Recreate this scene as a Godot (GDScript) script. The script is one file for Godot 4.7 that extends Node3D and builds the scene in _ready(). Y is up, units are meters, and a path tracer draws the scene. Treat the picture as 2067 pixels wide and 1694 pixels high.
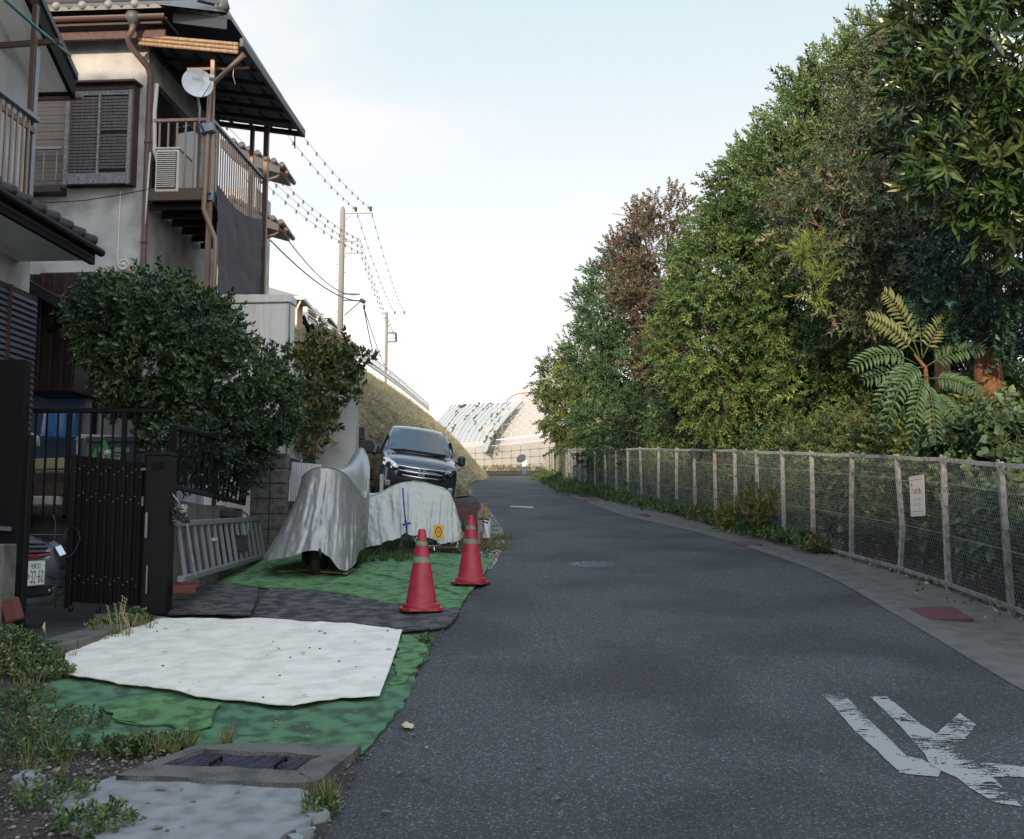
extends Node3D
# A lane that climbs between old houses and a wooded bank. y is up, metres, the camera stands at x = z = 0.

var rng := RandomNumberGenerator.new()
var M := {}
var names := {}
var noise := FastNoiseLite.new()

# ---------- the sky, the sun, the camera ----------
func setup():
	rng.seed = 71
	noise.seed = 5
	noise.frequency = 1.0
	noise.noise_type = FastNoiseLite.TYPE_SIMPLEX_SMOOTH
	var cam := Camera3D.new()
	cam.name = "camera"
	cam.fov = 42.113
	cam.position = Vector3(0, 1.6, 0)
	cam.rotation.x = deg_to_rad(6.4316)
	cam.near = 0.05
	cam.far = 900.0
	add_child(cam)
	cam.current = true
	var sun := DirectionalLight3D.new()
	sun.name = "sun"
	sun.light_color = Color(1.0, 0.89, 0.75)
	sun.light_energy = 0.6
	sun.light_angular_distance = 1.2
	sun.shadow_enabled = true
	sun.sky_mode = DirectionalLight3D.SKY_MODE_LIGHT_ONLY
	add_child(sun)
	sun.look_at_from_position(SUN_FROM * 50.0, Vector3.ZERO, Vector3.UP)
	var we := WorldEnvironment.new()
	we.name = "surroundings"
	var e := Environment.new()
	e.background_mode = Environment.BG_SKY
	var sky := Sky.new()
	var ps := PanoramaSkyMaterial.new()
	ps.panorama = sky_picture()
	sky.sky_material = ps
	e.sky = sky
	e.tonemap_mode = Environment.TONE_MAPPER_LINEAR
	e.tonemap_exposure = 2.4
	e.sdfgi_enabled = true
	e.ssao_enabled = true
	e.ssil_enabled = true
	we.environment = e
	add_child(we)

const SUN_FROM := Vector3(-0.25, 0.225, 0.945)

func sky_picture() -> ImageTexture:
	# evening haze: pale at the horizon, light blue overhead, thin high cloud; warmer towards the low sun
	var w := 768
	var h := 384
	var im := Image.create(w, h, false, Image.FORMAT_RGBF)
	var n := FastNoiseLite.new()
	n.seed = 12
	n.frequency = 2.1
	n.fractal_octaves = 5
	n.noise_type = FastNoiseLite.TYPE_SIMPLEX_SMOOTH
	var sd := SUN_FROM.normalized()
	for y in h:
		var el := (0.5 - (y + 0.5) / h) * PI
		for x in w:
			var az := (x + 0.5) / w * TAU
			var d := Vector3(sin(az) * cos(el), sin(el), -cos(az) * cos(el))
			var c := Color(0.80, 0.76, 0.77)
			if d.y > 0.0:
				var t := pow(clampf(d.y, 0.0, 1.0), 0.62)
				c = Color(0.80, 0.76, 0.77).lerp(Color(0.56, 0.56, 0.575), smoothstep(0.06, 0.34, t))
				c = c.lerp(Color(0.385, 0.409, 0.428), smoothstep(0.30, 0.50, t))
				c = c.lerp(Color(0.29, 0.352, 0.382), smoothstep(0.47, 0.65, t))
				c = c.lerp(Color(0.24, 0.37, 0.54), smoothstep(0.66, 1.0, t))
				var q := Vector3(d.x / (d.y + 0.25), 0.0, d.z / (d.y + 0.25))
				var cl := n.get_noise_3d(q.x * 0.55 + 3.0, 0.3, q.z * 1.0)
				cl = smoothstep(-0.08, 0.5, cl) * smoothstep(0.05, 0.3, d.y)
				c = c.lerp(Color(0.43, 0.415, 0.418), cl * 0.85)
			else:
				c = c.lerp(Color(0.30, 0.29, 0.27), smoothstep(0.0, 0.06, -d.y))
			var g := pow(maxf(d.dot(sd), 0.0), 2.5) if d.y > 0.0 else 0.0
			c = c.lerp(Color(c.r * 2.6, c.g * 2.45, c.b * 2.3), g)
			im.set_pixel(x, y, c)
	return ImageTexture.create_from_image(im)

# ---------- materials ----------
func lin(r: float, g: float, b: float) -> Color:
	return Color(r, g, b).linear_to_srgb()

func ntex(type: int, freq: float, cols: Array, stops: Array, size := 512, oct := 4, sd := 1, cell := 0) -> NoiseTexture2D:
	var n := FastNoiseLite.new()
	n.seed = sd
	n.noise_type = type
	n.frequency = freq
	n.fractal_octaves = oct
	n.cellular_return_type = cell
	n.cellular_jitter = 1.0
	var t := NoiseTexture2D.new()
	t.width = size
	t.height = size
	t.seamless = true
	t.seamless_blend_skirt = 0.2
	t.noise = n
	if cols.size():
		var g := Gradient.new()
		var pc := PackedColorArray()
		for c in cols:
			pc.append(c if c is Color else Color(c, c, c))
		g.colors = pc
		g.offsets = PackedFloat32Array(stops)
		t.color_ramp = g
	return t

func stretch_tex(w: int, h: int, fx: float, fy: float, lo: float, hi: float, sd: int, fine := 0.3) -> ImageTexture:
	# streaks: grain of wood, rain marks, brushed cloth; tiles in both directions
	var n := FastNoiseLite.new()
	n.seed = sd
	n.frequency = 1.0
	n.fractal_octaves = 4
	var im := Image.create(w, h, false, Image.FORMAT_L8)
	for y in h:
		for x in w:
			var a := TAU * x / w
			var b := TAU * y / h
			var v := n.get_noise_3d(cos(a) * fx + 7.0, sin(a) * fx, cos(b) * fy) + n.get_noise_3d(cos(b) * fy, sin(b) * fy + 3.0, sin(a) * fx)
			v = 0.5 + 0.6 * v + fine * (randf_at(x, y) - 0.5)
			im.set_pixel(x, y, Color.WHITE * lerpf(lo, hi, clampf(v, 0.0, 1.0)))
	return ImageTexture.create_from_image(im)

func randf_at(x: int, y: int) -> float:
	var h := (x * 374761393 + y * 668265263) & 0xFFFFFFFF
	h = ((h ^ (h >> 13)) * 1274126177) & 0xFFFFFFFF
	return float((h ^ (h >> 16)) & 0xFFFF) / 65535.0

func speckle_tex(size: int, per: float) -> ImageTexture:
	# road stone: dark binder with stones of many greys pressed into it
	var im := Image.create(size, size, false, Image.FORMAT_RGB8)
	im.fill(Color(0.50, 0.50, 0.51))
	var r := RandomNumberGenerator.new()
	r.seed = 991
	var n := int(size * size * per)
	for i in n:
		var x := r.randi() % size
		var y := r.randi() % size
		var s := 1 + int(pow(r.randf(), 2.0) * 7.0)
		var k := r.randf()
		var v := 0.36 + 0.62 * k * k
		if r.randf() < 0.02:
			v = 1.0
		var c := Color(v * r.randf_range(0.95, 1.04), v, v * r.randf_range(0.95, 1.06))
		for j in s:
			var ww := s - absi(j - s / 2)
			im.fill_rect(Rect2i(posmod(x - ww / 2, size), posmod(y + j, size), mini(ww, size - posmod(x - ww / 2, size)), 1), c)
	return ImageTexture.create_from_image(im)

func mt(key: String, col: Color, rough := 0.8, tex: Texture2D = null, metres := 1.0, metal := 0.0) -> StandardMaterial3D:
	var m := StandardMaterial3D.new()
	m.resource_name = key
	m.albedo_color = col
	m.roughness = rough
	m.metallic = metal
	m.cull_mode = BaseMaterial3D.CULL_DISABLED
	if tex:
		m.albedo_texture = tex
		m.uv1_triplanar = true
		m.uv1_world_triplanar = true
		m.uv1_scale = Vector3.ONE / metres
	M[key] = m
	return m

func bump(m: StandardMaterial3D, tex: Texture2D, cm: float):
	m.heightmap_enabled = true
	m.heightmap_texture = tex
	m.heightmap_scale = cm

func stain(m: StandardMaterial3D, tex: Texture2D, metres: float):
	m.detail_enabled = true
	m.detail_blend_mode = BaseMaterial3D.BLEND_MODE_MUL
	m.detail_albedo = tex
	m.detail_uv_layer = BaseMaterial3D.DETAIL_UV_2
	m.uv2_triplanar = true
	m.uv2_world_triplanar = true
	m.uv2_scale = Vector3.ONE / metres

func make_materials():
	var cloud := ntex(FastNoiseLite.TYPE_SIMPLEX_SMOOTH, 0.008, [0.80, 0.93, 1.0], [0.2, 0.5, 0.8], 512, 5, 3)
	var blotch := ntex(FastNoiseLite.TYPE_SIMPLEX_SMOOTH, 0.012, [0.72, 0.93, 1.0], [0.2, 0.45, 0.75], 512, 6, 8)
	var grit := ntex(FastNoiseLite.TYPE_SIMPLEX, 0.16, [0.55, 1.0], [0.15, 0.85], 512, 3, 4)
	var gritfine := ntex(FastNoiseLite.TYPE_SIMPLEX, 0.35, [0.72, 1.0], [0.1, 0.9], 512, 2, 14)
	var grain := stretch_tex(64, 512, 3.2, 1.2, 0.55, 1.0, 6)
	var rain := stretch_tex(256, 256, 7.0, 0.6, 0.90, 1.0, 9, 0.03)
	var stone := speckle_tex(1024, 0.075)
	M["t_cloud"] = cloud
	M["t_grit"] = grit
	var m := mt("asphalt", lin(0.245, 0.250, 0.260), 0.88, stone, 1.9)
	stain(m, ntex(FastNoiseLite.TYPE_SIMPLEX_SMOOTH, 0.006, [0.78, 0.94, 1.08], [0.25, 0.5, 0.8], 512, 6, 21), 7.0)
	bump(m, stone, 0.5)
	m = mt("concrete", lin(0.235, 0.225, 0.205), 0.9, grit, 0.9)
	stain(m, blotch, 1.7)
	bump(m, grit, 0.25)
	m = mt("gutter_concrete", lin(0.25, 0.235, 0.215), 0.92, grit, 0.6)
	stain(m, cloud, 1.3)
	m = mt("old_slab", lin(0.40, 0.415, 0.42), 0.9, gritfine, 0.8)
	stain(m, cloud, 0.7)
	m = mt("block", lin(0.27, 0.265, 0.245), 0.95, grit, 0.5)
	stain(m, blotch, 0.7)
	bump(m, grit, 0.4)
	m = mt("dark_block", lin(0.085, 0.085, 0.09), 0.95, grit, 0.6)
	stain(m, blotch, 0.9)
	m = mt("stucco", lin(0.74, 0.735, 0.72), 0.92, gritfine, 0.6)
	stain(m, cloud, 2.6)
	bump(m, grit, 0.12)
	m = mt("stucco_grey", lin(0.70, 0.725, 0.75), 0.92, gritfine, 0.6)
	stain(m, cloud, 3.1)
	m = mt("white_wall", lin(0.74, 0.735, 0.70), 0.85, gritfine, 0.8)
	stain(m, cloud, 3.0)
	mt("panel_white", lin(0.80, 0.785, 0.75), 0.5, rain, 2.5)
	m = mt("soil", lin(0.15, 0.13, 0.112), 0.97, grit, 0.35)
	stain(m, blotch, 1.1)
	bump(m, grit, 1.2)
	m = mt("yard", lin(0.10, 0.10, 0.102), 0.93, grit, 0.5)
	stain(m, blotch, 1.4)
	m = mt("dry_grass_soil", lin(0.40, 0.35, 0.225), 0.97, grit, 0.6)
	stain(m, cloud, 5.0)
	m = mt("leaf_litter", lin(0.115, 0.085, 0.06), 0.97, grit, 0.4)
	stain(m, blotch, 0.8)
	mt("dark_wood", lin(0.060, 0.038, 0.034), 0.6, grain, 0.5)
	mt("red_wood", lin(0.105, 0.045, 0.043), 0.6, grain, 0.6)
	mt("grey_wood", lin(0.30, 0.285, 0.30), 0.85, grain, 0.4)
	mt("weathered_slat", lin(0.27, 0.245, 0.26), 0.85, grain, 0.35)
	mt("shutter_beige", lin(0.27, 0.225, 0.195), 0.5, rain, 1.5)
	mt("tan_wood", lin(0.46, 0.29, 0.17), 0.6, grain, 0.5)
	mt("plank", lin(0.34, 0.27, 0.19), 0.8, grain, 0.4)
	mt("bronze", lin(0.105, 0.067, 0.052), 0.4, rain, 1.4, 0.35)
	mt("bronze_light", lin(0.24, 0.165, 0.125), 0.38, rain, 1.4, 0.35)
	mt("alu_blue", lin(0.20, 0.23, 0.28), 0.4, rain, 1.0, 0.5)
	mt("black_metal", lin(0.007, 0.007, 0.009), 0.6, gritfine, 0.4, 0.0).metallic_specular = 0.25
	mt("dark_gate", lin(0.011, 0.010, 0.012), 0.55, rain, 0.9, 0.0).metallic_specular = 0.3
	mt("pipe_brown", lin(0.135, 0.083, 0.075), 0.45, rain, 1.2)
	m = mt("galvanised", lin(0.50, 0.50, 0.49), 0.55, gritfine, 0.4, 0.35)
	stain(m, blotch, 0.8)
	m = mt("fence_paint", lin(0.62, 0.605, 0.57), 0.7, gritfine, 0.3)
	stain(m, blotch, 0.5)
	mt("wire", lin(0.42, 0.46, 0.46), 0.5, null, 1.0, 0.2)
	mt("alu", lin(0.22, 0.23, 0.25), 0.5, rain, 0.8, 0.3)
	mt("tile", lin(0.125, 0.128, 0.135), 0.5, gritfine, 0.5)
	mt("tile_light", lin(0.36, 0.345, 0.335), 0.5, gritfine, 0.5)
	mt("roof_dark", lin(0.028, 0.028, 0.034), 0.55, gritfine, 0.7)
	mt("roof_grey", lin(0.42, 0.40, 0.375), 0.8, grit, 1.5)
	mt("verge_blue", lin(0.045, 0.052, 0.068), 0.5, rain, 1.2)
	m = mt("poly_roof", lin(0.20, 0.21, 0.225), 0.6, grit, 0.35)
	m.backlight_enabled = true
	m.backlight = Color(0.4, 0.4, 0.42)
	m = mt("plaster_orange", lin(0.55, 0.33, 0.21), 0.9, gritfine, 1.0)
	m = mt("white_paint", lin(0.78, 0.78, 0.78), 0.45, rain, 1.5)
	m = mt("line_paint", lin(0.58, 0.58, 0.56), 0.8, grit, 0.35)
	m = mt("cone_red", lin(0.42, 0.026, 0.045), 0.45, cloud, 0.6)
	mt("cone_band", lin(0.24, 0.24, 0.19), 0.45, blotch, 0.15)
	mt("cone_green", lin(0.12, 0.40, 0.17), 0.45, blotch, 0.2)
	m = mt("carpet", lin(0.20, 0.44, 0.17), 0.95, grit, 0.12)
	stain(m, ntex(FastNoiseLite.TYPE_SIMPLEX_SMOOTH, 0.010, [0.62, 0.9, 1.0], [0.22, 0.45, 0.7], 512, 6, 31), 0.9)
	bump(m, gritfine, 0.2)
	m = mt("carpet_old", lin(0.145, 0.34, 0.175), 0.96, grit, 0.12)
	stain(m, ntex(FastNoiseLite.TYPE_SIMPLEX_SMOOTH, 0.009, [Color(0.72, 0.66, 0.68), Color(0.88, 0.88, 0.9), Color(1.1, 1.14, 1.0)], [0.28, 0.48, 0.75], 512, 7, 37), 0.9)
	m = mt("rubber_mat", lin(0.17, 0.155, 0.155), 0.85, grit, 0.3)
	stain(m, ntex(FastNoiseLite.TYPE_SIMPLEX_SMOOTH, 0.011, [0.45, 0.8, 1.25], [0.25, 0.5, 0.78], 512, 6, 44), 1.1)
	var crease := ntex(FastNoiseLite.TYPE_SIMPLEX_SMOOTH, 0.006, [], [], 512, 4, 47)
	crease.noise.fractal_type = FastNoiseLite.FRACTAL_RIDGED
	m = mt("white_sheet", lin(0.82, 0.765, 0.675), 0.75, ntex(FastNoiseLite.TYPE_SIMPLEX_SMOOTH, 0.01, [0.94, 0.985, 1.0], [0.3, 0.5, 0.7], 512, 5, 41), 1.4)
	bump(m, crease, 0.9)
	var crumple := ntex(FastNoiseLite.TYPE_SIMPLEX_SMOOTH, 0.016, [], [], 512, 4, 49)
	crumple.noise.fractal_type = FastNoiseLite.FRACTAL_RIDGED
	m = mt("silver_cover", lin(0.34, 0.345, 0.345), 0.40, null, 0.9, 0.40)
	bump(m, crumple, 1.1)
	m = mt("pale_cover", lin(0.47, 0.49, 0.46), 0.55, null, 1.1, 0.05)
	bump(m, crumple, 1.1)
	mt("strap_blue", lin(0.012, 0.045, 0.27), 0.6)
	mt("rubber", lin(0.012, 0.012, 0.012), 0.8)
	mt("dark_void", lin(0.008, 0.008, 0.010), 0.9)
	m = mt("car_paint", lin(0.028, 0.036, 0.055), 0.3, null, 1.0, 0.25)
	m.clearcoat_enabled = true
	m.clearcoat = 1.0
	m.clearcoat_roughness = 0.05
	m = mt("silver_paint", lin(0.26, 0.28, 0.33), 0.35, null, 1.0, 0.5)
	m.clearcoat_enabled = true
	m.clearcoat = 1.0
	m.clearcoat_roughness = 0.06
	m = mt("chrome", lin(0.62, 0.62, 0.63), 0.12, null, 1.0, 1.0)
	m = mt("windscreen", lin(0.030, 0.045, 0.055), 0.05)
	m.metallic_specular = 0.9
	m = mt("glass", Color(0.55, 0.62, 0.66, 0.12), 0.04)
	m.transparency = BaseMaterial3D.TRANSPARENCY_ALPHA
	m = mt("frosted", lin(0.72, 0.76, 0.76), 0.35, rain, 3.0)
	m.backlight_enabled = true
	m.backlight = Color(0.75, 0.78, 0.78)
	mt("lamp_red", lin(0.40, 0.015, 0.02), 0.2)
	mt("lamp_glass", lin(0.55, 0.57, 0.60), 0.1, null, 1.0, 0.6)
	mt("plate_white", lin(0.72, 0.74, 0.72), 0.5)
	mt("ink_green", lin(0.015, 0.04, 0.035), 0.6)
	mt("print_red", lin(0.50, 0.045, 0.075), 0.6)
	mt("print_grey", lin(0.22, 0.24, 0.27), 0.6)
	mt("print_black", lin(0.015, 0.015, 0.015), 0.6)
	mt("sign_white", lin(0.70, 0.66, 0.63), 0.5, rain, 0.8)
	mt("sign_yellow", lin(0.70, 0.36, 0.03), 0.5)
	mt("maroon", lin(0.075, 0.018, 0.024), 0.5, gritfine, 0.3)
	mt("red_plate", lin(0.20, 0.062, 0.085), 0.85, grit, 0.3)
	m = mt("iron_cover", lin(0.085, 0.085, 0.125), 0.6, gritfine, 0.25, 0.3)
	m = mt("manhole_iron", lin(0.12, 0.15, 0.19), 0.5, grit, 0.3, 0.4)
	mt("bamboo", lin(0.50, 0.27, 0.075), 0.55, grain, 0.5)
	mt("bag_white", lin(0.62, 0.62, 0.62), 0.4)
	mt("cloth_shirt", lin(0.70, 0.66, 0.56), 0.9)
	mt("denim", lin(0.075, 0.14, 0.26), 0.9)
	mt("skin", lin(0.50, 0.30, 0.22), 0.6)
	mt("hair", lin(0.02, 0.017, 0.015), 0.6)
	mt("shoe", lin(0.16, 0.04, 0.03), 0.6)
	mt("umbrella_navy", lin(0.050, 0.065, 0.10), 0.7)
	m = mt("shade_net", lin(0.115, 0.10, 0.125), 0.85, stretch_tex(256, 128, 40.0, 6.0, 0.65, 1.0, 77), 0.6)
	m.backlight_enabled = true
	m.backlight = Color(0.10, 0.09, 0.10)
	mt("blue_sheet", lin(0.15, 0.28, 0.48), 0.45, rain, 0.9)
	mt("blue_tank", lin(0.07, 0.28, 0.68), 0.4, cloud, 0.8)
	mt("zinc", lin(0.46, 0.47, 0.48), 0.5, rain, 0.7, 0.3)
	mt("slat_blue", lin(0.085, 0.095, 0.135), 0.6, rain, 0.7)
	mt("teal_pole", lin(0.035, 0.16, 0.18), 0.4)
	mt("box_cream", lin(0.50, 0.46, 0.27), 0.6)
	mt("box_teal", lin(0.035, 0.09, 0.105), 0.6)
	mt("box_brown", lin(0.10, 0.07, 0.06), 0.8)
	mt("plastic_green", lin(0.05, 0.34, 0.09), 0.4)
	mt("cable", lin(0.012, 0.012, 0.014), 0.6)
	mt("cable_far", lin(0.06, 0.065, 0.075), 0.6)
	m = mt("pole_concrete", lin(0.40, 0.385, 0.36), 0.9, grit, 1.2)
	mt("brick_red", lin(0.20, 0.065, 0.05), 0.9, grit, 0.3)
	m = mt("retaining", lin(0.52, 0.505, 0.475), 0.9, gritfine, 2.5)
	m = mt("retaining_pale", lin(0.60, 0.59, 0.57), 0.9, gritfine, 2.5)
	mt("anchor", lin(0.16, 0.13, 0.12), 0.8)
	mt("rib_grey", lin(0.20, 0.21, 0.22), 0.5, null, 1.0, 0.3)
	mt("rust_arc", lin(0.50, 0.19, 0.09), 0.6)
	mt("ac_white", lin(0.62, 0.60, 0.55), 0.5, rain, 0.8)
	mt("dish_white", lin(0.66, 0.66, 0.67), 0.4, cloud, 1.0)
	m = mt("bark", lin(0.13, 0.10, 0.08), 0.95, grain, 0.35)
	bump(m, grain, 1.5)
	m = mt("bark_pale", lin(0.30, 0.22, 0.16), 0.95, grain, 0.35)
	bump(m, grain, 1.5)
	m = mt("bark_orange", lin(0.33, 0.165, 0.085), 0.95, grain, 0.35)
	bump(m, grain, 1.5)
	mt("twig", lin(0.16, 0.115, 0.085), 0.9)
	mt("stem_green", lin(0.10, 0.14, 0.045), 0.8)
	mt("straw", lin(0.42, 0.35, 0.20), 0.95)
	for p in [["leaf", 0.5, 0.18], ["leaf_glossy", 0.28, 0.10], ["leaf_soft", 0.62, 0.26]]:
		m = mt(p[0], Color.WHITE, p[1])
		m.vertex_color_use_as_albedo = true
		m.backlight_enabled = true
		m.backlight = Color(p[2], p[2] * 1.1, p[2] * 0.6)
		m.metallic_specular = 0.45

# ---------- making objects ----------
func numbered(nm: String) -> String:
	if not names.has(nm):
		names[nm] = 0
		return nm
	names[nm] += 1
	return "%s_%03d" % [nm, names[nm]]

func tag(o: Node3D, label: String, cat: String, group := "", kind := ""):
	if label != "":
		o.set_meta("label", label)
	if cat != "":
		o.set_meta("category", cat)
	if group != "":
		o.set_meta("group", group)
	if kind != "":
		o.set_meta("kind", kind)

func thing(nm: String, label: String, cat: String, at := Vector3.ZERO, turn := 0.0, group := "") -> Node3D:
	var o := Node3D.new()
	o.name = numbered(nm)
	add_child(o)
	o.position = at
	o.rotation.y = turn
	tag(o, label, cat, group)
	return o

func mesh_of(st) -> Mesh:
	if st is SurfaceTool:
		st.generate_normals()
		return st.commit()
	return st

# a part given in its parent's own axes
func part(nm: String, st, mat: String, parent: Node3D, xf := Transform3D.IDENTITY) -> MeshInstance3D:
	var o := MeshInstance3D.new()
	o.name = nm
	o.mesh = mesh_of(st)
	o.material_override = M[mat]
	parent.add_child(o, true)
	o.transform = xf
	return o

# a part given in world axes
func partw(nm: String, st, mat: String, parent: Node3D, xf := Transform3D.IDENTITY) -> MeshInstance3D:
	return part(nm, st, mat, parent, parent.global_transform.affine_inverse() * xf)

func solo(nm: String, st, mat: String, label: String, cat: String, group := "", xf := Transform3D.IDENTITY) -> MeshInstance3D:
	var o := MeshInstance3D.new()
	o.name = numbered(nm)
	o.mesh = mesh_of(st)
	o.material_override = M[mat]
	add_child(o)
	o.transform = xf
	tag(o, label, cat, group)
	return o

func struct(nm: String, st, mat: String) -> MeshInstance3D:
	var o := solo(nm, st, mat, "", "")
	o.set_meta("kind", "structure")
	return o

# ---------- shapes ----------
func new_st(smooth := false) -> SurfaceTool:
	var st := SurfaceTool.new()
	st.begin(Mesh.PRIMITIVE_TRIANGLES)
	st.set_smooth_group(0 if smooth else -1)
	return st

func tri(st: SurfaceTool, a: Vector3, b: Vector3, c: Vector3):
	st.add_vertex(a)
	st.add_vertex(b)
	st.add_vertex(c)

# corners in clockwise order seen from the front
func quad(st: SurfaceTool, a: Vector3, b: Vector3, c: Vector3, d: Vector3):
	tri(st, a, b, c)
	tri(st, a, c, d)

func add_box(st: SurfaceTool, c: Vector3, s: Vector3, b := Basis.IDENTITY, bev := 0.0):
	# a box with chamfered edges where bev > 0
	var h := s * 0.5
	var e := minf(bev, minf(h.x, minf(h.y, h.z)) * 0.9)
	if e <= 0.0:
		for ax in 3:
			for sg in [-1.0, 1.0]:
				var u := (ax + 1) % 3
				var v := (ax + 2) % 3
				var p: Array[Vector3] = []
				for k in [[-1, -1], [1, -1], [1, 1], [-1, 1]]:
					var q := Vector3.ZERO
					q[ax] = sg * h[ax]
					q[u] = k[0] * h[u]
					q[v] = k[1] * h[v]
					p.append(c + b * q)
				if sg > 0:
					quad(st, p[3], p[2], p[1], p[0])
				else:
					quad(st, p[0], p[1], p[2], p[3])
		return
	var cv := func(sx: float, sy: float, sz: float, ax: int) -> Vector3:
		var q := Vector3(sx * (h.x - e), sy * (h.y - e), sz * (h.z - e))
		q[ax] = [sx, sy, sz][ax] * h[ax]
		return c + b * q
	var hull: Array = []
	for ax in 3:
		for sg in [-1.0, 1.0]:
			var f: Array[Vector3] = []
			for k in [[-1.0, -1.0], [1.0, -1.0], [1.0, 1.0], [-1.0, 1.0]]:
				var w := [0.0, 0.0, 0.0]
				w[ax] = sg
				w[(ax + 1) % 3] = k[0]
				w[(ax + 2) % 3] = k[1]
				f.append(cv.call(w[0], w[1], w[2], ax))
			hull.append(f)
	for ax in 3:
		var u := (ax + 1) % 3
		for s1 in [-1.0, 1.0]:
			for s2 in [-1.0, 1.0]:
				var f: Array[Vector3] = []
				for k in [[ax, -1.0], [ax, 1.0], [u, 1.0], [u, -1.0]]:
					var w := [0.0, 0.0, 0.0]
					w[ax] = s1
					w[u] = s2
					w[(ax + 2) % 3] = k[1]
					f.append(cv.call(w[0], w[1], w[2], k[0]))
				hull.append(f)
	for s1 in [-1.0, 1.0]:
		for s2 in [-1.0, 1.0]:
			for s3 in [-1.0, 1.0]:
				hull.append([cv.call(s1, s2, s3, 0), cv.call(s1, s2, s3, 1), cv.call(s1, s2, s3, 2)])
	for f in hull:
		var mid := Vector3.ZERO
		for p in f:
			mid += p
		mid /= f.size()
		var nn: Vector3 = (f[1] - f[0]).cross(f[2] - f[0])
		if nn.dot(mid - c) > 0.0:
			f.reverse()
		tri(st, f[0], f[1], f[2])
		if f.size() == 4:
			tri(st, f[0], f[2], f[3])

func box(c: Vector3, s: Vector3, b := Basis.IDENTITY, bev := 0.0) -> SurfaceTool:
	var st := new_st()
	add_box(st, c, s, b, bev)
	return st

# a straight bar of rectangular section between two points
func add_bar(st: SurfaceTool, p: Vector3, q: Vector3, w: float, h: float, up := Vector3.UP, bev := 0.0):
	var f := (q - p)
	var l := f.length()
	f /= l
	var r := f.cross(up)
	if r.length() < 0.01:
		r = f.cross(Vector3.BACK)
	r = r.normalized()
	add_box(st, (p + q) * 0.5, Vector3(w, h, l), Basis(r, r.cross(f).normalized(), -f), bev)

func bar(p: Vector3, q: Vector3, w: float, h: float, up := Vector3.UP, bev := 0.0) -> SurfaceTool:
	var st := new_st()
	add_bar(st, p, q, w, h, up, bev)
	return st

# a round tube along points; radius may be one number or one for each point
func add_tube(st: SurfaceTool, pts: Array, rad, sides := 8, caps := true):
	var n := pts.size()
	var prev := Vector3.ZERO
	var rings: Array = []
	for i in n:
		var a: Vector3 = pts[maxi(i - 1, 0)]
		var c: Vector3 = pts[mini(i + 1, n - 1)]
		var f := (c - a).normalized()
		var u: Vector3
		if i == 0:
			u = f.cross(Vector3.UP if absf(f.y) < 0.9 else Vector3.RIGHT).normalized()
		else:
			u = (prev - f * prev.dot(f)).normalized()
		prev = u
		var v := f.cross(u)
		var rr: float = rad[i] if rad is Array else rad
		var ring: Array[Vector3] = []
		for k in sides:
			var t := TAU * k / sides
			ring.append(pts[i] + (u * cos(t) + v * sin(t)) * rr)
		rings.append(ring)
	for i in n - 1:
		for k in sides:
			var j := (k + 1) % sides
			quad(st, rings[i][k], rings[i + 1][k], rings[i + 1][j], rings[i][j])
	if caps:
		for k in range(1, sides - 1):
			tri(st, rings[0][0], rings[0][k], rings[0][k + 1])
			tri(st, rings[n - 1][0], rings[n - 1][k + 1], rings[n - 1][k])

func tube(pts: Array, rad, sides := 8, smooth := true) -> SurfaceTool:
	var st := new_st(smooth)
	add_tube(st, pts, rad, sides)
	return st

# profile of (radius, height) turned about y
func add_lathe(st: SurfaceTool, prof: Array, sides := 20, xf := Transform3D.IDENTITY):
	for i in prof.size() - 1:
		var p: Vector2 = prof[i]
		var q: Vector2 = prof[i + 1]
		for k in sides:
			var a := TAU * k / sides
			var b := TAU * (k + 1) / sides
			var v := [Vector3(p.x * cos(a), p.y, p.x * sin(a)), Vector3(q.x * cos(a), q.y, q.x * sin(a)), Vector3(q.x * cos(b), q.y, q.x * sin(b)), Vector3(p.x * cos(b), p.y, p.x * sin(b))]
			if p.x < 1e-5:
				tri(st, xf * v[0], xf * v[2], xf * v[1])
			elif q.x < 1e-5:
				tri(st, xf * v[0], xf * v[3], xf * v[1])
			else:
				quad(st, xf * v[0], xf * v[3], xf * v[2], xf * v[1])

# outline (x, y) pushed out along z by depth, both faces and the rim
func add_prism(st: SurfaceTool, poly: PackedVector2Array, depth: float, xf := Transform3D.IDENTITY):
	var p := poly
	if not Geometry2D.is_polygon_clockwise(p):
		p.reverse()
	var t := Geometry2D.triangulate_polygon(p)
	var f := func(v: Vector2, z: float) -> Vector3: return xf * Vector3(v.x, v.y, z)
	for i in range(0, t.size(), 3):
		var a := p[t[i]]
		var b := p[t[i + 1]]
		var c := p[t[i + 2]]
		if (b - a).cross(c - a) > 0.0:
			var sw := b
			b = c
			c = sw
		tri(st, f.call(a, depth), f.call(b, depth), f.call(c, depth))
		tri(st, f.call(a, 0.0), f.call(c, 0.0), f.call(b, 0.0))
	for i in p.size():
		var a := p[i]
		var b := p[(i + 1) % p.size()]
		quad(st, f.call(a, depth), f.call(a, 0.0), f.call(b, 0.0), f.call(b, depth))

func prism(poly: PackedVector2Array, depth: float, xf := Transform3D.IDENTITY) -> SurfaceTool:
	var st := new_st()
	add_prism(st, poly, depth, xf)
	return st

func grid(st: SurfaceTool, nu: int, nv: int, f: Callable):
	# f(i, j) -> Vector3; the front looks along (dv x du)
	var rows: Array = []
	for j in nv + 1:
		var r: Array[Vector3] = []
		for i in nu + 1:
			r.append(f.call(i, j))
		rows.append(r)
	for j in nv:
		for i in nu:
			quad(st, rows[j][i], rows[j + 1][i], rows[j + 1][i + 1], rows[j][i + 1])

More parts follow.
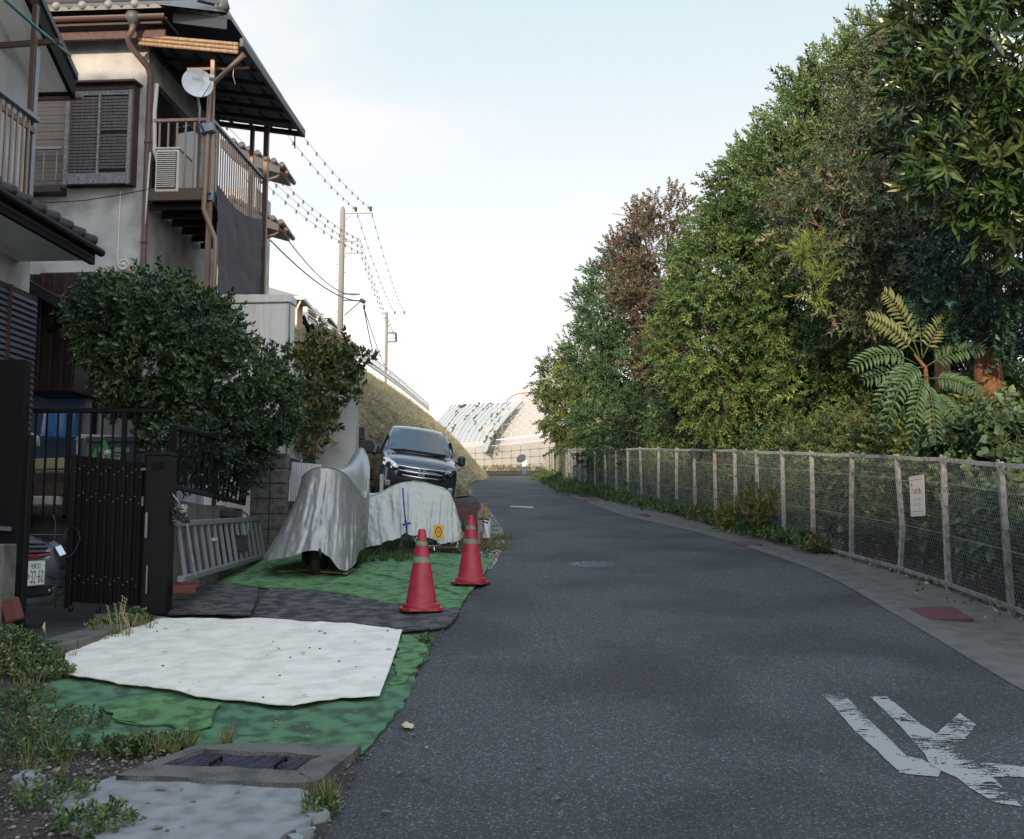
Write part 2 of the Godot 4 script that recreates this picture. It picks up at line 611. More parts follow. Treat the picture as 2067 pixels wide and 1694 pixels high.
# eased curve through (t, value) pairs
func curve(p: Array, t: float) -> float:
	if t <= p[0].x:
		return p[0].y
	for i in p.size() - 1:
		if t <= p[i + 1].x:
			var k: float = (t - p[i].x) / (p[i + 1].x - p[i].x)
			var m0: float = (p[i + 1].y - p[maxi(i - 1, 0)].y) / (p[i + 1].x - p[maxi(i - 1, 0)].x)
			var i2 := mini(i + 2, p.size() - 1)
			var m1: float = (p[i2].y - p[i].y) / (p[i2].x - p[i].x)
			var h: float = p[i + 1].x - p[i].x
			return (2 * k * k * k - 3 * k * k + 1) * p[i].y + (k * k * k - 2 * k * k + k) * h * m0 + (-2 * k * k * k + 3 * k * k) * p[i + 1].y + (k * k * k - k * k) * h * m1
	return p[-1].y

# ---------- the lie of the land ----------
func hill(d: float) -> float:
	return 0.055 * d + 1.84 * atan(d / 40.0) if d > 0.0 else 0.101 * d

const ROAD_L: Array[Vector2] = [Vector2(-14, -0.9), Vector2(0, -0.85), Vector2(4.45, -0.77), Vector2(5.4, -0.75), Vector2(6.7, -0.69), Vector2(8.4, -0.61), Vector2(9.4, -0.54), Vector2(10.7, -0.45), Vector2(14, -0.27), Vector2(16.7, -0.19), Vector2(19.6, -0.30), Vector2(24, -0.58), Vector2(31, -1.08), Vector2(35.6, -1.55), Vector2(45, -1.6), Vector2(55, -1.3), Vector2(65, -1.35), Vector2(80, -2.2), Vector2(95, -4.5), Vector2(112, -9.0)]
const ROAD_R: Array[Vector2] = [Vector2(-14, 2.7), Vector2(0, 2.95), Vector2(6.8, 3.14), Vector2(9, 3.30), Vector2(12.9, 3.50), Vector2(18, 3.0), Vector2(22.3, 2.22), Vector2(31, 1.66), Vector2(38, 1.55), Vector2(45, 1.52), Vector2(59, 1.42), Vector2(75, 1.7), Vector2(90, 3.5), Vector2(112, 9.0)]
const FENCE: Array[Vector2] = [Vector2(4, 4.02), Vector2(6.7, 4.12), Vector2(8.1, 4.2), Vector2(9.5, 4.28), Vector2(10.95, 4.32), Vector2(12.25, 4.3), Vector2(13.6, 4.18), Vector2(16.1, 3.98), Vector2(18.5, 3.77), Vector2(21, 3.5), Vector2(23.5, 3.12), Vector2(26.3, 2.78), Vector2(29.0, 2.50), Vector2(32.5, 2.08), Vector2(38, 1.95), Vector2(52, 1.82), Vector2(64, 1.78)]

func road_l(d: float) -> float:
	return curve(ROAD_L, d)

func road_r(d: float) -> float:
	return curve(ROAD_R, d)

func fence_x(d: float) -> float:
	return curve(FENCE, d)

func land(x: float, d: float) -> float:
	var y := hill(d) - 0.012
	# the wood's bank behind the fence
	var fx := fence_x(d) + 0.35
	if x > fx:
		y += minf((x - fx) * 0.30, 3.0) + 0.06 * noise.get_noise_2d(x * 0.7, d * 0.7)
	# the yard of the near house is level
	var k := smoothstep(-3.15, -3.45, x) * (1.0 - smoothstep(12.0, 13.4, d)) * smoothstep(5.5, 7.6, d)
	y = lerpf(y, 0.885, k)
	var s := (1.0 - smoothstep(-0.95, -0.75, x)) * smoothstep(-4.5, -3.0, x)
	y += s * 0.02 * noise.get_noise_2d(x * 1.5, d * 1.5)
	return y

func on_land(x: float, z: float, up := 0.0) -> Vector3:
	return Vector3(x, land(x, -z) + up, z)

# a sheet laid on the land: points of the outline in (x, z), filled with small faces, optional ripples
func laid(poly: PackedVector2Array, cell: float, up: float, ripple := 0.0, freq := 2.0, edge := 0.0, keep = null, road := false) -> SurfaceTool:
	var st := new_st(true)
	var r := Rect2(poly[0], Vector2.ZERO)
	for p in poly:
		r = r.expand(p)
	var y_of := func(p: Vector2) -> Vector3:
		var y := hill(-p.y) if road else land(p.x, -p.y)
		if ripple > 0.0:
			var n1 := noise.get_noise_2d(p.x * freq, p.y * freq * 1.8)
			y += maxf(0.0, ripple * (1.0 - absf(n1) * 2.2) * 0.6 + ripple * 0.4 * noise.get_noise_2d(p.x * freq * 3.0 + 9.0, p.y * freq * 4.0))
		return Vector3(p.x, y + up, p.y)
	var nx := int(ceil(r.size.x / cell))
	var nz := int(ceil(r.size.y / cell))
	for j in nz:
		for i in nx:
			var a := r.position + Vector2(i, j) * cell
			var c := PackedVector2Array([a, a + Vector2(cell, 0), a + Vector2(cell, cell), a + Vector2(0, cell)])
			if keep != null and not keep.call(a + Vector2(cell, cell) * 0.5):
				continue
			var inside := 0
			for p in c:
				if Geometry2D.is_point_in_polygon(p, poly):
					inside += 1
			if inside == 4:
				quad(st, y_of.call(c[0]), y_of.call(c[1]), y_of.call(c[2]), y_of.call(c[3]))
			else:
				for q in Geometry2D.intersect_polygons(c, poly):
					var t := Geometry2D.triangulate_polygon(q)
					for k in range(0, t.size(), 3):
						var p0 := q[t[k]]
						var p1 := q[t[k + 1]]
						var p2 := q[t[k + 2]]
						if (p1 - p0).cross(p2 - p0) < 0.0:
							var sw := p1
							p1 = p2
							p2 = sw
						tri(st, y_of.call(p0), y_of.call(p1), y_of.call(p2))
	if edge > 0.0:
		# the rim, so that the sheet has thickness
		for i in poly.size():
			var a := poly[i]
			var b := poly[(i + 1) % poly.size()]
			var n := maxi(1, int(a.distance_to(b) / cell))
			for k in n:
				var p := a.lerp(b, float(k) / n)
				var q := a.lerp(b, float(k + 1) / n)
				var u: Vector3 = y_of.call(p)
				var v: Vector3 = y_of.call(q)
				quad(st, u, v, v - Vector3(0, edge, 0), u - Vector3(0, edge, 0))
	return st

# an outline with every straight run broken up and roughened
func ragged(poly: PackedVector2Array, step: float, amp: float, sd := 0.0) -> PackedVector2Array:
	var out := PackedVector2Array()
	for i in poly.size():
		var a := poly[i]
		var b := poly[(i + 1) % poly.size()]
		var n := maxi(1, int(a.distance_to(b) / step))
		for k in n:
			var p := a.lerp(b, float(k) / n)
			out.append(p + Vector2(noise.get_noise_2d(p.x * 5.0 + sd, p.y * 5.0), noise.get_noise_2d(p.x * 5.0, p.y * 5.0 + 40.0 + sd)) * amp)
	return out

# ---------- the setting: ground, lane, gutter, bank ----------
func build_ground():
	var st := new_st(true)
	# one sheet, fine near the lane, coarse far off
	var xs: Array[float] = []
	var x := -160.0
	while x < 160.0:
		xs.append(x)
		var ax := absf(x + 0.6)
		x += 0.35 if ax < 6.5 else (1.2 if ax < 16.0 else 12.0)
	var ds: Array[float] = []
	var d := -60.0
	while d < 330.0:
		ds.append(d)
		d += (0.45 if d > 0.0 and d < 22.0 else (1.5 if d > -10.0 and d < 120.0 else 12.0))
	grid(st, xs.size() - 1, ds.size() - 1, func(i, j): return Vector3(xs[i], land(xs[i], ds[ds.size() - 1 - j]) - 0.008, -ds[ds.size() - 1 - j]))
	struct("ground", st, "soil")
	# the lane: one strip of asphalt between its two edges
	var rl := new_st(true)
	var dd: Array[float] = []
	d = -14.0
	while d < 112.0:
		dd.append(d)
		d += 0.3 if d < 30.0 else 1.0
	grid(rl, 26, dd.size() - 1, func(i, j):
		var q: float = dd[dd.size() - 1 - j]
		var l := road_l(q) + 0.035 * noise.get_noise_1d(q * 3.1) + 0.02 * noise.get_noise_1d(q * 11.0)
		var xx := lerpf(l, road_r(q), i / 26.0)
		var y := hill(q) + 0.004
		if i == 0:
			y -= 0.03
		return Vector3(xx, y, -q))
	struct("road", rl, "asphalt")
	# concrete gutter between the lane and the fence
	var gu := new_st(true)
	grid(gu, 6, dd.size() - 1, func(i, j):
		var q: float = dd[dd.size() - 1 - j]
		var a := road_r(q) + 0.005
		var b := maxf(fence_x(minf(q, 64.0)) + 0.12, a + 0.3)
		if q > 64.0:
			b = a + 0.6
		var prof: Array = [0.0, 0.012, -0.012, -0.022, -0.005, 0.03, 0.035]
		return Vector3(lerpf(a, b, i / 6.0), hill(q) + 0.006 + prof[i], -q))
	struct("gutter", gu, "gutter_concrete")
	# yard of the near house
	var yd := new_st(true)
	grid(yd, 24, 16, func(i, j): return Vector3(-12.0 + i * 0.365, 0.895 + 0.004 * noise.get_noise_2d(i * 0.9, j * 0.9), -12.9 + j * 0.33))
	struct("yard_pavement", yd, "yard")
	# kerb stone across the yard's mouth
	var ks := new_st()
	var kp: Array = [Vector3(-3.55, 0.90, -9.72), Vector3(-3.20, 0.87, -8.9), Vector3(-3.28, 0.82, -8.1), Vector3(-3.50, 0.76, -7.35)]
	for i in 3:
		add_bar(ks, kp[i], kp[i + 1], 0.26, 0.16, Vector3.UP, 0.015)
	struct("yard_kerb", ks, "gutter_concrete")

func rail_x(d: float) -> float:
	return -6.5 - 0.0 * d

func rail_y(d: float) -> float:
	# the upper lane along the top of the bank
	return curve([Vector2(24, 7.2), Vector2(35, 8.05), Vector2(58, 9.72), Vector2(75, 10.75), Vector2(90, 11.6), Vector2(110, 12.0)], d)

func build_bank():
	# the dry grass bank between the lane and the upper lane
	var st := new_st(true)
	var nd := 70
	var f := func(i, j):
		var d: float = lerpf(25.6, 104.0, pow((nd - j) / float(nd), 1.25))
		var t: float = i / 16.0
		var foot := road_l(d) - 0.12 - 2.6 * smoothstep(31.0, 26.0, d)
		var top := rail_x(d) + 0.15
		if d > 84.0:
			top -= (d - 84.0) * 0.12
		var xx := lerpf(top, foot, t)
		var yy := lerpf(rail_y(d) - 0.05, hill(d) + 0.02, t) + 0.35 * sin(t * PI) * sin(t * PI)
		yy += 0.10 * noise.get_noise_2d(xx * 1.4, d * 0.8) * smoothstep(0.0, 0.2, t) * smoothstep(1.0, 0.8, t)
		return Vector3(xx, yy, -d)
	grid(st, 16, nd, f)
	# the flat top that carries the upper lane
	grid(st, 6, nd, func(i, j):
		var d: float = lerpf(25.6, 104.0, pow((nd - j) / float(nd), 1.25))
		var top := rail_x(d) + 0.15
		if d > 84.0:
			top -= (d - 84.0) * 0.12
		return Vector3(lerpf(-40.0, top, i / 6.0), rail_y(d) - 0.05 + 0.1 * (6 - i) * 0.1, -d))
	# the end of the bank towards the houses
	grid(st, 16, 4, func(i, j):
		var p: Vector3 = f.call(i, nd)
		return Vector3(p.x, lerpf(p.y, hill(25.6) - 0.1, j / 4.0), p.z + j * 0.02))
	struct("bank_hill", st, "dry_grass_soil")
	# mown straw standing on the bank
	var tuft := new_st()
	for k in 9:
		var a := rng.randf() * TAU
		var o := Vector3(cos(a), 0, sin(a)) * rng.randf() * 0.05
		var tip := o + Vector3(cos(a) * 0.10, rng.randf_range(0.05, 0.15), sin(a) * 0.10)
		var s := Vector3(-sin(a), 0, cos(a)) * 0.006
		tri(tuft, o - s, o + s, tip)
	var xf: Array = []
	var col: Array = []
	for k in 26000:
		var t := rng.randf()
		var d := lerpf(25.8, 100.0, pow(rng.randf(), 1.7))
		var foot := road_l(d) - 0.1 - 2.6 * smoothstep(31.0, 26.0, d)
		var top := rail_x(d) + 0.15
		if d > 84.0:
			top -= (d - 84.0) * 0.12
		var xx := lerpf(top, foot, t)
		var yy := lerpf(rail_y(d) - 0.05, hill(d) + 0.02, t) + 0.35 * sin(t * PI) * sin(t * PI)
		yy += 0.10 * noise.get_noise_2d(xx * 1.4, d * 0.8) * smoothstep(0.0, 0.2, t) * smoothstep(1.0, 0.8, t)
		var b := Basis(Vector3.UP, rng.randf() * TAU).rotated(Vector3.BACK, -0.7).scaled(Vector3.ONE * (rng.randf_range(0.6, 1.4) + 1.4 * pow(maxf(0.0, noise.get_noise_2d(xx * 1.3 + 7.0, d * 0.9)), 2.0) + (0.8 if t < 0.04 else 0.0)))
		xf.append(Transform3D(b, Vector3(xx, yy - 0.01, -d)))
		var c: Color = [Color(0.42, 0.36, 0.22), Color(0.50, 0.43, 0.28), Color(0.33, 0.31, 0.17), Color(0.25, 0.265, 0.12)][int(clampf(1.4 + 2.2 * noise.get_noise_2d(xx * 0.8, d * 0.3) + rng.randf_range(-0.8, 0.8), 0, 3))]
		col.append(c)
	var mm := multi("bank_grass", self, mesh_of(tuft), "leaf_soft", xf, col)
	mm.name = numbered("dry_grass")
	tag(mm, "mown straw coloured grass on the slope below the guard rail", "grass", "", "stuff")

# ---------- leaves ----------
func multi(nm: String, parent: Node3D, mesh: Mesh, mat: String, xf: Array, col: Array) -> MultiMeshInstance3D:
	var mm := MultiMesh.new()
	mm.transform_format = MultiMesh.TRANSFORM_3D
	mm.use_colors = true
	mm.mesh = mesh
	mm.instance_count = xf.size()
	var inv := parent.global_transform.affine_inverse()
	for i in xf.size():
		mm.set_instance_transform(i, inv * xf[i])
		mm.set_instance_color(i, col[i])
	var o := MultiMeshInstance3D.new()
	o.name = nm
	o.multimesh = mm
	o.material_override = M[mat]
	parent.add_child(o, true)
	return o

# one leaf: base at the origin, along +y, upper face +z
func add_leaf(st: SurfaceTool, t: Transform3D, l: float, w: float, c: Color, fine := false):
	st.set_color(c)
	if not fine:
		var a := t * Vector3(-w * 0.5, l * 0.42, w * 0.16)
		var b := t * Vector3(w * 0.5, l * 0.42, w * 0.16)
		tri(st, t.origin, a, t * Vector3(0, l, -l * 0.10))
		tri(st, t.origin, t * Vector3(0, l, -l * 0.10), b)
		return
	var mid := t * Vector3(0, l * 0.5, -w * 0.02)
	var tip := t * Vector3(0, l, -l * 0.16)
	for s in [-1.0, 1.0]:
		var p1 := t * Vector3(s * w * 0.42, l * 0.28, w * 0.10)
		var p2 := t * Vector3(s * w * 0.46, l * 0.58, w * 0.08)
		if s < 0:
			tri(st, t.origin, p1, mid)
			tri(st, p1, p2, mid)
			tri(st, p2, tip, mid)
		else:
			tri(st, t.origin, mid, p1)
			tri(st, p1, mid, p2)
			tri(st, p2, mid, tip)

# places of leaves round a twig that grows along +y
func sprig_places(n: int, length: float, spread: float, whorl := false, sd := 1) -> Array:
	var r := RandomNumberGenerator.new()
	r.seed = sd
	var out: Array = []
	for k in n:
		var t := float(k + 1) / n
		var az := k * 2.4 + r.randf_range(-0.3, 0.3)
		var tilt := spread * (1.0 - 0.55 * t) + r.randf_range(-0.2, 0.2)
		var y := length * (t * 0.9 if not whorl else 0.75 + 0.25 * t)
		if whorl:
			tilt = spread + r.randf_range(-0.3, 0.25)
		var b := Basis(Vector3.UP, az) * Basis(Vector3.RIGHT, tilt) * Basis(Vector3.UP, PI + r.randf_range(-0.5, 0.5))
		out.append(Transform3D(b.scaled(Vector3.ONE * r.randf_range(0.72, 1.12)), Vector3(0, y, 0)))
	return out

func sprig(places: Array, l: float, w: float, twig := 0.0, fine := false, var_amt := 0.25, sd := 3) -> Mesh:
	var r := RandomNumberGenerator.new()
	r.seed = sd
	var st := new_st()
	for p in places:
		var v := 1.0 + r.randf_range(-var_amt, var_amt)
		add_leaf(st, p, l, w, Color(v * r.randf_range(0.9, 1.15), v, v * r.randf_range(0.8, 1.1)), fine)
	if twig > 0.0:
		st.set_color(Color(1.3, 0.8, 0.7))
		var top: Vector3 = places[places.size() - 1].origin
		add_tube(st, [Vector3(0, -top.y * 0.4, 0), top], twig, 3, false)
	st.generate_normals()
	return st.commit()

# points in the outer shell of a heap of lobes; each lobe is [centre, radii]
func crown_points(lobes: Array, per: float, shell := 0.4, gap := -0.25, freq := 1.1, seed_at := 0.0, back := -0.75) -> Array:
	var out: Array = []
	for li in lobes.size():
		var c: Vector3 = lobes[li][0]
		var r: Vector3 = lobes[li][1]
		var n := int(per * 4.19 * (r.x * r.y + r.y * r.z + r.x * r.z))
		var eye := (Vector3(0, 1.6, 0) - c).normalized()
		for k in n:
			var v := Vector3(rng.randfn(), rng.randfn(), rng.randfn()).normalized()
			if v.dot(eye) < back:
				continue
			var bulge := 0.92 + 0.30 * noise.get_noise_3d(v.x * 1.7 + c.x + seed_at, v.y * 1.7 + c.y, v.z * 1.7 + c.z) + 0.14 * noise.get_noise_3d(v.x * 5.0 + c.x, v.y * 5.0, v.z * 5.0)
			var q := (1.0 - shell * pow(rng.randf(), 1.7)) * bulge
			var p := c + v * r * q
			var g := noise.get_noise_3d(p.x * freq + seed_at, p.y * freq, p.z * freq)
			if g < gap and q > 0.62:
				continue
			var inside := false
			for lj in lobes.size():
				if lj != li:
					var w: Vector3 = (p - lobes[lj][0]) / lobes[lj][1]
					if w.length_squared() < 0.30:
						inside = true
						break
			if inside:
				continue
			out.append([p, (v / r).normalized(), g])
	return out

func leaf_frames(pts: Array, smin: float, smax: float, out_b: float, up_b: float, wild := 0.7) -> Array:
	var xf: Array = []
	for p in pts:
		var y: Vector3 = (p[1] * out_b + Vector3.UP * up_b + Vector3(rng.randfn(), rng.randfn(), rng.randfn()) * wild * 0.6).normalized()
		var z: Vector3 = Vector3.UP + p[1] * 0.6 + Vector3(rng.randfn(), rng.randfn(), rng.randfn()) * 0.35
		var x := y.cross(z)
		if x.length() < 0.05:
			x = y.cross(Vector3.RIGHT)
		x = x.normalized()
		xf.append(Transform3D(Basis(x, y, x.cross(y)).scaled(Vector3.ONE * rng.randf_range(smin, smax)), p[0]))
	return xf

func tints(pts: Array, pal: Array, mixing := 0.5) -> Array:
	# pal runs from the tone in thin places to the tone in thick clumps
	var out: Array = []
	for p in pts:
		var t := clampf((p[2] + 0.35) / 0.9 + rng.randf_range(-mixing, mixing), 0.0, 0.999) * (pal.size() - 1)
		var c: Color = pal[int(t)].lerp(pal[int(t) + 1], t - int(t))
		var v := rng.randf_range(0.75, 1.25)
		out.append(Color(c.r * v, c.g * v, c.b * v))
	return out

func lobe(c: Vector3, r: float, sq := 1.0, deep := 1.0) -> Array:
	return [c, Vector3(r, r * sq, r * deep)]

# a forked trunk: limbs run from the trunk to the lobes
func limbs(root: Node3D, foot: Vector3, fork: Vector3, ends: Array, r0: float, mat: String):
	var mid := foot.lerp(fork, 0.5) + Vector3(rng.randf_range(-0.1, 0.1), 0, rng.randf_range(-0.1, 0.1))
	partw("trunk", tube([foot - Vector3(0, 0.2, 0), foot.lerp(mid, 0.3), mid, fork], [r0 * 1.35, r0 * 1.05, r0 * 0.9, r0 * 0.75], 9), mat, root)
	for e in ends:
		var m: Vector3 = fork.lerp(e, 0.5) + Vector3(rng.randf_range(-0.15, 0.15), 0.15, rng.randf_range(-0.15, 0.15))
		partw("limb", tube([fork - (fork - mid) * 0.1, m, e], [r0 * 0.42, r0 * 0.22, r0 * 0.06], 6), mat, root)

# bare twigs that stick out of a crown
func add_twigs(root: Node3D, pts: Array, every: int, length: float, mat := "twig"):
	var st := new_st()
	for i in range(0, pts.size(), every):
		var p: Vector3 = pts[i][0]
		var n: Vector3 = pts[i][1]
		var q := p - n * length + Vector3(rng.randfn(), rng.randfn() - 0.6, rng.randfn()) * length * 0.25
		add_tube(st, [q, p.lerp(q, 0.4) + Vector3(0, 0.03, 0), p], [0.010, 0.007, 0.003], 3, false)
	var o := partw("twig", st, mat, root)
	o.set_meta("kind", "stuff")

# the nearest leaves of a plant as leaves of their own; the rest of its sprigs are left in the heap
func split_leaves(root: Node3D, nm: String, xf: Array, col: Array, places: Array, leaf_len: float, leaf_wid: float, mat: String, most: int) -> Array:
	var order: Array = range(xf.size())
	order.sort_custom(func(a, b): return size_seen(xf[a]) > size_seen(xf[b]))
	var take := mini(int(most / places.size()), xf.size())
	var tone: Array = []
	for k in 6:
		var v := [0.7, 0.85, 1.0, 1.15, 1.3, 1.6][k] as float
		var mean := Color(0, 0, 0)
		for j in range(0, take, maxi(1, take / 20)):
			mean += col[order[j]]
		mean = mean / maxf(1.0, ceilf(take / float(maxi(1, take / 20))))
		var m: StandardMaterial3D = M[mat].duplicate()
		m.vertex_color_use_as_albedo = false
		m.albedo_color = lin(mean.r * v * (1.25 if k == 5 else 1.0), mean.g * v, mean.b * v)
		tone.append(m)
	var st := new_st()
	add_leaf(st, Transform3D.IDENTITY, leaf_len, leaf_wid, Color.WHITE, true)
	var lm := mesh_of(st)
	var gone := {}
	for j in take:
		gone[order[j]] = true
		for p in places:
			var o := MeshInstance3D.new()
			o.name = nm
			o.mesh = lm
			o.material_override = tone[mini(5, int(pow(rng.randf(), 1.3) * 6.0))]
			root.add_child(o, true)
			o.transform = root.global_transform.affine_inverse() * (xf[order[j]] * p)
	var xf2: Array = []
	var col2: Array = []
	for i in xf.size():
		if not gone.has(i):
			xf2.append(xf[i])
			col2.append(col[i])
	return [xf2, col2]

func size_seen(t: Transform3D) -> float:
	# how large a thing of this frame shows from where the photograph was taken; things out of the frame come last
	var p := t.origin - Vector3(0, 1.6, 0)
	if absf(p.x) > -p.z * 0.46 or p.y > -p.z * 0.495:
		return 0.0
	return t.basis.y.length() / maxf(0.5, -p.z)

# ---------- the wood behind the fence ----------
func tree(nm: String, label: String, lobes: Array, per: float, mesh: Mesh, mat: String, pal: Array, foot: Vector3, fork: Vector3, r0: float, bark: String, opt := {}) -> Node3D:
	var t := thing(nm, label, "tree", foot, 0.0, "trees of the wood behind the fence")
	var ends: Array = []
	for l in lobes:
		if ends.size() < 7:
			ends.append(l[0])
	limbs(t, foot, fork, ends, r0, bark)
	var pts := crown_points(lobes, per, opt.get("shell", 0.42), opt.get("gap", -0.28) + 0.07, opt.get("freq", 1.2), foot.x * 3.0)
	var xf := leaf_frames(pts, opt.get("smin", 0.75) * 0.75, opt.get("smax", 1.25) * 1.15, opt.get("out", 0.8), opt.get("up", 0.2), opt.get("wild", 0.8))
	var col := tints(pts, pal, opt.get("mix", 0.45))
	add_twigs(t, pts, opt.get("twigs", 40), opt.get("twig_len", 0.4))
	if opt.has("places"):
		var got := split_leaves(t, "leaf", xf, col, opt["places"], opt["leaf"].x, opt["leaf"].y, mat, 290)
		xf = got[0]
		col = got[1]
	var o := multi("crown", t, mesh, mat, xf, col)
	o.set_meta("kind", "stuff")
	return t

func build_wood():
	var oval := sprig(sprig_places(14, 0.26, 1.25, false, 11), 0.075, 0.040, 0.003, false, 0.25, 5)
	var narrow := sprig(sprig_places(18, 0.32, 1.25, false, 12), 0.085, 0.038, 0.003, false, 0.25, 6)
	var small := sprig(sprig_places(15, 0.26, 1.25, false, 13), 0.065, 0.042, 0.003, false, 0.3, 7)
	var big_places := sprig_places(9, 0.26, 1.05, false, 14)
	var big := sprig(big_places, 0.185, 0.052, 0.004, true, 0.25, 8)
	# T: the large-leaved tree that leans in at the right
	tree("broadleaf_tree", "dark glossy large-leaved evergreen tree filling the upper right corner above the fence",
		[lobe(Vector3(4.346, 6.139, -9.6), 0.72), lobe(Vector3(4.962, 6.453, -9.9), 0.95), lobe(Vector3(4.126, 6.601, -9.8), 0.50), lobe(Vector3(4.476, 5.208, -9.9), 0.60), lobe(Vector3(4.923, 4.833, -10), 0.55), lobe(Vector3(5.422, 5.641, -10.2), 0.95), lobe(Vector3(4.206, 5.892, -10.2), 0.42), lobe(Vector3(4.608, 7.513, -10), 0.9), lobe(Vector3(5.439, 6.313, -11.2), 1.3), lobe(Vector3(4.369, 5.063, -10.4), 0.35)],
		30.0, big, "leaf_glossy", [Color(0.030, 0.054, 0.022), Color(0.033, 0.074, 0.025), Color(0.047, 0.101, 0.032), Color(0.098, 0.124, 0.041)], Vector3(5.345, 2.407, -10.8), Vector3(5.409, 4.471, -10.8), 0.13, "bark", {"places": big_places, "leaf": Vector2(0.185, 0.052), "out": 0.75, "up": 0.35, "gap": -0.34, "twigs": 60})
	tree("ivy_tree", "blue-green small-leaved tree hung with ivy under the large-leaved crown at the right edge",
		[lobe(Vector3(5.305, 4.647, -12), 0.72), lobe(Vector3(5.732, 4.278, -12), 0.66), lobe(Vector3(5.009, 4.278, -12), 0.42), lobe(Vector3(6.01, 4.79, -12), 0.8), lobe(Vector3(4.953, 4.753, -12.3), 0.32), lobe(Vector3(5.912, 5.19, -12.6), 0.8), lobe(Vector3(5.22, 4.036, -12.2), 0.3)],
		60.0, oval, "leaf_glossy", [Color(0.024, 0.060, 0.045), Color(0.034, 0.089, 0.061), Color(0.044, 0.121, 0.077)], Vector3(5.572, 3.294, -12.6), Vector3(5.572, 4.234, -12.6), 0.16, "bark_orange", {"out": 0.6, "up": -0.35, "smin": 0.7, "smax": 1.1})
	tree("olive_tree", "olive-grey tree with dead twigs between the large-leaved tree and the tall light green one",
		[lobe(Vector3(4.666, 6.017, -15), 1.0), lobe(Vector3(5.367, 6.958, -15), 0.95), lobe(Vector3(5.479, 8.022, -15), 0.80), lobe(Vector3(5.091, 5.231, -15), 0.82), lobe(Vector3(5.489, 5.76, -14.6), 0.7), lobe(Vector3(5.838, 8.953, -15), 0.75), lobe(Vector3(4.373, 6.579, -15.4), 0.6), lobe(Vector3(6.374, 7.549, -16), 1.4), lobe(Vector3(6.331, 5.672, -16.5), 1.5)],
		52.0, oval, "leaf", [Color(0.055, 0.086, 0.046), Color(0.084, 0.124, 0.065), Color(0.113, 0.146, 0.083), Color(0.216, 0.204, 0.120)], Vector3(6.194, 3.683, -15.5), Vector3(5.785, 4.986, -15.5), 0.15, "bark", {"out": 0.7, "up": 0.15, "twigs": 14, "twig_len": 0.7})
	tree("tall_tree", "tall green tree whose feathery top reaches highest against the sky",
		[lobe(Vector3(4.967, 8.534, -17.5), 0.72), lobe(Vector3(5.642, 8.963, -17.5), 0.80), lobe(Vector3(4.572, 7.723, -17.5), 0.72), lobe(Vector3(6.248, 9.656, -17.5), 0.72), lobe(Vector3(5.515, 7.972, -17.6), 1.0), lobe(Vector3(4.28, 8.044, -17.8), 0.40), lobe(Vector3(5.359, 9.527, -17.6), 0.36), lobe(Vector3(7.04, 8.76, -19), 1.9), lobe(Vector3(4.803, 9.092, -17.6), 0.28), lobe(Vector3(5.988, 10.148, -17.8), 0.35)],
		58.0, narrow, "leaf", [Color(0.070, 0.124, 0.047), Color(0.108, 0.185, 0.064), Color(0.146, 0.231, 0.081), Color(0.196, 0.269, 0.107)], Vector3(5.55, 3.49, -18.5), Vector3(5.414, 6.385, -18), 0.17, "bark", {"gap": -0.20, "up": 0.35, "twigs": 26, "twig_len": 0.7, "wild": 0.6})
	tree("green_tree", "broad mid-green tree with a sunlit left flank in the middle of the wood",
		[lobe(Vector3(3.95, 6.41, -19.5), 1.25), lobe(Vector3(3.57, 5.31, -19.5), 1.05), lobe(Vector3(3.65, 6.86, -19.8), 0.5), lobe(Vector3(4.89, 7.62, -19.5), 1.25), lobe(Vector3(4.49, 8.14, -19.5), 0.80), lobe(Vector3(5.06, 5.57, -19), 1.25), lobe(Vector3(3.41, 6.02, -19.8), 0.55), lobe(Vector3(3.81, 4.22, -19.5), 0.80), lobe(Vector3(5.176, 4.186, -18), 0.85), lobe(Vector3(3.19, 5.03, -20), 0.45), lobe(Vector3(4.08, 7.48, -19.8), 0.6), lobe(Vector3(6.21, 7.45, -22), 2.6), lobe(Vector3(5.08, 4.81, -21), 1.3), lobe(Vector3(5.442, 4.712, -17.2), 0.7)],
		58.0, narrow, "leaf", [Color(0.053, 0.107, 0.036), Color(0.088, 0.159, 0.051), Color(0.121, 0.211, 0.066), Color(0.197, 0.271, 0.084)], Vector3(4.13, 3.44, -19.8), Vector3(3.96, 3.94, -19.8), 0.16, "bark_pale", {"out": 0.9, "up": -0.1, "gap": -0.24})
	tree("russet_tree", "russet brown half-bare tree top rising behind the broad green tree",
		[lobe(Vector3(3.48, 8.97, -27), 1.0), lobe(Vector3(3.21, 7.88, -27), 1.0), lobe(Vector3(3.93, 9.81, -27), 0.75), lobe(Vector3(4.08, 7.24, -27), 0.9), lobe(Vector3(2.83, 8.91, -27.5), 0.55), lobe(Vector3(3.69, 6.23, -27), 0.8), lobe(Vector3(3.3, 9.96, -27.5), 0.4)],
		34.0, small, "leaf_soft", [Color(0.10, 0.075, 0.055), Color(0.135, 0.098, 0.070), Color(0.16, 0.125, 0.085), Color(0.096, 0.121, 0.067)], Vector3(4.33, 3.99, -27), Vector3(3.93, 5.73, -27), 0.15, "bark", {"gap": -0.12, "twigs": 8, "twig_len": 0.9, "up": 0.6, "shell": 0.7, "smin": 0.9, "smax": 1.4})
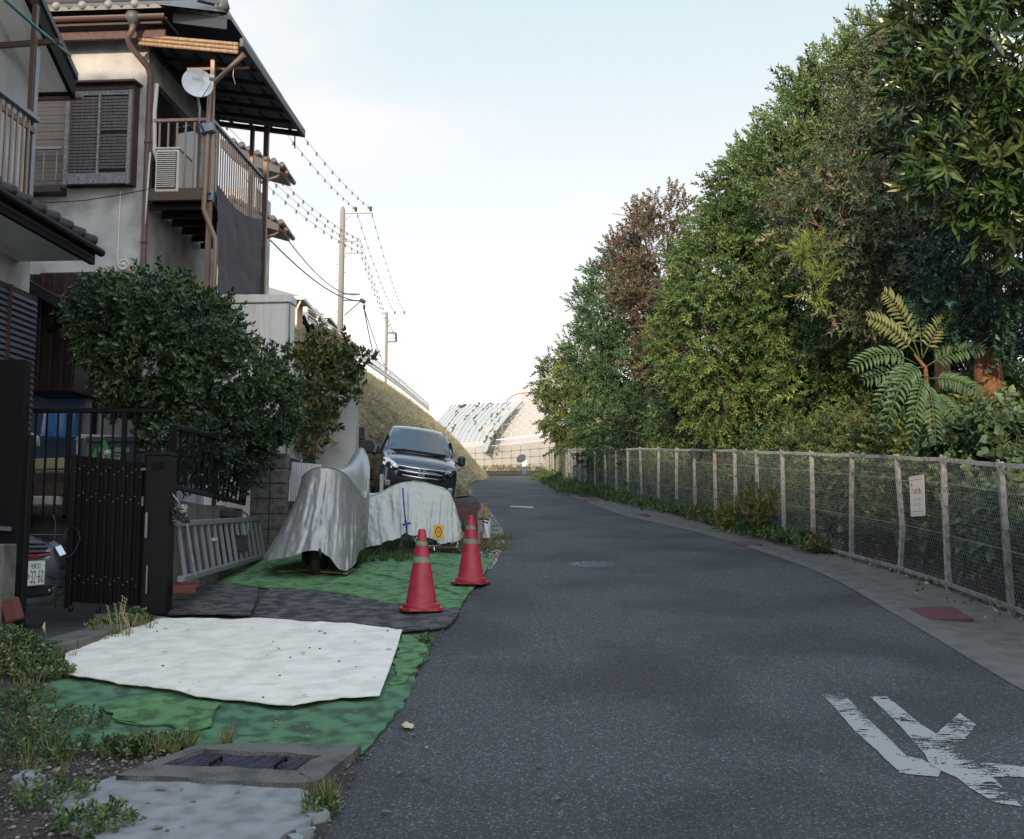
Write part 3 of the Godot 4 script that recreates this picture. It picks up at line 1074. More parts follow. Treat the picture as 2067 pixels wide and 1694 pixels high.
	tree("dark_tree", "dark green tree left of and below the russet crown",
		[lobe(Vector3(2.68, 7.77, -29.5), 0.95), lobe(Vector3(2.19, 6.73, -29.5), 0.80), lobe(Vector3(3.15, 6.31, -29), 1.2), lobe(Vector3(3.61, 4.9, -28.5), 1.1), lobe(Vector3(2.53, 8.86, -30), 0.55), lobe(Vector3(4.07, 5.49, -28), 1.0), lobe(Vector3(2.1, 8.29, -30), 0.40), lobe(Vector3(2.74, 4.96, -29), 1.0), lobe(Vector3(4.19, 4.38, -25), 1.1), lobe(Vector3(3.16, 9.29, -30), 0.6), lobe(Vector3(3.82, 7.79, -31), 1.4)],
		46.0, narrow, "leaf", [Color(0.041, 0.093, 0.049), Color(0.058, 0.131, 0.061), Color(0.088, 0.180, 0.077), Color(0.132, 0.224, 0.092)], Vector3(4.23, 3.84, -26), Vector3(4.09, 4.61, -27), 0.17, "bark", {"smin": 0.9, "smax": 1.4, "gap": -0.22, "twigs": 30, "twig_len": 0.8})
	tree("conifer_tree", "low yellow-green tree at the far end of the wood beside the pale wall",
		[lobe(Vector3(1.82, 7.78, -41), 0.85), lobe(Vector3(2.13, 6.33, -40), 1.05), lobe(Vector3(2.57, 8.16, -41), 0.95), lobe(Vector3(1.66, 6.26, -41), 0.62), lobe(Vector3(3.15, 6.98, -40), 1.1), lobe(Vector3(2.31, 5.41, -40), 0.8), lobe(Vector3(1.96, 8.81, -42), 0.4), lobe(Vector3(1.44, 7.3, -41), 0.4)],
		30.0, narrow, "leaf", [Color(0.047, 0.073, 0.026), Color(0.082, 0.121, 0.036), Color(0.134, 0.176, 0.049), Color(0.187, 0.234, 0.066)], Vector3(2.67, 4.59, -40), Vector3(2.41, 6.24, -40), 0.16, "bark", {"smin": 1.2, "smax": 1.9, "up": -0.15, "gap": -0.18, "freq": 0.9})
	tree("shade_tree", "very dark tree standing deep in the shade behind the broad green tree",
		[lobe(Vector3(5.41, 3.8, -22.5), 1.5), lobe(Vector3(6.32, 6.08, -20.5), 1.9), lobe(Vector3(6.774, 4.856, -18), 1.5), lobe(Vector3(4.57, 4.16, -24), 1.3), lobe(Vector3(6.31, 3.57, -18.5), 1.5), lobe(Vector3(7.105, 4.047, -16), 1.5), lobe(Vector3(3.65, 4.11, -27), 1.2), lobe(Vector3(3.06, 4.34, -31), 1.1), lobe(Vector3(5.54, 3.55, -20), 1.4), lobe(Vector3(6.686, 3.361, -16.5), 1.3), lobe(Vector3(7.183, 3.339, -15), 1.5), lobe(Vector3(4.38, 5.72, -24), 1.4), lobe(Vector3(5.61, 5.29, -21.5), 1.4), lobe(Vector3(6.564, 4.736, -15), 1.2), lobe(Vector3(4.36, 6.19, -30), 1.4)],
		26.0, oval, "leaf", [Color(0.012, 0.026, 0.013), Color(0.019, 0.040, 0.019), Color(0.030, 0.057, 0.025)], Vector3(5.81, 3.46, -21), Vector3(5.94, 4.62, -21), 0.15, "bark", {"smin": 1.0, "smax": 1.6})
	# bright sprays of new shoots
	var shoot := sprig(sprig_places(16, 0.20, 0.9, false, 15), 0.10, 0.022, 0.003, false, 0.2, 9)
	var t := thing("shoot_spray", "bright yellow-green spray of narrow young leaves low on the olive-grey tree", "branch", Vector3(3.942, 5.055, -14))
	var pts := crown_points([lobe(Vector3(3.901, 5.422, -14), 0.20), lobe(Vector3(4.072, 5.055, -14), 0.15), lobe(Vector3(3.962, 4.813, -14.1), 0.11)], 60.0, 0.9, -0.4)
	multi("foliage", t, shoot, "leaf_soft", leaf_frames(pts, 0.7, 1.1, 0.9, 0.5), tints(pts, [Color(0.13, 0.18, 0.035), Color(0.19, 0.25, 0.05), Color(0.25, 0.29, 0.07)])).set_meta("kind", "stuff")
	partw("stem", tube([Vector3(4.179, 4.568, -14.2), Vector3(4.029, 4.88, -14.1), Vector3(3.918, 5.321, -14)], [0.02, 0.014, 0.006], 5), "stem_green", t)
	# bare trunks that show between the crowns
	t = thing("broken_trunk", "pale bare broken trunk leaning left above the fence", "trunk", Vector3(4.17, 3.37, -20.5))
	partw("trunk", tube([Vector3(4.22, 3.13, -20.5), Vector3(4.18, 3.51, -20.5), Vector3(4.06, 3.96, -20.5)], [0.15, 0.125, 0.10], 9), "bark_pale", t)
	partw("stub", tube([Vector3(4.11, 3.79, -20.5), Vector3(3.91, 3.9, -20.3)], [0.04, 0.02], 6), "bark_pale", t)
	t = thing("leaning_trunk", "dark crooked trunk forking low behind the middle of the fence", "trunk", Vector3(4.01, 3.39, -24))
	partw("trunk", tube([Vector3(4.14, 3.34, -24), Vector3(3.96, 3.72, -24), Vector3(3.78, 4.16, -24), Vector3(3.7, 4.49, -24)], [0.15, 0.12, 0.10, 0.07], 8), "bark", t)
	partw("limb", tube([Vector3(3.95, 3.72, -24), Vector3(3.66, 3.86, -23.8)], [0.06, 0.03], 6), "bark", t)
	t = thing("ivy_cut_stump", "orange-brown ivy-cut trunk behind the pinnate-leaved sapling", "trunk", Vector3(5.595, 3.482, -14))
	partw("trunk", tube([Vector3(5.644, 3.159, -14), Vector3(5.6, 3.611, -14), Vector3(5.591, 4.133, -14)], [0.13, 0.11, 0.10], 8), "bark_orange", t)
	# dead bush
	t = thing("dead_bush", "bare straw-brown dead bush beside the far low tree", "bush", Vector3(2.98, 4.78, -36))
	var st := new_st()
	for k in 60:
		var a := rng.randf_range(-1.1, 1.1)
		var h := rng.randf_range(0.5, 1.05)
		var b: Vector3 = Vector3(2.95, 5.11, -36)
		var e := b + Vector3(sin(a) * h * 0.85, cos(a) * h * 1.05, rng.randf_range(-0.4, 0.4))
		add_tube(st, [b, b.lerp(e, 0.5) + Vector3(rng.randf_range(-0.08, 0.08), 0.05, 0), e], [0.02, 0.012, 0.005], 3, false)
	partw("twig", st, "straw", t).set_meta("kind", "stuff")

func build_sapling():
	# a young tree with long feathered leaves
	var t := thing("pinnate_sapling", "young tree with long feathery compound leaves in a star above the fence", "tree", Vector3(4.572, 2.496, -12))
	var hub: Vector3 = Vector3(4.605, 3.536, -12)
	partw("trunk", tube([Vector3(4.697, 2.344, -12.2), Vector3(4.667, 3.059, -12.1), hub, Vector3(4.485, 3.687, -12)], [0.035, 0.030, 0.024, 0.012], 7), "bark_orange", t)
	var fr := [
		[Vector3(4.554, 3.631, -12), Vector3(4.116, 4.345, -11.8), 0.15, 1], [Vector3(4.538, 3.648, -12), Vector3(3.887, 4.046, -11.7), 0.10, 1], [Vector3(4.576, 3.631, -12), Vector3(4.866, 4.111, -11.8), 0.12, 1],
		[Vector3(4.508, 3.575, -12), Vector3(3.641, 3.455, -11.5), 0.14, 0], [hub, Vector3(5.173, 3.707, -11.8), 0.12, 0], [hub, Vector3(3.857, 3.053, -11.4), 0.12, 0],
		[hub, Vector3(3.845, 2.734, -11.2), 0.16, 0], [Vector3(4.623, 3.435, -12), Vector3(4.172, 2.692, -11.3), 0.14, 0], [Vector3(4.632, 3.38, -12), Vector3(4.457, 2.66, -11.4), 0.12, 0],
		[Vector3(4.633, 3.408, -12), Vector3(5.062, 3.186, -11.6), 0.12, 0], [Vector3(4.638, 3.269, -12), Vector3(4.839, 2.722, -11.5), 0.12, 0], [Vector3(4.612, 3.435, -12), Vector3(3.889, 3.376, -11.9), 0.1, 0], [Vector3(4.616, 3.676, -12.1), Vector3(4.688, 4.367, -12.4), 0.1, 0]]
	var lm: Array = []
	for k in 2:
		var st := new_st()
		add_leaf(st, Transform3D.IDENTITY, 0.125 if k == 0 else 0.135, 0.034, Color.WHITE, true)
		lm.append(mesh_of(st))
	var tones: Array = []
	for c in [Color(0.125, 0.15, 0.055), Color(0.155, 0.17, 0.065), Color(0.045, 0.095, 0.038), Color(0.060, 0.120, 0.043), Color(0.040, 0.085, 0.045)]:
		var m: StandardMaterial3D = M["leaf"].duplicate()
		m.vertex_color_use_as_albedo = false
		m.albedo_color = lin(c.r, c.g, c.b)
		tones.append(m)
	for f in fr:
		var a: Vector3 = f[0]
		var b: Vector3 = f[1]
		var arch := Vector3(0, f[2] * a.distance_to(b), 0)
		var ps: Array = []
		for k in 9:
			var s := k / 8.0
			ps.append(a.lerp(b, s) + arch * sin(s * PI))
		var fo := partw("frond", tube(ps, [0.007, 0.007, 0.006, 0.006, 0.005, 0.005, 0.004, 0.003, 0.002], 4), "stem_green", t)
		var n := 14
		for k in n:
			var s := 0.20 + 0.80 * k / (n - 1.0)
			var p := a.lerp(b, s) + arch * sin(s * PI)
			var q := a.lerp(b, minf(s + 0.04, 1.04)) + arch * sin((s + 0.04) * PI)
			var fw := (q - p).normalized()
			var side := fw.cross(Vector3(0, 0.3, 1)).normalized()
			for sg in [-1.0, 1.0]:
				var y: Vector3 = (side * sg + fw * 0.55 - Vector3(0, 0.25 if f[3] == 0 else 0.0, 0) + Vector3(rng.randfn(), rng.randfn(), rng.randfn()) * 0.08).normalized()
				var x := y.cross(Vector3(0, 0.5, 1.0)).normalized()
				var bs := Basis(x, y, x.cross(y)).scaled(Vector3.ONE * (0.75 + 0.4 * sin(s * PI)) * (0.62 if k == n - 1 else 1.0))
				var o := MeshInstance3D.new()
				o.name = "leaflet"
				o.mesh = lm[k % 2]
				o.material_override = tones[rng.randi() % 2 if f[3] == 1 else 2 + rng.randi() % 3]
				fo.add_child(o, true)
				o.transform = fo.global_transform.affine_inverse() * Transform3D(bs, p)

func build_undergrowth():
	var oval := sprig(sprig_places(9, 0.16, 1.2, false, 21), 0.075, 0.048, 0.003, false, 0.28, 5)
	var kudzu := sprig(sprig_places(6, 0.16, 1.2, false, 22), 0.12, 0.11, 0.003, true, 0.25, 6)
	var grassy := new_st()
	for k in 9:
		var a := k * 2.4
		add_leaf(grassy, Transform3D(Basis(Vector3.UP, a) * Basis(Vector3.RIGHT, rng.randf_range(0.2, 0.8)), Vector3(cos(a), 0, sin(a)) * 0.02), rng.randf_range(0.16, 0.34), 0.012, Color.WHITE * rng.randf_range(0.8, 1.2))
	var gm := mesh_of(grassy)
	# the mass behind the wire, from the fence to the shade of the trees
	var pts: Array = []
	var kp: Array = []
	for k in 80000:
		var d := 8.2 + 54.0 * pow(rng.randf(), 2.5)
		var off := 0.24 + 2.3 * pow(rng.randf(), 2.1)
		if absf(d - 11.55) < 0.5 and off < 0.55:
			continue
		var x := fence_x(d) + off
		var n := noise.get_noise_2d(x * 0.9 + 3.0, d * 0.55)
		var top := 1.34 + 0.55 * n + 0.35 * smoothstep(0.3, 1.6, off) + 0.16 * smoothstep(26.0, 40.0, d)
		top *= 0.72 + 0.28 * smoothstep(0.05, 0.9, off)
		var low := 0.28 * (1.0 - smoothstep(14.0, 17.0, d)) * smoothstep(1.0, 0.2, off)
		var h := low + (top - low) * (1.0 - pow(rng.randf(), 1.6) * 0.85)
		var p := Vector3(x, land(x, d) + maxf(h, 0.05), -d)
		var g := noise.get_noise_3d(p.x * 1.5, p.y * 1.8, p.z * 1.5)
		if g < -0.30:
			continue
		var nn := Vector3(-0.7, 0.6, 0.5)
		if d < 15.5 and noise.get_noise_2d(x * 0.8 + 20.0, d * 0.6) > 0.12:
			kp.append([p, nn, g])
		else:
			pts.append([p, nn, g])
	var o := multi("undergrowth", self, oval, "leaf", leaf_frames(pts, 0.7, 1.35, 0.6, 0.5, 0.9), tints(pts, [Color(0.040, 0.080, 0.035), Color(0.070, 0.130, 0.050), Color(0.110, 0.180, 0.060), Color(0.18, 0.22, 0.07)]))
	o.name = numbered("undergrowth")
	tag(o, "tangle of small-leaved green undergrowth behind the wire fence", "undergrowth", "", "stuff")
	o = multi("creeper", self, kudzu, "leaf_soft", leaf_frames(kp, 0.7, 1.2, 0.6, 0.3, 0.8), tints(kp, [Color(0.045, 0.085, 0.045), Color(0.07, 0.125, 0.055), Color(0.105, 0.165, 0.07), Color(0.16, 0.20, 0.08)]))
	o.name = numbered("creeper")
	tag(o, "broad-leaved creeper climbing over the near undergrowth by the fence", "creeper", "", "stuff")
	for b in [["yellow_shrub", "light yellow-green shrub topping the fence below the pinnate sapling", [lobe(Vector3(4.333, 2.995, -16.2), 0.30), lobe(Vector3(4.482, 2.93, -15.2), 0.30), lobe(Vector3(4.611, 2.916, -14.3), 0.32), lobe(Vector3(4.719, 2.756, -13.5), 0.26), lobe(Vector3(4.702, 3.258, -15.2), 0.24), lobe(Vector3(4.286, 3.042, -17.2), 0.26), lobe(Vector3(4.823, 2.661, -12.8), 0.22)], oval, [Color(0.04, 0.078, 0.03), Color(0.07, 0.118, 0.042), Color(0.11, 0.155, 0.055), Color(0.165, 0.19, 0.08)]],
		["broadleaf_shrub", "grey-green large-leaved shrub over the fence at the right edge", [lobe(Vector3(4.823, 2.712, -11.4), 0.24), lobe(Vector3(4.829, 2.732, -10.6), 0.26), lobe(Vector3(4.772, 2.408, -10.2), 0.22), lobe(Vector3(4.703, 2.625, -11.9), 0.22), lobe(Vector3(4.846, 2.497, -11), 0.2)], kudzu, [Color(0.035, 0.07, 0.035), Color(0.06, 0.115, 0.055), Color(0.09, 0.15, 0.08), Color(0.14, 0.19, 0.11)]],
		["mound_shrub", "blue-green mounded shrub topping the fence left of the yellow-green one", [lobe(Vector3(4.3, 3.28, -19), 0.36), lobe(Vector3(4.06, 3.28, -19.5), 0.26), lobe(Vector3(4.53, 3.28, -18.5), 0.34)], oval, [Color(0.03, 0.065, 0.035), Color(0.05, 0.105, 0.05), Color(0.08, 0.14, 0.06)]],
		["fence_shrub", "green shrub spilling over the far part of the fence", [lobe(Vector3(3.51, 4.18, -30), 0.55), lobe(Vector3(3.11, 4.52, -33), 0.6), lobe(Vector3(2.54, 4.96, -38), 0.7), lobe(Vector3(3.77, 3.8, -27), 0.4)], oval, [Color(0.045, 0.085, 0.03), Color(0.085, 0.135, 0.045), Color(0.14, 0.18, 0.06)]]]:
		var g := thing(b[0], b[1], "shrub", Vector3(b[2][0][0].x, land(b[2][0][0].x, -b[2][0][0].z), b[2][0][0].z))
		var bp := crown_points(b[2], 105.0, 0.7, -0.22, 2.0)
		multi("foliage", g, b[3], "leaf", leaf_frames(bp, 0.6, 1.05, 0.7, 0.35), tints(bp, b[4])).set_meta("kind", "stuff")
		for l in b[2]:
			partw("stem", tube([on_land(l[0].x, l[0].z), l[0]], [0.012, 0.005], 4), "twig", g)
	# dry leaves along the foot of the fence
	var dl := new_st()
	add_leaf(dl, Transform3D.IDENTITY, 0.09, 0.05, Color.WHITE, true)
	var xf: Array = []
	var col: Array = []
	for k in 2600:
		var d := 8.0 + 14.0 * pow(rng.randf(), 1.4)
		var x := fence_x(d) + rng.randf_range(-0.05, 0.9)
		if rng.randf() < 0.03:
			x = fence_x(d) - rng.randf_range(0.05, 0.4)
		var b := Basis(Vector3(rng.randfn(), 0.6, rng.randfn()).normalized(), rng.randf() * TAU) * Basis(Vector3.RIGHT, PI / 2 + rng.randf_range(-0.6, 0.6))
		var y := land(x, d) if x > fence_x(d) + 0.1 else hill(d) + 0.035
		xf.append(Transform3D(b.scaled(Vector3.ONE * rng.randf_range(0.3, 0.75)), Vector3(x, y + rng.randf_range(0.01, 0.05), -d)))
		col.append([Color(0.24, 0.16, 0.10), Color(0.16, 0.10, 0.065), Color(0.36, 0.27, 0.19), Color(0.10, 0.06, 0.045)][rng.randi() % 4])
	o = multi("leaf_litter", self, mesh_of(dl), "leaf_soft", xf, col)
	o.name = numbered("leaf_litter")
	tag(o, "dry brown leaves lying along the foot of the wire fence", "leaves", "", "stuff")
	# weeds at the fence's foot on the lane side: [depth from, depth to, reach, height, count]
	pts = []
	for w in [[14.2, 15.6, 0.35, 0.22, 260], [15.6, 22.0, 0.40, 0.20, 1100], [22.0, 30.0, 0.42, 0.30, 900], [30.0, 62.0, 0.9, 0.6, 4200], [17.0, 20.5, 0.25, 0.6, 420], [26.0, 30.0, 0.22, 0.7, 400]]:
		for k in w[4]:
			var d := rng.randf_range(w[0], w[1])
			var off: float = rng.randf() * rng.randf() * w[2]
			var n := 0.5 + 0.8 * noise.get_noise_2d(d * 1.3, 4.0)
			var x := fence_x(d) + 0.12 - off
			var p := Vector3(x, hill(d) + 0.03 + rng.randf() * w[3] * clampf(n, 0.15, 1.0) * (1.0 - off / w[2] * 0.8), -d)
			pts.append([p, Vector3(-0.7, 0.6, 0.5), noise.get_noise_3d(p.x * 2.0, p.y * 2.0, p.z * 2.0)])
	o = multi("weeds", self, oval, "leaf", leaf_frames(pts, 0.55, 1.05, 0.5, 0.6, 0.9), tints(pts, [Color(0.055, 0.105, 0.036), Color(0.085, 0.15, 0.048), Color(0.12, 0.18, 0.055), Color(0.17, 0.18, 0.07)]))
	o.name = numbered("weeds")
	tag(o, "low green weeds creeping out from the foot of the fence into the gutter", "weeds", "", "stuff")
	# the yellowing bush that grows through the fence
	var t := thing("yellow_bush", "yellowing small-leaved bush growing through the middle of the fence", "bush", Vector3(3.814, 1.676, -17))
	var bp := crown_points([lobe(Vector3(3.72, 2.075, -17.6), 0.30), lobe(Vector3(3.877, 2.018, -16.9), 0.34), lobe(Vector3(3.6, 1.97, -18.2), 0.28), lobe(Vector3(3.915, 2.154, -16.4), 0.22), lobe(Vector3(3.798, 2.337, -17.2), 0.20)], 110.0, 0.9, -0.3, 2.0)
	multi("foliage", t, oval, "leaf", leaf_frames(bp, 0.45, 0.75, 0.6, 0.6), tints(bp, [Color(0.06, 0.085, 0.025), Color(0.13, 0.14, 0.035), Color(0.24, 0.20, 0.04), Color(0.30, 0.23, 0.06)])).set_meta("kind", "stuff")
	for k in 5:
		var a: Vector3 = Vector3(3.775, 1.638, -17)
		partw("stem", tube([a, a + Vector3(rng.randf_range(-0.25, 0.25), 0.3, 0.1), a + Vector3(rng.randf_range(-0.5, 0.5), 0.75, rng.randf_range(-0.5, 0.5))], [0.010, 0.008, 0.003], 4), "twig", t)

# ---------- the wire fence ----------
func build_fence():
	var f := thing("wire_fence", "long wire mesh fence of angle-iron posts along the right of the lane", "fence", on_land(4.2, -9.5))
	var ds: Array[float] = [6.75, 8.1, 9.5, 10.95, 12.25, 13.6, 14.9, 16.1, 17.3, 18.5, 19.7, 21.0, 22.2, 23.5, 24.9, 26.3]
	var d := 27.7
	while d < 63.0:
		ds.append(d)
		d += 1.4 if d < 38.0 else 1.9
	var lean := [0.0, 0.0, -0.02, 0.0, 0.0, 0.03, 0.0, 0.0, -0.01, 0.0, 0.0, 0.0, 0.02, 0.03, -0.02]
	var tops: Array[Vector3] = []
	var feet: Array[Vector3] = []
	for i in ds.size():
		var q := ds[i]
		var b := Vector3(fence_x(q), hill(q) + 0.03, -q)
		var h := 1.33 + 0.02 * noise.get_noise_1d(q * 3.3)
		if absf(q - 29.1) < 0.5:
			h += 0.10
		var t := b + Vector3(lean[i % lean.size()] * 1.2, h, lean[(i * 7) % lean.size()] * 1.5)
		feet.append(b)
		tops.append(t)
	for i in ds.size():
		var mat := "fence_paint" if i % 3 != 2 else "galvanised"
		var st := new_st()
		var ax := (feet[mini(i + 1, feet.size() - 1)] - feet[maxi(i - 1, 0)]).normalized()
		var b := feet[i]
		var t := tops[i]
		if i == 4:
			# the post that was knocked
			var m := b.lerp(t, 0.38) + Vector3(0.03, 0, 0.0)
			m -= Vector3(0.0, 0, -0.04)
			add_bar(st, b - Vector3(0, 0.05, 0), m, 0.05, 0.012, -ax.cross(Vector3.UP), 0.002)
			add_bar(st, m, t, 0.05, 0.012, -ax.cross(Vector3.UP), 0.002)
			add_bar(st, b + Vector3(0.025, 0, 0), m + Vector3(0.025, 0, 0), 0.012, 0.05, -ax.cross(Vector3.UP), 0.002)
			add_bar(st, m + Vector3(0.025, 0, 0), t + Vector3(0.025, 0, 0), 0.012, 0.05, -ax.cross(Vector3.UP), 0.002)
		else:
			var o := Vector3(0.022, 0, 0)
			add_bar(st, b - Vector3(0, 0.05, 0), t + Vector3(0, 0.02, 0), 0.052, 0.010, o.normalized(), 0.002)
			add_bar(st, b - Vector3(0, 0.05, 0) + o - ax * 0.02, t + o - ax * 0.02, 0.010, 0.048, o.normalized(), 0.002)
		partw("post", st, mat, f)
	for i in ds.size() - 1:
		var a := tops[i] - Vector3(0, 0.03, 0)
		var b := tops[i + 1] - Vector3(0, 0.03, 0)
		var sag := Vector3(0, -0.012 * absf(noise.get_noise_1d(i * 5.1)) * 2.0, 0)
		var st := new_st()
		add_bar(st, a, a.lerp(b, 0.5) + sag, 0.014, 0.042, Vector3.UP, 0.002)
		add_bar(st, a.lerp(b, 0.5) + sag, b, 0.014, 0.042, Vector3.UP, 0.002)
		partw("top_rail", st, "fence_paint" if i % 4 else "galvanised", f)
		if i < 9 or i % 2 == 0:
			partw("bottom_rail", bar(feet[i] + Vector3(0, 0.07, 0), feet[i + 1] + Vector3(0, 0.07, 0), 0.014, 0.042, Vector3.UP, 0.002), "galvanised", f)
		for hh in [0.42, 0.80]:
			partw("strand", tube([feet[i].lerp(tops[i], hh), feet[i].lerp(tops[i + 1], hh).lerp(feet[i + 1].lerp(tops[i + 1], hh), 0.5) + Vector3(0.01, -0.02 * randf_at(i, int(hh * 10)), 0), feet[i + 1].lerp(tops[i + 1], hh)], 0.0024, 4), "wire", f)
		# hexagonal netting, real wires
		if ds[i] > 46.0:
			continue
		var nt := new_st()
		var span := feet[i].distance_to(feet[i + 1])
		var cw := 0.052 if ds[i] < 24.0 else 0.08
		var ch := 0.036 if ds[i] < 24.0 else 0.056
		var nx := int(span / cw)
		var ny := int(1.22 / ch)
		var r := 0.0011 if ds[i] < 14.0 else (0.0014 if ds[i] < 24.0 else 0.0018)
		var pt := func(u: float, v: float) -> Vector3:
			var s := clampf(u / nx, 0.0, 1.0)
			var lo := feet[i].lerp(feet[i + 1], s) + Vector3(0, 0.08, 0)
			var hi := tops[i].lerp(tops[i + 1], s) - Vector3(0, 0.04, 0)
			var bulge := 0.03 * sin(s * PI) * noise.get_noise_2d(i * 3.0 + s * 2.0, v * 0.08)
			return lo.lerp(hi, v / ny) + Vector3(-0.004 + bulge, 0, 0)
		for jj in ny:
			for ii in nx:
				var o := 0.5 * (jj % 2)
				# zig-zag rows joined by short twists
				wire_piece(nt, pt.call(ii + o, jj + 0.0), pt.call(ii + o + 0.5, jj + 0.36), r)
				wire_piece(nt, pt.call(ii + o + 0.5, jj + 0.36), pt.call(ii + o + 1.0, jj + 0.0), r)
				wire_piece(nt, pt.call(ii + o + 0.5, jj + 0.36), pt.call(ii + o + 0.5, jj + 1.0), r * 1.25)
		var o2 := partw("netting", nt, "wire", f)
		o2.set_meta("kind", "stuff")
	# the notice
	var sd := 11.55
	var c := Vector3(fence_x(sd) - 0.03, hill(sd) + 0.03 + 0.905, -sd)
	var g := thing("notice_board", "white notice with red lettering wired to the mesh fence", "sign", c, -PI / 2 + 0.03)
	part("board", box(Vector3.ZERO, Vector3(0.37, 0.43, 0.008), Basis.IDENTITY, 0.002), "sign_white", g)
	var qm := QuadMesh.new()
	qm.size = Vector2(0.365, 0.425)
	var pm := StandardMaterial3D.new()
	pm.resource_name = "notice_print"
	pm.albedo_texture = notice_print()
	pm.roughness = 0.6
	M["notice_print"] = pm
	part("print", qm, "notice_print", g, Transform3D(Basis.IDENTITY, Vector3(0, 0, 0.0065)))

func wire_piece(st: SurfaceTool, a: Vector3, b: Vector3, r: float):
	var f := (b - a).normalized()
	var u := Vector3(r, 0, 0)
	var v := f.cross(Vector3.RIGHT).normalized() * r
	var p := [a + u, a - u * 0.5 + v, a - u * 0.5 - v]
	var q := [b + u, b - u * 0.5 + v, b - u * 0.5 - v]
	for k in 3:
		var j := (k + 1) % 3
		quad(st, p[k], q[k], q[j], p[j])

# strokes (0..1, y down) drawn into a picture with a round pen
func pen(im: Image, strokes: Array, at: Vector2, size: Vector2, wide: float, c: Color):
	for s in strokes:
		for i in s.size() - 1:
			var a: Vector2 = at + s[i] * size
			var b: Vector2 = at + s[i + 1] * size
			var n := int(a.distance_to(b)) + 1
			for k in n + 1:
				var p := a.lerp(b, float(k) / n)
				im.fill_rect(Rect2i(int(p.x - wide * 0.5), int(p.y - wide * 0.5), maxi(1, int(wide)), maxi(1, int(wide))), c)

func strokes_of(text: String) -> Array:
	# "x,y x,y;x,y ..." in hundredths
	var out: Array = []
	for s in text.split(";"):
		var line: Array = []
		for p in s.split(" "):
			var xy := p.split(",")
			line.append(Vector2(xy[0].to_float(), xy[1].to_float()) / 100.0)
		out.append(line)
	return out

func notice_print() -> ImageTexture:
	var im := Image.create(548, 638, false, Image.FORMAT_RGB8)
	im.fill(Color(0.86, 0.84, 0.82))
	var red := Color(0.74, 0.16, 0.24)
	var pale := Color(0.84, 0.45, 0.47)
	im.fill_rect(Rect2i(12, 16, 524, 6), pale)
	im.fill_rect(Rect2i(30, 56, 490, 9), red)
	im.fill_rect(Rect2i(30, 560, 490, 9), red)
	im.fill_rect(Rect2i(12, 602, 524, 6), pale)
	pen(im, [[Vector2(0.1, 0.9), Vector2(0.5, 0.1), Vector2(0.9, 0.9)], [Vector2(0.5, 0.3), Vector2(0.55, 0.7), Vector2(0.4, 0.95)]], Vector2(60, 92), Vector2(60, 72), 12, Color(0.66, 0.25, 0.28))
	var glyphs := [
		"15,22 60,22 45,30;10,62 20,85 65,85;74,8 80,20;88,4 94,16",
		"25,15 60,15 35,75 15,85 10,70 30,58 90,75;75,40 72,70 55,92",
		"5,28 35,28;20,8 20,92 10,85;5,62 35,50;62,5 40,35;62,5 95,35;50,38 85,38;66,38 66,58;42,58 92,58;50,68 50,92 86,92 86,68 50,68",
		"10,20 90,18;60,19 40,45 42,70 65,90 80,90",
		"10,18 45,18;28,5 28,45;28,20 8,42;28,20 46,38;55,18 92,18;73,5 73,45;73,20 55,42;73,20 94,40;25,52 75,52;10,64 90,64;50,64 50,94 40,90;30,74 18,90;70,74 84,90",
		"52,8 52,88;52,42 85,42;22,38 22,88;5,88 95,88"]
	for k in glyphs.size():
		pen(im, strokes_of(glyphs[k]), Vector2(62 + k * 71, 196), Vector2(64, 98), 9, red)
	var grey := Color(0.48, 0.52, 0.56)
	for row in 2:
		for k in 7:
			var g: String = glyphs[(k * 5 + row * 2 + 1) % 6]
			pen(im, strokes_of(g), Vector2(126 + k * 44, 350 + row * 76), Vector2(38, 50), 4, grey)
	for k in 6:
		pen(im, strokes_of(glyphs[(k * 2 + 1) % 6]), Vector2(356 + k * 26, 510), Vector2(20, 26), 3, grey)
	return ImageTexture.create_from_image(im)

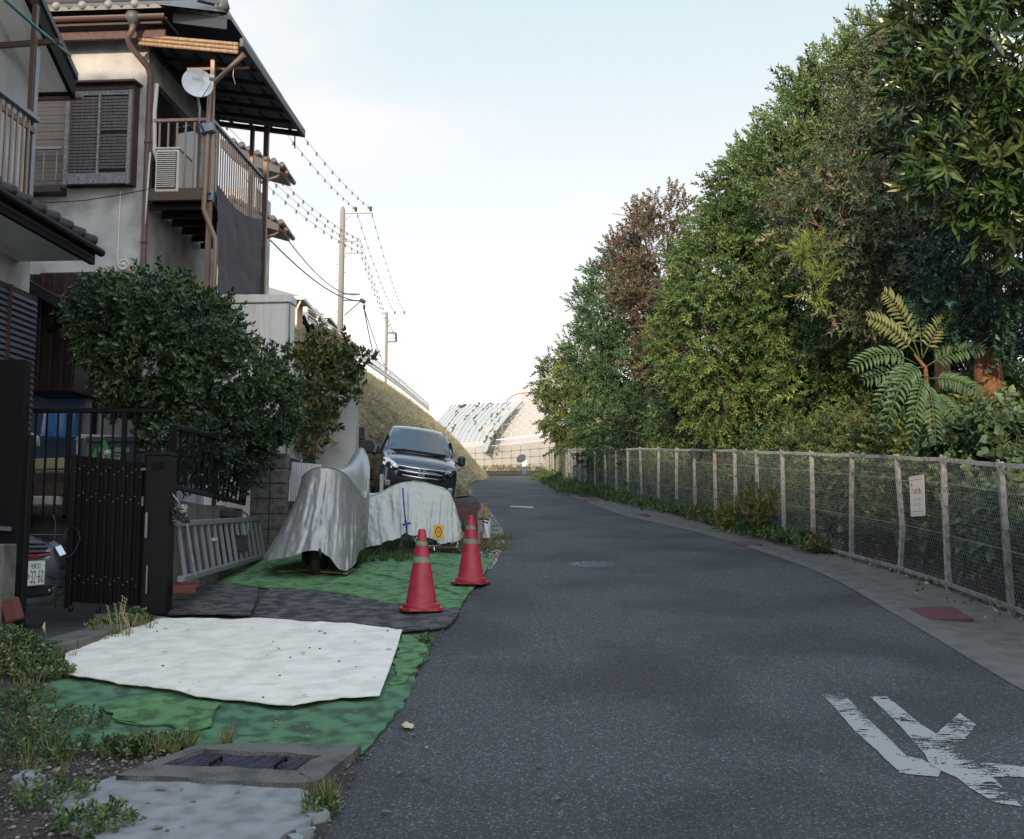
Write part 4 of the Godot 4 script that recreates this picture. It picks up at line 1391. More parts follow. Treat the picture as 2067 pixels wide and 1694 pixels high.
func build_road_marks():
	# the worn white sign painted on the lane, stroke by stroke
	var strokes := [
		[Vector2(1.879, -6.756), Vector2(2.012, -6.756), Vector2(1.97, -6.239), Vector2(1.957, -5.878), Vector2(1.93, -5.482), Vector2(1.986, -5.428), Vector2(2.012, -5.268), Vector2(1.964, -5.164), Vector2(1.805, -5.216), Vector2(1.812, -5.374), Vector2(1.82, -5.648), Vector2(1.819, -5.936), Vector2(1.855, -6.365)],
		[Vector2(2.151, -6.689), Vector2(2.25, -6.689), Vector2(2.237, -6.365), Vector2(2.219, -6.056), Vector2(2.23, -5.878), Vector2(2.527, -6.302), Vector2(2.517, -6.056), Vector2(2.219, -5.592), Vector2(2.204, -5.374), Vector2(2.214, -5.216), Vector2(2.189, -5.013), Vector2(2.159, -4.769), Vector2(2.064, -4.817), Vector2(2.041, -5.013), Vector2(2.042, -5.164), Vector2(1.984, -5.321), Vector2(2.037, -5.537), Vector2(2.062, -5.762), Vector2(2.098, -6.056), Vector2(2.123, -6.365)],
		[Vector2(2.193, -5.428), Vector2(2.282, -5.374), Vector2(2.411, -5.321), Vector2(2.528, -5.321), Vector2(2.431, -5.113), Vector2(2.337, -5.164), Vector2(2.201, -5.164)]]
	var t := thing("road_marking", "worn cracked white stop sign painted on the asphalt at the lower right", "road marking", Vector3(2.0, hill(5.4), -5.4))
	var cracks := FastNoiseLite.new()
	cracks.seed = 3
	cracks.noise_type = FastNoiseLite.TYPE_CELLULAR
	cracks.cellular_return_type = FastNoiseLite.RETURN_DISTANCE2_DIV
	cracks.frequency = 1.0
	for s in strokes:
		var poly := ragged(PackedVector2Array(s), 0.03, 0.006)
		var st := laid(poly, 0.0085, 0.0085, 0.0, 2.0, 0.0, func(p: Vector2) -> bool:
			var c := cracks.get_noise_2d(p.x * 4.0 + 0.25 * noise.get_noise_2d(p.x * 9.0, p.y * 9.0), p.y * 7.5)
			var wear := noise.get_noise_2d(p.x * 1.7 + 5.0, p.y * 1.7) + 0.75 * noise.get_noise_2d(p.x * 7.0, p.y * 42.0) + 0.30 * noise.get_noise_2d(p.x * 70.0, p.y * 90.0)
			return c < -0.085 and wear < 0.24, true)
		partw("stroke", st, "line_paint", t)
	var faint := laid(PackedVector2Array([Vector2(-0.04, -25.377), Vector2(0.484, -25.126), Vector2(0.47, -24.387), Vector2(-0.039, -24.877)]), 0.12, 0.0085, 0.0, 2.0, 0.0, null, true)
	solo("road_line", faint, "line_paint", "short faint white line across the lane beyond the cones", "road marking")
	# manhole and the red plates over the gutter
	var c: Vector3 = Vector3(1.007, 1.323, -13.424)
	var up := Vector3(0, 1.0, 0.098).normalized()
	var bs := Basis(Vector3.RIGHT, atan(0.098))
	t = thing("manhole_cover", "round blue-grey iron manhole cover in the middle of the lane", "manhole cover", c + Vector3(0, 0.006, 0))
	var ml := new_st(true)
	add_lathe(ml, [Vector2(0.30, 0.0), Vector2(0.30, 0.008), Vector2(0.292, 0.010), Vector2(0.0, 0.010)], 40, Transform3D(bs, Vector3.ZERO))
	part("lid", ml, "manhole_iron", t)
	var rg := new_st()
	add_lathe(rg, [Vector2(0.335, -0.01), Vector2(0.335, 0.006), Vector2(0.306, 0.006), Vector2(0.306, -0.01)], 40, Transform3D(bs, Vector3.ZERO))
	part("frame", rg, "iron_cover", t)
	for k in 26:
		var a := k * 2.399
		var rr := 0.27 * sqrt((k + 0.5) / 26.0)
		part("stud", box(Vector3(0, 0.0125, 0), Vector3(0.034, 0.005, 0.022), Basis.IDENTITY, 0.001), "manhole_iron", t, Transform3D(bs, Vector3.ZERO) * Transform3D(Basis(Vector3.UP, k), Vector3(cos(a) * rr, 0, sin(a) * rr)))
	var plates := [["nearest of the red plates set in the concrete gutter, below the notice", [Vector2(3.527, -9.959), Vector2(4.01, -10.059), Vector2(3.92, -9.382), Vector2(3.525, -9.382)]],
		["second red plate in the gutter, right of the yellowing bush", [Vector2(3.256, -16.218), Vector2(3.564, -16.218), Vector2(3.585, -15.741), Vector2(3.226, -15.585)]],
		["third red plate in the gutter, left of the yellowing bush", [Vector2(2.47, -22.298), Vector2(2.76, -22.521), Vector2(2.757, -21.859), Vector2(2.48, -21.859)]],
		["farthest red plate in the gutter, where the lane bends", [Vector2(1.667, -28.596), Vector2(2.108, -28.596), Vector2(2.125, -27.48), Vector2(1.684, -27.208)]]]
	for p in plates:
		var st := laid(PackedVector2Array(p[1]), 0.1, 0.016, 0.0, 2.0, 0.03, null, true)
		solo("gutter_plate", st, "red_plate", p[0], "drain cover", "red plates along the gutter")

# ---------- the old two-storey house on the left ----------
const LEAN := -0.0669

func slat_set(root: Node3D, nm: String, mat: String, x0: float, x1: float, y0: float, y1: float, n: int, z: float, tilt := 0.5, th := 0.9, skip := []):
	# louvres: n thin boards across, each a part, sharing one mesh
	var h := (y1 - y0) / n
	var m := mesh_of(box(Vector3.ZERO, Vector3(x1 - x0, h * th, 0.010), Basis(Vector3.RIGHT, tilt), 0.0))
	for k in n:
		if k in skip:
			continue
		var o := part(nm, m, mat, root, Transform3D(Basis(Vector3.BACK, rng.randf_range(-0.006, 0.006)), Vector3((x0 + x1) * 0.5, y0 + (k + 0.5) * h, z + 0.0)))

func louvre_box(root: Node3D, x0: float, x1: float, y0: float, y1: float, nm: String, skip: Array):
	# the wooden box that the storm shutters slide into
	var w := Node3D.new()
	w.name = nm
	root.add_child(w, true)
	w.position = Vector3((x0 + x1) * 0.5, y0, 0.0)
	var hw := (x1 - x0) * 0.5
	var h := y1 - y0
	part("backing", box(Vector3(0, h * 0.5, 0.08), Vector3(hw * 2 - 0.02, h, 0.12)), "dark_void", w)
	part("cap", box(Vector3(0, h + 0.03, 0.15), Vector3(hw * 2 + 0.14, 0.035, 0.34), Basis(Vector3.RIGHT, 0.12), 0.006), "red_wood", w)
	part("head_board", box(Vector3(0, h - 0.03, 0.17), Vector3(hw * 2 + 0.02, 0.10, 0.08), Basis.IDENTITY, 0.004), "red_wood", w)
	for s in [-1.0, 1.0]:
		part("stile", box(Vector3(s * (hw - 0.035), h * 0.5 - 0.03, 0.17), Vector3(0.065, h - 0.04, 0.07), Basis.IDENTITY, 0.004), "grey_wood", w)
	part("side_panel", box(Vector3(hw + 0.012, h * 0.5, 0.10), Vector3(0.02, h, 0.20)), "red_wood", w)
	part("middle_stile", box(Vector3(0.0, h * 0.5, 0.165), Vector3(0.035, h - 0.3, 0.05), Basis.IDENTITY, 0.003), "grey_wood", w)
	part("top_board", box(Vector3(0, h - 0.12, 0.165), Vector3(hw * 2 - 0.13, 0.08, 0.05), Basis.IDENTITY, 0.003), "grey_wood", w)
	part("bottom_board", box(Vector3(0, 0.09, 0.168), Vector3(hw * 2 - 0.13, 0.17, 0.05), Basis.IDENTITY, 0.004), "grey_wood", w)
	slat_set(w, "slat", "weathered_slat", -hw + 0.07, -0.02, 0.19, h - 0.17, 24, 0.165, 0.5, 0.66)
	slat_set(w, "slat", "weathered_slat", 0.02, hw - 0.07, 0.19, h - 0.17, 24, 0.165, 0.5, 0.66, skip)

func tile_row(root: Node3D, a: Vector3, b: Vector3, n: int, mat: String, down: Vector3, size := 0.15, balls := ""):
	# the row of pan tiles along an eave, each tile a part; the ends of the cover tiles are round
	var st := new_st(true)
	var w := a.distance_to(b) / n
	grid(st, 6, 1, func(i, j):
		var t: float = i / 6.0
		return Vector3((t - 0.5) * w, 0.045 * sin(t * PI) - 0.02 + (0.0 if j == 0 else 0.0), 0.16 - 0.34 * j))
	grid(st, 6, 1, func(i, j):
		var t: float = i / 6.0
		return Vector3((t - 0.5) * w, (0.045 * sin(t * PI) - 0.02) * (1 - j) - 0.035 * j, 0.161))
	var m := mesh_of(st)
	var bs := new_st(true)
	add_lathe(bs, [Vector2(0, -0.065), Vector2(0.03, -0.058), Vector2(0.055, -0.035), Vector2(0.065, 0.0), Vector2(0.055, 0.035), Vector2(0.03, 0.058), Vector2(0, 0.065)], 14)
	var bm := mesh_of(bs)
	var x := (b - a).normalized()
	var z := (down - x * down.dot(x)).normalized()
	var bas := Basis(x, z.cross(x), z)
	for k in n:
		var p := a.lerp(b, (k + 0.5) / n)
		part("eave_tile", m, mat, root, Transform3D(bas, p))
		if balls != "" and k % 2 == 0:
			part("tile_end", bm, balls, root, Transform3D(Basis.IDENTITY, a.lerp(b, float(k) / n) + z * 0.15 + Vector3(0, 0.035, 0)))

func build_main_house():
	var h := thing("stucco_house", "old two-storey grey stucco house with louvred shutter boxes and a side balcony", "house", Vector3(-5.36, 0, -16), LEAN)
	# walls
	var w := new_st()
	add_box(w, Vector3(-3.6, 7.44, -0.08), Vector3(6.76, 4.05, 0.16))
	add_box(w, Vector3(-0.29, 7.44, -1.62), Vector3(0.14, 4.05, 2.92))
	add_box(w, Vector3(-7.0, 7.44, -1.62), Vector3(0.14, 4.05, 2.92))
	add_box(w, Vector3(-3.6, 7.44, -3.16), Vector3(6.76, 4.05, 0.16))
	part("upper_wall", w, "stucco", h)
	w = new_st()
	add_box(w, Vector3(-3.6, 3.2, -0.09), Vector3(6.74, 4.42, 0.16))
	add_box(w, Vector3(-0.30, 3.2, -1.62), Vector3(0.14, 4.42, 2.9))
	add_box(w, Vector3(-7.0, 3.2, -1.62), Vector3(0.14, 4.42, 2.9))
	part("lower_wall", w, "stucco_grey", h)
	part("base_board", box(Vector3(-3.6, 2.9, 0.03), Vector3(6.6, 1.9, 0.05)), "dark_wood", h)
	# shutter boxes and windows
	louvre_box(h, -1.40, -0.36, 6.95, 8.50, "shutter_box", [0, 12])
	louvre_box(h, -1.54, -0.38, 4.06, 5.54, "shutter_box", [6, 17])
	var win := Node3D.new()
	win.name = "shuttered_window"
	h.add_child(win, true)
	win.position = Vector3(-2.1, 6.9, 0)
	part("head_board", box(Vector3(0, 1.62, 0.08), Vector3(1.36, 0.055, 0.14), Basis.IDENTITY, 0.004), "red_wood", win)
	part("white_strip", box(Vector3(0, 1.56, 0.05), Vector3(1.34, 0.045, 0.05)), "white_paint", win)
	part("shutter_backing", box(Vector3(0, 0.75, 0.01), Vector3(1.34, 1.55, 0.02)), "box_brown", win)
	slat_set(win, "shutter_slat", "shutter_beige", -0.67, 0.67, 0.04, 1.53, 23, 0.035, 0.30, 0.86)
	part("sill", box(Vector3(0, -0.02, 0.12), Vector3(1.38, 0.10, 0.22), Basis.IDENTITY, 0.006), "dark_wood", win)
	part("guard_top_rail", box(Vector3(0, 0.62, 0.20), Vector3(1.34, 0.05, 0.045), Basis.IDENTITY, 0.008), "alu", win)
	for k in 7:
		var x := -0.60 + k * 0.2
		part("guard_bar", tube([Vector3(x, 0.61, 0.20), Vector3(x, 0.12, 0.20), Vector3(x, 0.05, 0.18), Vector3(x, 0.02, 0.10)], 0.011, 6), "alu", win)
	win = Node3D.new()
	win.name = "lower_window"
	h.add_child(win, true)
	win.position = Vector3(-2.1, 4.05, 0)
	part("head_board", box(Vector3(0, 1.47, 0.08), Vector3(1.20, 0.055, 0.14), Basis.IDENTITY, 0.004), "red_wood", win)
	part("shutter_backing", box(Vector3(0, 0.70, 0.01), Vector3(1.14, 1.45, 0.02)), "box_brown", win)
	slat_set(win, "shutter_slat", "dark_wood", -0.57, 0.57, 0.02, 1.40, 20, 0.035, 0.30, 0.8)
	part("sill", box(Vector3(0, -0.04, 0.10), Vector3(1.2, 0.09, 0.18), Basis.IDENTITY, 0.006), "dark_wood", win)
	# eave in front: soffit, fascia, gutter
	part("soffit", box(Vector3(-3.55, 9.40, 0.22), Vector3(7.5, 0.04, 0.62)), "dark_wood", h)
	part("fascia", box(Vector3(-3.6, 9.235, 0.30), Vector3(7.5, 0.14, 0.05), Basis.IDENTITY, 0.004), "red_wood", h)
	part("rafter_board", box(Vector3(-3.6, 9.36, 0.44), Vector3(7.5, 0.09, 0.05)), "dark_wood", h)
	var gt := new_st(true)
	grid(gt, 10, 1, func(i, j):
		var a: float = PI + PI * i / 10.0
		return Vector3(-7.4 if j == 0 else 0.22, 9.42 + 0.062 * sin(a), 0.50 + 0.062 * cos(a)))
	part("gutter", gt, "pipe_brown", h)
	for k in 6:
		part("gutter_hook", tube([Vector3(-0.35 - k * 1.25, 9.45, 0.44), Vector3(-0.35 - k * 1.25, 9.44, 0.565), Vector3(-0.33 - k * 1.25, 9.34, 0.585)], 0.008, 4), "alu", h)
	# rain head and down pipe
	var hd := new_st(true)
	add_lathe(hd, [Vector2(0.0, -0.10), Vector2(0.05, -0.09), Vector2(0.105, 0.0), Vector2(0.11, 0.09), Vector2(0.0, 0.09)], 8)
	part("rain_head", hd, "tile", h, Transform3D(Basis(Vector3.UP, 0.4), Vector3(-0.27, 9.37, 0.50)))
	part("down_pipe", tube([Vector3(-0.27, 9.30, 0.50), Vector3(-0.28, 9.20, 0.50), Vector3(-0.36, 9.10, 0.46), Vector3(-0.34, 9.00, 0.40), Vector3(-0.17, 8.78, 0.14), Vector3(-0.155, 8.68, 0.075), Vector3(-0.155, 6.0, 0.07), Vector3(-0.16, 2.6, 0.07)], [0.052, 0.046, 0.045, 0.045, 0.045, 0.045, 0.045, 0.045], 10), "pipe_brown", h)
	for y in [7.6, 6.05, 5.1]:
		part("pipe_collar", tube([Vector3(-0.155, y, 0.07), Vector3(-0.155, y + 0.05, 0.07)], 0.054, 10), "pipe_brown", h)
	part("cable_duct", tube([Vector3(-0.055, 8.55, 0.05), Vector3(-0.07, 8.1, 0.06), Vector3(-0.055, 7.5, 0.05), Vector3(0.02, 7.2, 0.0), Vector3(0.10, 7.12, -0.06)], 0.032, 8), "ac_white", h)
	part("thin_pipe", tube([Vector3(-0.10, 7.45, 0.10), Vector3(-0.13, 6.6, 0.10), Vector3(-0.15, 5.9, 0.09)], 0.014, 6), "ac_white", h)
	# small things on the wall
	part("wall_cable", tube([Vector3(-0.572, 6.879, 0.02), Vector3(-0.575, 6.394, 0.02), Vector3(-0.574, 5.82, 0.02), Vector3(-0.544, 5.748, 0.03), Vector3(-0.467, 5.747, 0.03)], 0.008, 5), "panel_white", h)
	var dsc := new_st(true)
	add_lathe(dsc, [Vector2(0.0, 0.03), Vector2(0.03, 0.03), Vector2(0.035, 0.018), Vector2(0.055, 0.018), Vector2(0.06, 0.03), Vector2(0.085, 0.03), Vector2(0.09, 0.0)], 20)
	part("wall_fitting", dsc, "ac_white", h, Transform3D(Basis(Vector3.RIGHT, PI / 2), Vector3(-0.48, 5.747, 0)))
	# the roof: pan tiles, hipped at the right
	var rf := new_st()
	var e0 := Vector3(-7.6, 9.52, 0.62)
	var e1 := Vector3(0.22, 9.52, 0.62)
	var r0 := Vector3(-7.6, 10.72, -1.5)
	var r1 := Vector3(0.35, 10.72, -1.5)
	var s1 := Vector3(0.95, 9.72, -0.05)
	var s2 := Vector3(0.95, 9.72, -3.3)
	var b0 := Vector3(-7.6, 9.62, -3.6)
	quad(rf, e0, r0, r1, e1)
	tri(rf, e1, r1, s1)
	tri(rf, s1, r1, s2)
	quad(rf, r0, b0, s2, r1)
	part("roof", rf, "tile", h)
	# courses of tiles where the roof can be seen rising above the eave
	for c in 3:
		var up := (r0 - e0).normalized() * (0.02 + c * 0.30)
		tile_row(h, Vector3(-3.0, 9.53, 0.50) + up + Vector3(0, 0.03, 0), Vector3(0.20, 9.53, 0.50) + up + Vector3(0, 0.03, 0), 16, "tile_light" if c == 0 else "tile", Vector3(0, -0.4, 1), 0.15, "tile_light" if c == 0 else "")
	tile_row(h, Vector3(0.22, 9.70, 0.16), Vector3(0.95, 9.74, -0.28), 5, "tile", Vector3(0.35, -0.4, 1.0))
	part("verge_board", prism(PackedVector2Array([Vector2(0, 0), Vector2(0.80, 0.06), Vector2(0.80, 0.30), Vector2(0, 0.22)]), 0.05, Transform3D(Basis(Vector3.UP, 0.5), Vector3(0.22, 9.42, 0.22))), "verge_blue", h)
	part("ridge", tube([Vector3(-7.6, 10.78, -1.5), Vector3(0.4, 10.78, -1.5)], 0.11, 8), "tile", h)
	part("hip_ridge", tube([Vector3(0.35, 10.78, -1.5), Vector3(0.9, 9.82, -0.1)], 0.09, 8), "tile", h)
	var orn := new_st()
	add_prism(orn, PackedVector2Array([Vector2(-0.13, 0), Vector2(0.13, 0), Vector2(0.15, 0.10), Vector2(0.07, 0.17), Vector2(0.04, 0.26), Vector2(-0.04, 0.26), Vector2(-0.07, 0.17), Vector2(-0.15, 0.10)]), 0.10)
	part("ridge_end_tile", orn, "tile", h, Transform3D(Basis(Vector3.UP, 0.6), Vector3(0.62, 9.86, -0.05)))
	# balcony along the side
	part("balcony_floor", box(Vector3(0.34, 6.78, -1.25), Vector3(0.92, 0.06, 2.66)), "dark_wood", h)
	part("balcony_front_beam", box(Vector3(0.30, 6.80, 0.06), Vector3(0.86, 0.19, 0.06), Basis.IDENTITY, 0.006), "bronze", h)
	part("balcony_side_beam", box(Vector3(0.82, 6.80, -1.25), Vector3(0.06, 0.19, 2.62), Basis.IDENTITY, 0.006), "alu_blue", h)
	for k in 6:
		part("joist", box(Vector3(0.30, 6.70, -0.2 - k * 0.44), Vector3(0.98, 0.10, 0.05)), "dark_wood", h)
	part("balcony_front_rail", box(Vector3(0.34, 7.96, 0.06), Vector3(0.88, 0.055, 0.06), Basis.IDENTITY, 0.008), "bronze_light", h)
	part("balcony_side_rail", box(Vector3(0.82, 7.95, -1.27), Vector3(0.075, 0.055, 2.62), Basis.IDENTITY, 0.008), "alu_blue", h)
	var bl := mesh_of(box(Vector3.ZERO, Vector3(0.026, 1.10, 0.016)))
	for k in 6:
		part("baluster", bl, "bronze_light", h, Transform3D(Basis.IDENTITY, Vector3(0.02 + k * 0.135, 7.40, 0.06)))
	bl = mesh_of(box(Vector3.ZERO, Vector3(0.016, 1.10, 0.030)))
	for k in 23:
		part("baluster", bl, "bronze_light", h, Transform3D(Basis.IDENTITY, Vector3(0.82, 7.40, -0.06 - k * 0.108)))
	part("corner_post", box(Vector3(0.82, 7.9, 0.07), Vector3(0.07, 2.2, 0.07), Basis.IDENTITY, 0.006), "bronze_light", h)
	part("far_post", box(Vector3(0.86, 6.4, -2.60), Vector3(0.085, 5.0, 0.085), Basis.IDENTITY, 0.006), "bronze", h)
	part("far_post", box(Vector3(0.60, 6.4, -2.62), Vector3(0.07, 5.0, 0.07), Basis.IDENTITY, 0.006), "bronze", h)
	part("near_post", box(Vector3(0.80, 4.7, -0.02), Vector3(0.075, 4.0, 0.075), Basis.IDENTITY, 0.006), "bronze_light", h)
	part("awning_pipe", tube([Vector3(1.36, 8.86, 0.30), Vector3(1.05, 8.62, 0.22), Vector3(0.84, 8.48, 0.15), Vector3(0.80, 8.35, 0.14), Vector3(0.78, 6.9, 0.13), Vector3(0.76, 6.55, 0.12), Vector3(0.80, 6.42, 0.08), Vector3(0.93, 6.12, 0.06), Vector3(0.94, 5.9, 0.06), Vector3(0.90, 3.5, 0.06)], 0.036, 9), "bronze_light", h)
	# sliding door behind the balcony
	part("door_frame", box(Vector3(-0.21, 7.75, -1.25), Vector3(0.06, 1.9, 1.9)), "dark_wood", h)
	part("door_glass", box(Vector3(-0.172, 7.70, -1.55), Vector3(0.012, 1.7, 0.95)), "windscreen", h)
	var dm := mesh_of(box(Vector3.ZERO, Vector3(0.012, 0.035, 0.80)))
	for k in 30:
		part("door_slat", dm, "dark_wood", h, Transform3D(Basis(Vector3.BACK, 0.5), Vector3(-0.165, 6.95 + k * 0.056, -0.62)))
	# awning: fascia, beams, rafters and sheets of ribbed plastic
	for k in 3:
		part("awning_fascia", bar(Vector3(-0.262, 9.211, 0.3) - Vector3(0, k * 0.062, 0), Vector3(1.285, 9.021, 0.3) - Vector3(0, k * 0.062, 0), 0.05, 0.055, Vector3.UP, 0.012), "tan_wood", h)
	part("awning_edge_beam", bar(Vector3(1.40, 8.95, 0.52), Vector3(1.40, 8.92, -3.05), 0.07, 0.14, Vector3.UP, 0.01), "verge_blue", h)
	part("awning_wall_beam", bar(Vector3(-0.16, 9.16, 0.28), Vector3(-0.16, 9.16, -3.0), 0.06, 0.10), "dark_wood", h)
	part("awning_back_rail", bar(Vector3(-0.16, 9.14, -3.02), Vector3(1.40, 8.90, -3.02), 0.05, 0.09), "dark_wood", h)
	for k in 7:
		var z := 0.20 - k * 0.53
		part("awning_rafter", bar(Vector3(-0.15, 9.13, z), Vector3(1.38, 8.89, z), 0.045, 0.075), "dark_wood", h)
	for k in 4:
		var x := 0.12 + k * 0.36
		part("awning_purlin", bar(Vector3(x, 9.155 - (x + 0.15) * 0.157, 0.28), Vector3(x, 9.155 - (x + 0.15) * 0.157, -3.0), 0.04, 0.035), "dark_wood", h)
	for k in 4:
		var st := new_st(true)
		grid(st, 1, 28, func(i, j): return Vector3(-0.16 + 1.57 * i, 9.215 - 0.245 * i + 0.010 * cos(j * PI) + k * 0.003, 0.30 - k * 0.84 - j * 0.03))
		part("awning_sheet", st, "poly_roof", h)
	part("hanging_bar", bar(Vector3(0.353, 8.841, -0.1), Vector3(1.324, 8.835, -0.1), 0.03, 0.04), "tan_wood", h)
	part("cord", tube([Vector3(1.083, 8.859, -0.1), Vector3(1.072, 8.724, -0.1), Vector3(1.115, 8.58, -0.1)], 0.008, 4), "ac_white", h)
	part("cord", tube([Vector3(1.3, 8.824, -2.835), Vector3(1.3, 8.576, -2.856)], 0.012, 4), "cable", h)
	# small pent roof over the side door below
	part("porch_roof", tube([Vector3(-0.213, 5.376, 0.2), Vector3(-0.099, 5.539, 0.2), Vector3(-0.177, 5.678, -0.2), Vector3(-0.144, 5.748, -0.8)], 0.035, 8), "ac_white", h)
	part("porch_sheet", box(Vector3(-0.156, 5.628, -0.5), Vector3(0.5, 0.03, 0.9), Basis(Vector3.BACK, -0.25)), "dark_wood", h)

	# air conditioner on the balcony
	var a := thing("air_conditioner", "cream outdoor air conditioner unit standing on the balcony behind the railing", "air conditioner", h.to_global(Vector3(0.17, 6.82, -0.20)), LEAN)
	part("casing", box(Vector3(0, 0.34, 0), Vector3(0.36, 0.66, 0.62), Basis.IDENTITY, 0.015), "ac_white", a)
	part("grille_frame", box(Vector3(0.0, 0.345, 0.315), Vector3(0.30, 0.58, 0.012), Basis.IDENTITY, 0.004), "box_brown", a)
	var am := mesh_of(box(Vector3.ZERO, Vector3(0.28, 0.012, 0.012)))
	for k in 17:
		part("grille_bar", am, "ac_white", a, Transform3D(Basis.IDENTITY, Vector3(0, 0.09 + k * 0.032, 0.328)))
	part("top_cover", box(Vector3(0, 0.69, 0), Vector3(0.38, 0.03, 0.64), Basis.IDENTITY, 0.01), "ac_white", a)
	for s in [-1.0, 1.0]:
		part("foot", box(Vector3(s * 0.12, 0.005, 0), Vector3(0.05, 0.03, 0.5)), "rubber", a)

	# satellite dish on the balcony post
	var c: Vector3 = h.to_global(Vector3(0.713, 8.343, 0.42))
	var ds := thing("satellite_dish", "white round satellite dish on the balcony's corner post", "satellite dish", c)
	var face := (Vector3(0.36, 0.20, 0.90)).normalized()
	var bx := Vector3.UP.cross(face).normalized()
	var bb := Basis(bx, face, bx.cross(face))
	var prof: Array = []
	for k in 9:
		var r := 0.222 * k / 8.0
		prof.append(Vector2(r, 0.075 * (r / 0.222) * (r / 0.222)))
	prof.append(Vector2(0.228, 0.078))
	prof.append(Vector2(0.228, 0.068))
	for k in 5:
		var r := 0.222 * (1.0 - k / 5.0)
		prof.append(Vector2(r, 0.075 * (r / 0.222) * (r / 0.222) - 0.012))
	var sd := new_st(true)
	add_lathe(sd, prof, 36)
	part("reflector", sd, "dish_white", ds, Transform3D(bb * Basis.from_scale(Vector3(1, 1, 1.06)), Vector3.ZERO))
	var arm_foot := bb * Vector3(0.0, 0.07, 0.21)
	part("feed_arm", tube([bb * Vector3(0, 0.0, 0.20), bb * Vector3(0.06, 0.10, 0.25), bb * Vector3(0.15, 0.26, 0.14), bb * Vector3(0.17, 0.30, 0.06)], 0.011, 6), "ac_white", ds)
	part("feed_horn", box(bb * Vector3(0.17, 0.31, 0.04), Vector3(0.07, 0.10, 0.07), bb, 0.012), "ac_white", ds)
	part("mast", tube([bb * Vector3(0, -0.03, 0.0), bb * Vector3(0, -0.10, 0.03), Vector3(0.02, -0.30, -0.10), Vector3(0.01, -0.52, -0.12), Vector3(0.06, -0.62, -0.20)], 0.018, 8), "alu_blue", ds)
	part("clamp", box(Vector3(0.10, -0.56, -0.26), Vector3(0.22, 0.16, 0.14), Basis(Vector3.BACK, 0.2), 0.02), "alu_blue", ds)
	var tm := TextMesh.new()
	tm.text = "DMS"
	tm.font_size = 24
	tm.pixel_size = 0.0032
	tm.depth = 0.003
	var sf := SystemFont.new()
	sf.font_names = PackedStringArray(["Droid Sans"])
	tm.font = sf
	part("lettering", tm, "print_grey", ds, Transform3D(Basis(bx, -bx.cross(face), face), bb * Vector3(0.0, 0.055, -0.09)))

	# the dark net hung from the balcony
	var corners: Array = [Vector3(0.88, 7.03, -0.088), Vector3(0.88, 7.175, -2.4), Vector3(0.88, 5.887, -2.571), Vector3(0.88, 5.328, -0.153)]
	var n := new_st(true)
	grid(n, 26, 22, func(i, j):
		var u: float = i / 26.0
		var v: float = j / 22.0
		var p: Vector3 = corners[0].lerp(corners[1], u).lerp(corners[3].lerp(corners[2], u), v)
		p.y -= 0.16 * sin(u * PI) * (1.0 - v) + 0.02
		p.x += 0.05 * sin(u * 9.0 + v * 2.0) * (0.2 + v) * 0.6 + 0.03 * noise.get_noise_2d(u * 5.0, v * 3.0)
		return h.to_global(p))
	solo("shade_net", n, "shade_net", "dark purple-brown shade net hung from the balcony railing", "shade net")
	# black line across the wall
	solo("house_cable", tube([h.to_global(Vector3(-1.847, 6.614, 0.5)), h.to_global(Vector3(-1.474, 6.608, 0.4)), h.to_global(Vector3(-0.994, 6.66, 0.3)), h.to_global(Vector3(-0.512, 6.765, 0.2)), h.to_global(Vector3(-0.101, 6.881, 0.1))], 0.008, 5), "cable", "thin black cable sagging across the grey wall below the louvred shutters", "cable")

	# the next house up, of which the eaves show
	var p := thing("eaves_house", "house behind the balcony of which two dark tiled eaves stick out", "house", Vector3(-7.5, 4.0, -27.5), LEAN)
	partw("wall", box(Vector3(-9.2, 5.9, -26.9), Vector3(5.9, 8.8, 1.2), Basis(Vector3.UP, LEAN)), "white_wall", p)
	for q in [[Vector3(-5.57, 10.66, -26), 1.0], [Vector3(-5.56, 9.23, -26), 0.9]]:
		var t: Vector3 = q[0]
		var st := new_st()
		add_prism(st, PackedVector2Array([Vector2(0, 0), Vector2(-1.5, 0.75), Vector2(-1.5, 0.55), Vector2(-0.9, 0.1), Vector2(0, -0.16)]), 1.0, Transform3D(Basis(Vector3.UP, LEAN), t + Vector3(0, 0, -0.6)))
		partw("roof", st, "roof_dark", p)
		for k in 7:
			partw("roof_tile", tube([t + Vector3(-0.02 - k * 0.2, 0.05 + k * 0.1, 0.42), t + Vector3(-0.02 - k * 0.2, 0.05 + k * 0.1, -0.5)], 0.075, 8), "tile", p)
		partw("gutter", tube([t + Vector3(0.08, -0.10, 0.3), t + Vector3(0.1, -0.10, -0.5)], 0.06, 8), "pipe_brown", p)
		partw("gutter_pipe", tube([t + Vector3(-0.05, -0.1, 0.3), t + Vector3(-0.15, -0.22, 0.3), t + Vector3(-0.55, -0.36, 0.3)], 0.04, 6), "pipe_brown", p)

	# white cabinet-like shed beside the house
	var sh := thing("white_shed", "plain off-white metal shed with a lipped top behind the clipped shrub", "shed", Vector3(-3.98, 1.6, -17.4))
	partw("wall", box(Vector3(-4.0, 3.45, -17.2), Vector3(0.96, 3.86, 0.3), Basis(Vector3.UP, LEAN), 0.006), "panel_white", sh)
	partw("top_lip", box(Vector3(-4.0, 5.46, -17.2), Vector3(1.0, 0.13, 0.36), Basis(Vector3.UP, LEAN), 0.008), "panel_white", sh)
	partw("corner_strip", box(Vector3(-3.525, 3.45, -16.98), Vector3(0.02, 3.86, 0.03), Basis(Vector3.UP, LEAN)), "alu_blue", sh)
	# torn dark tarpaulin behind it
	var tp := new_st(true)
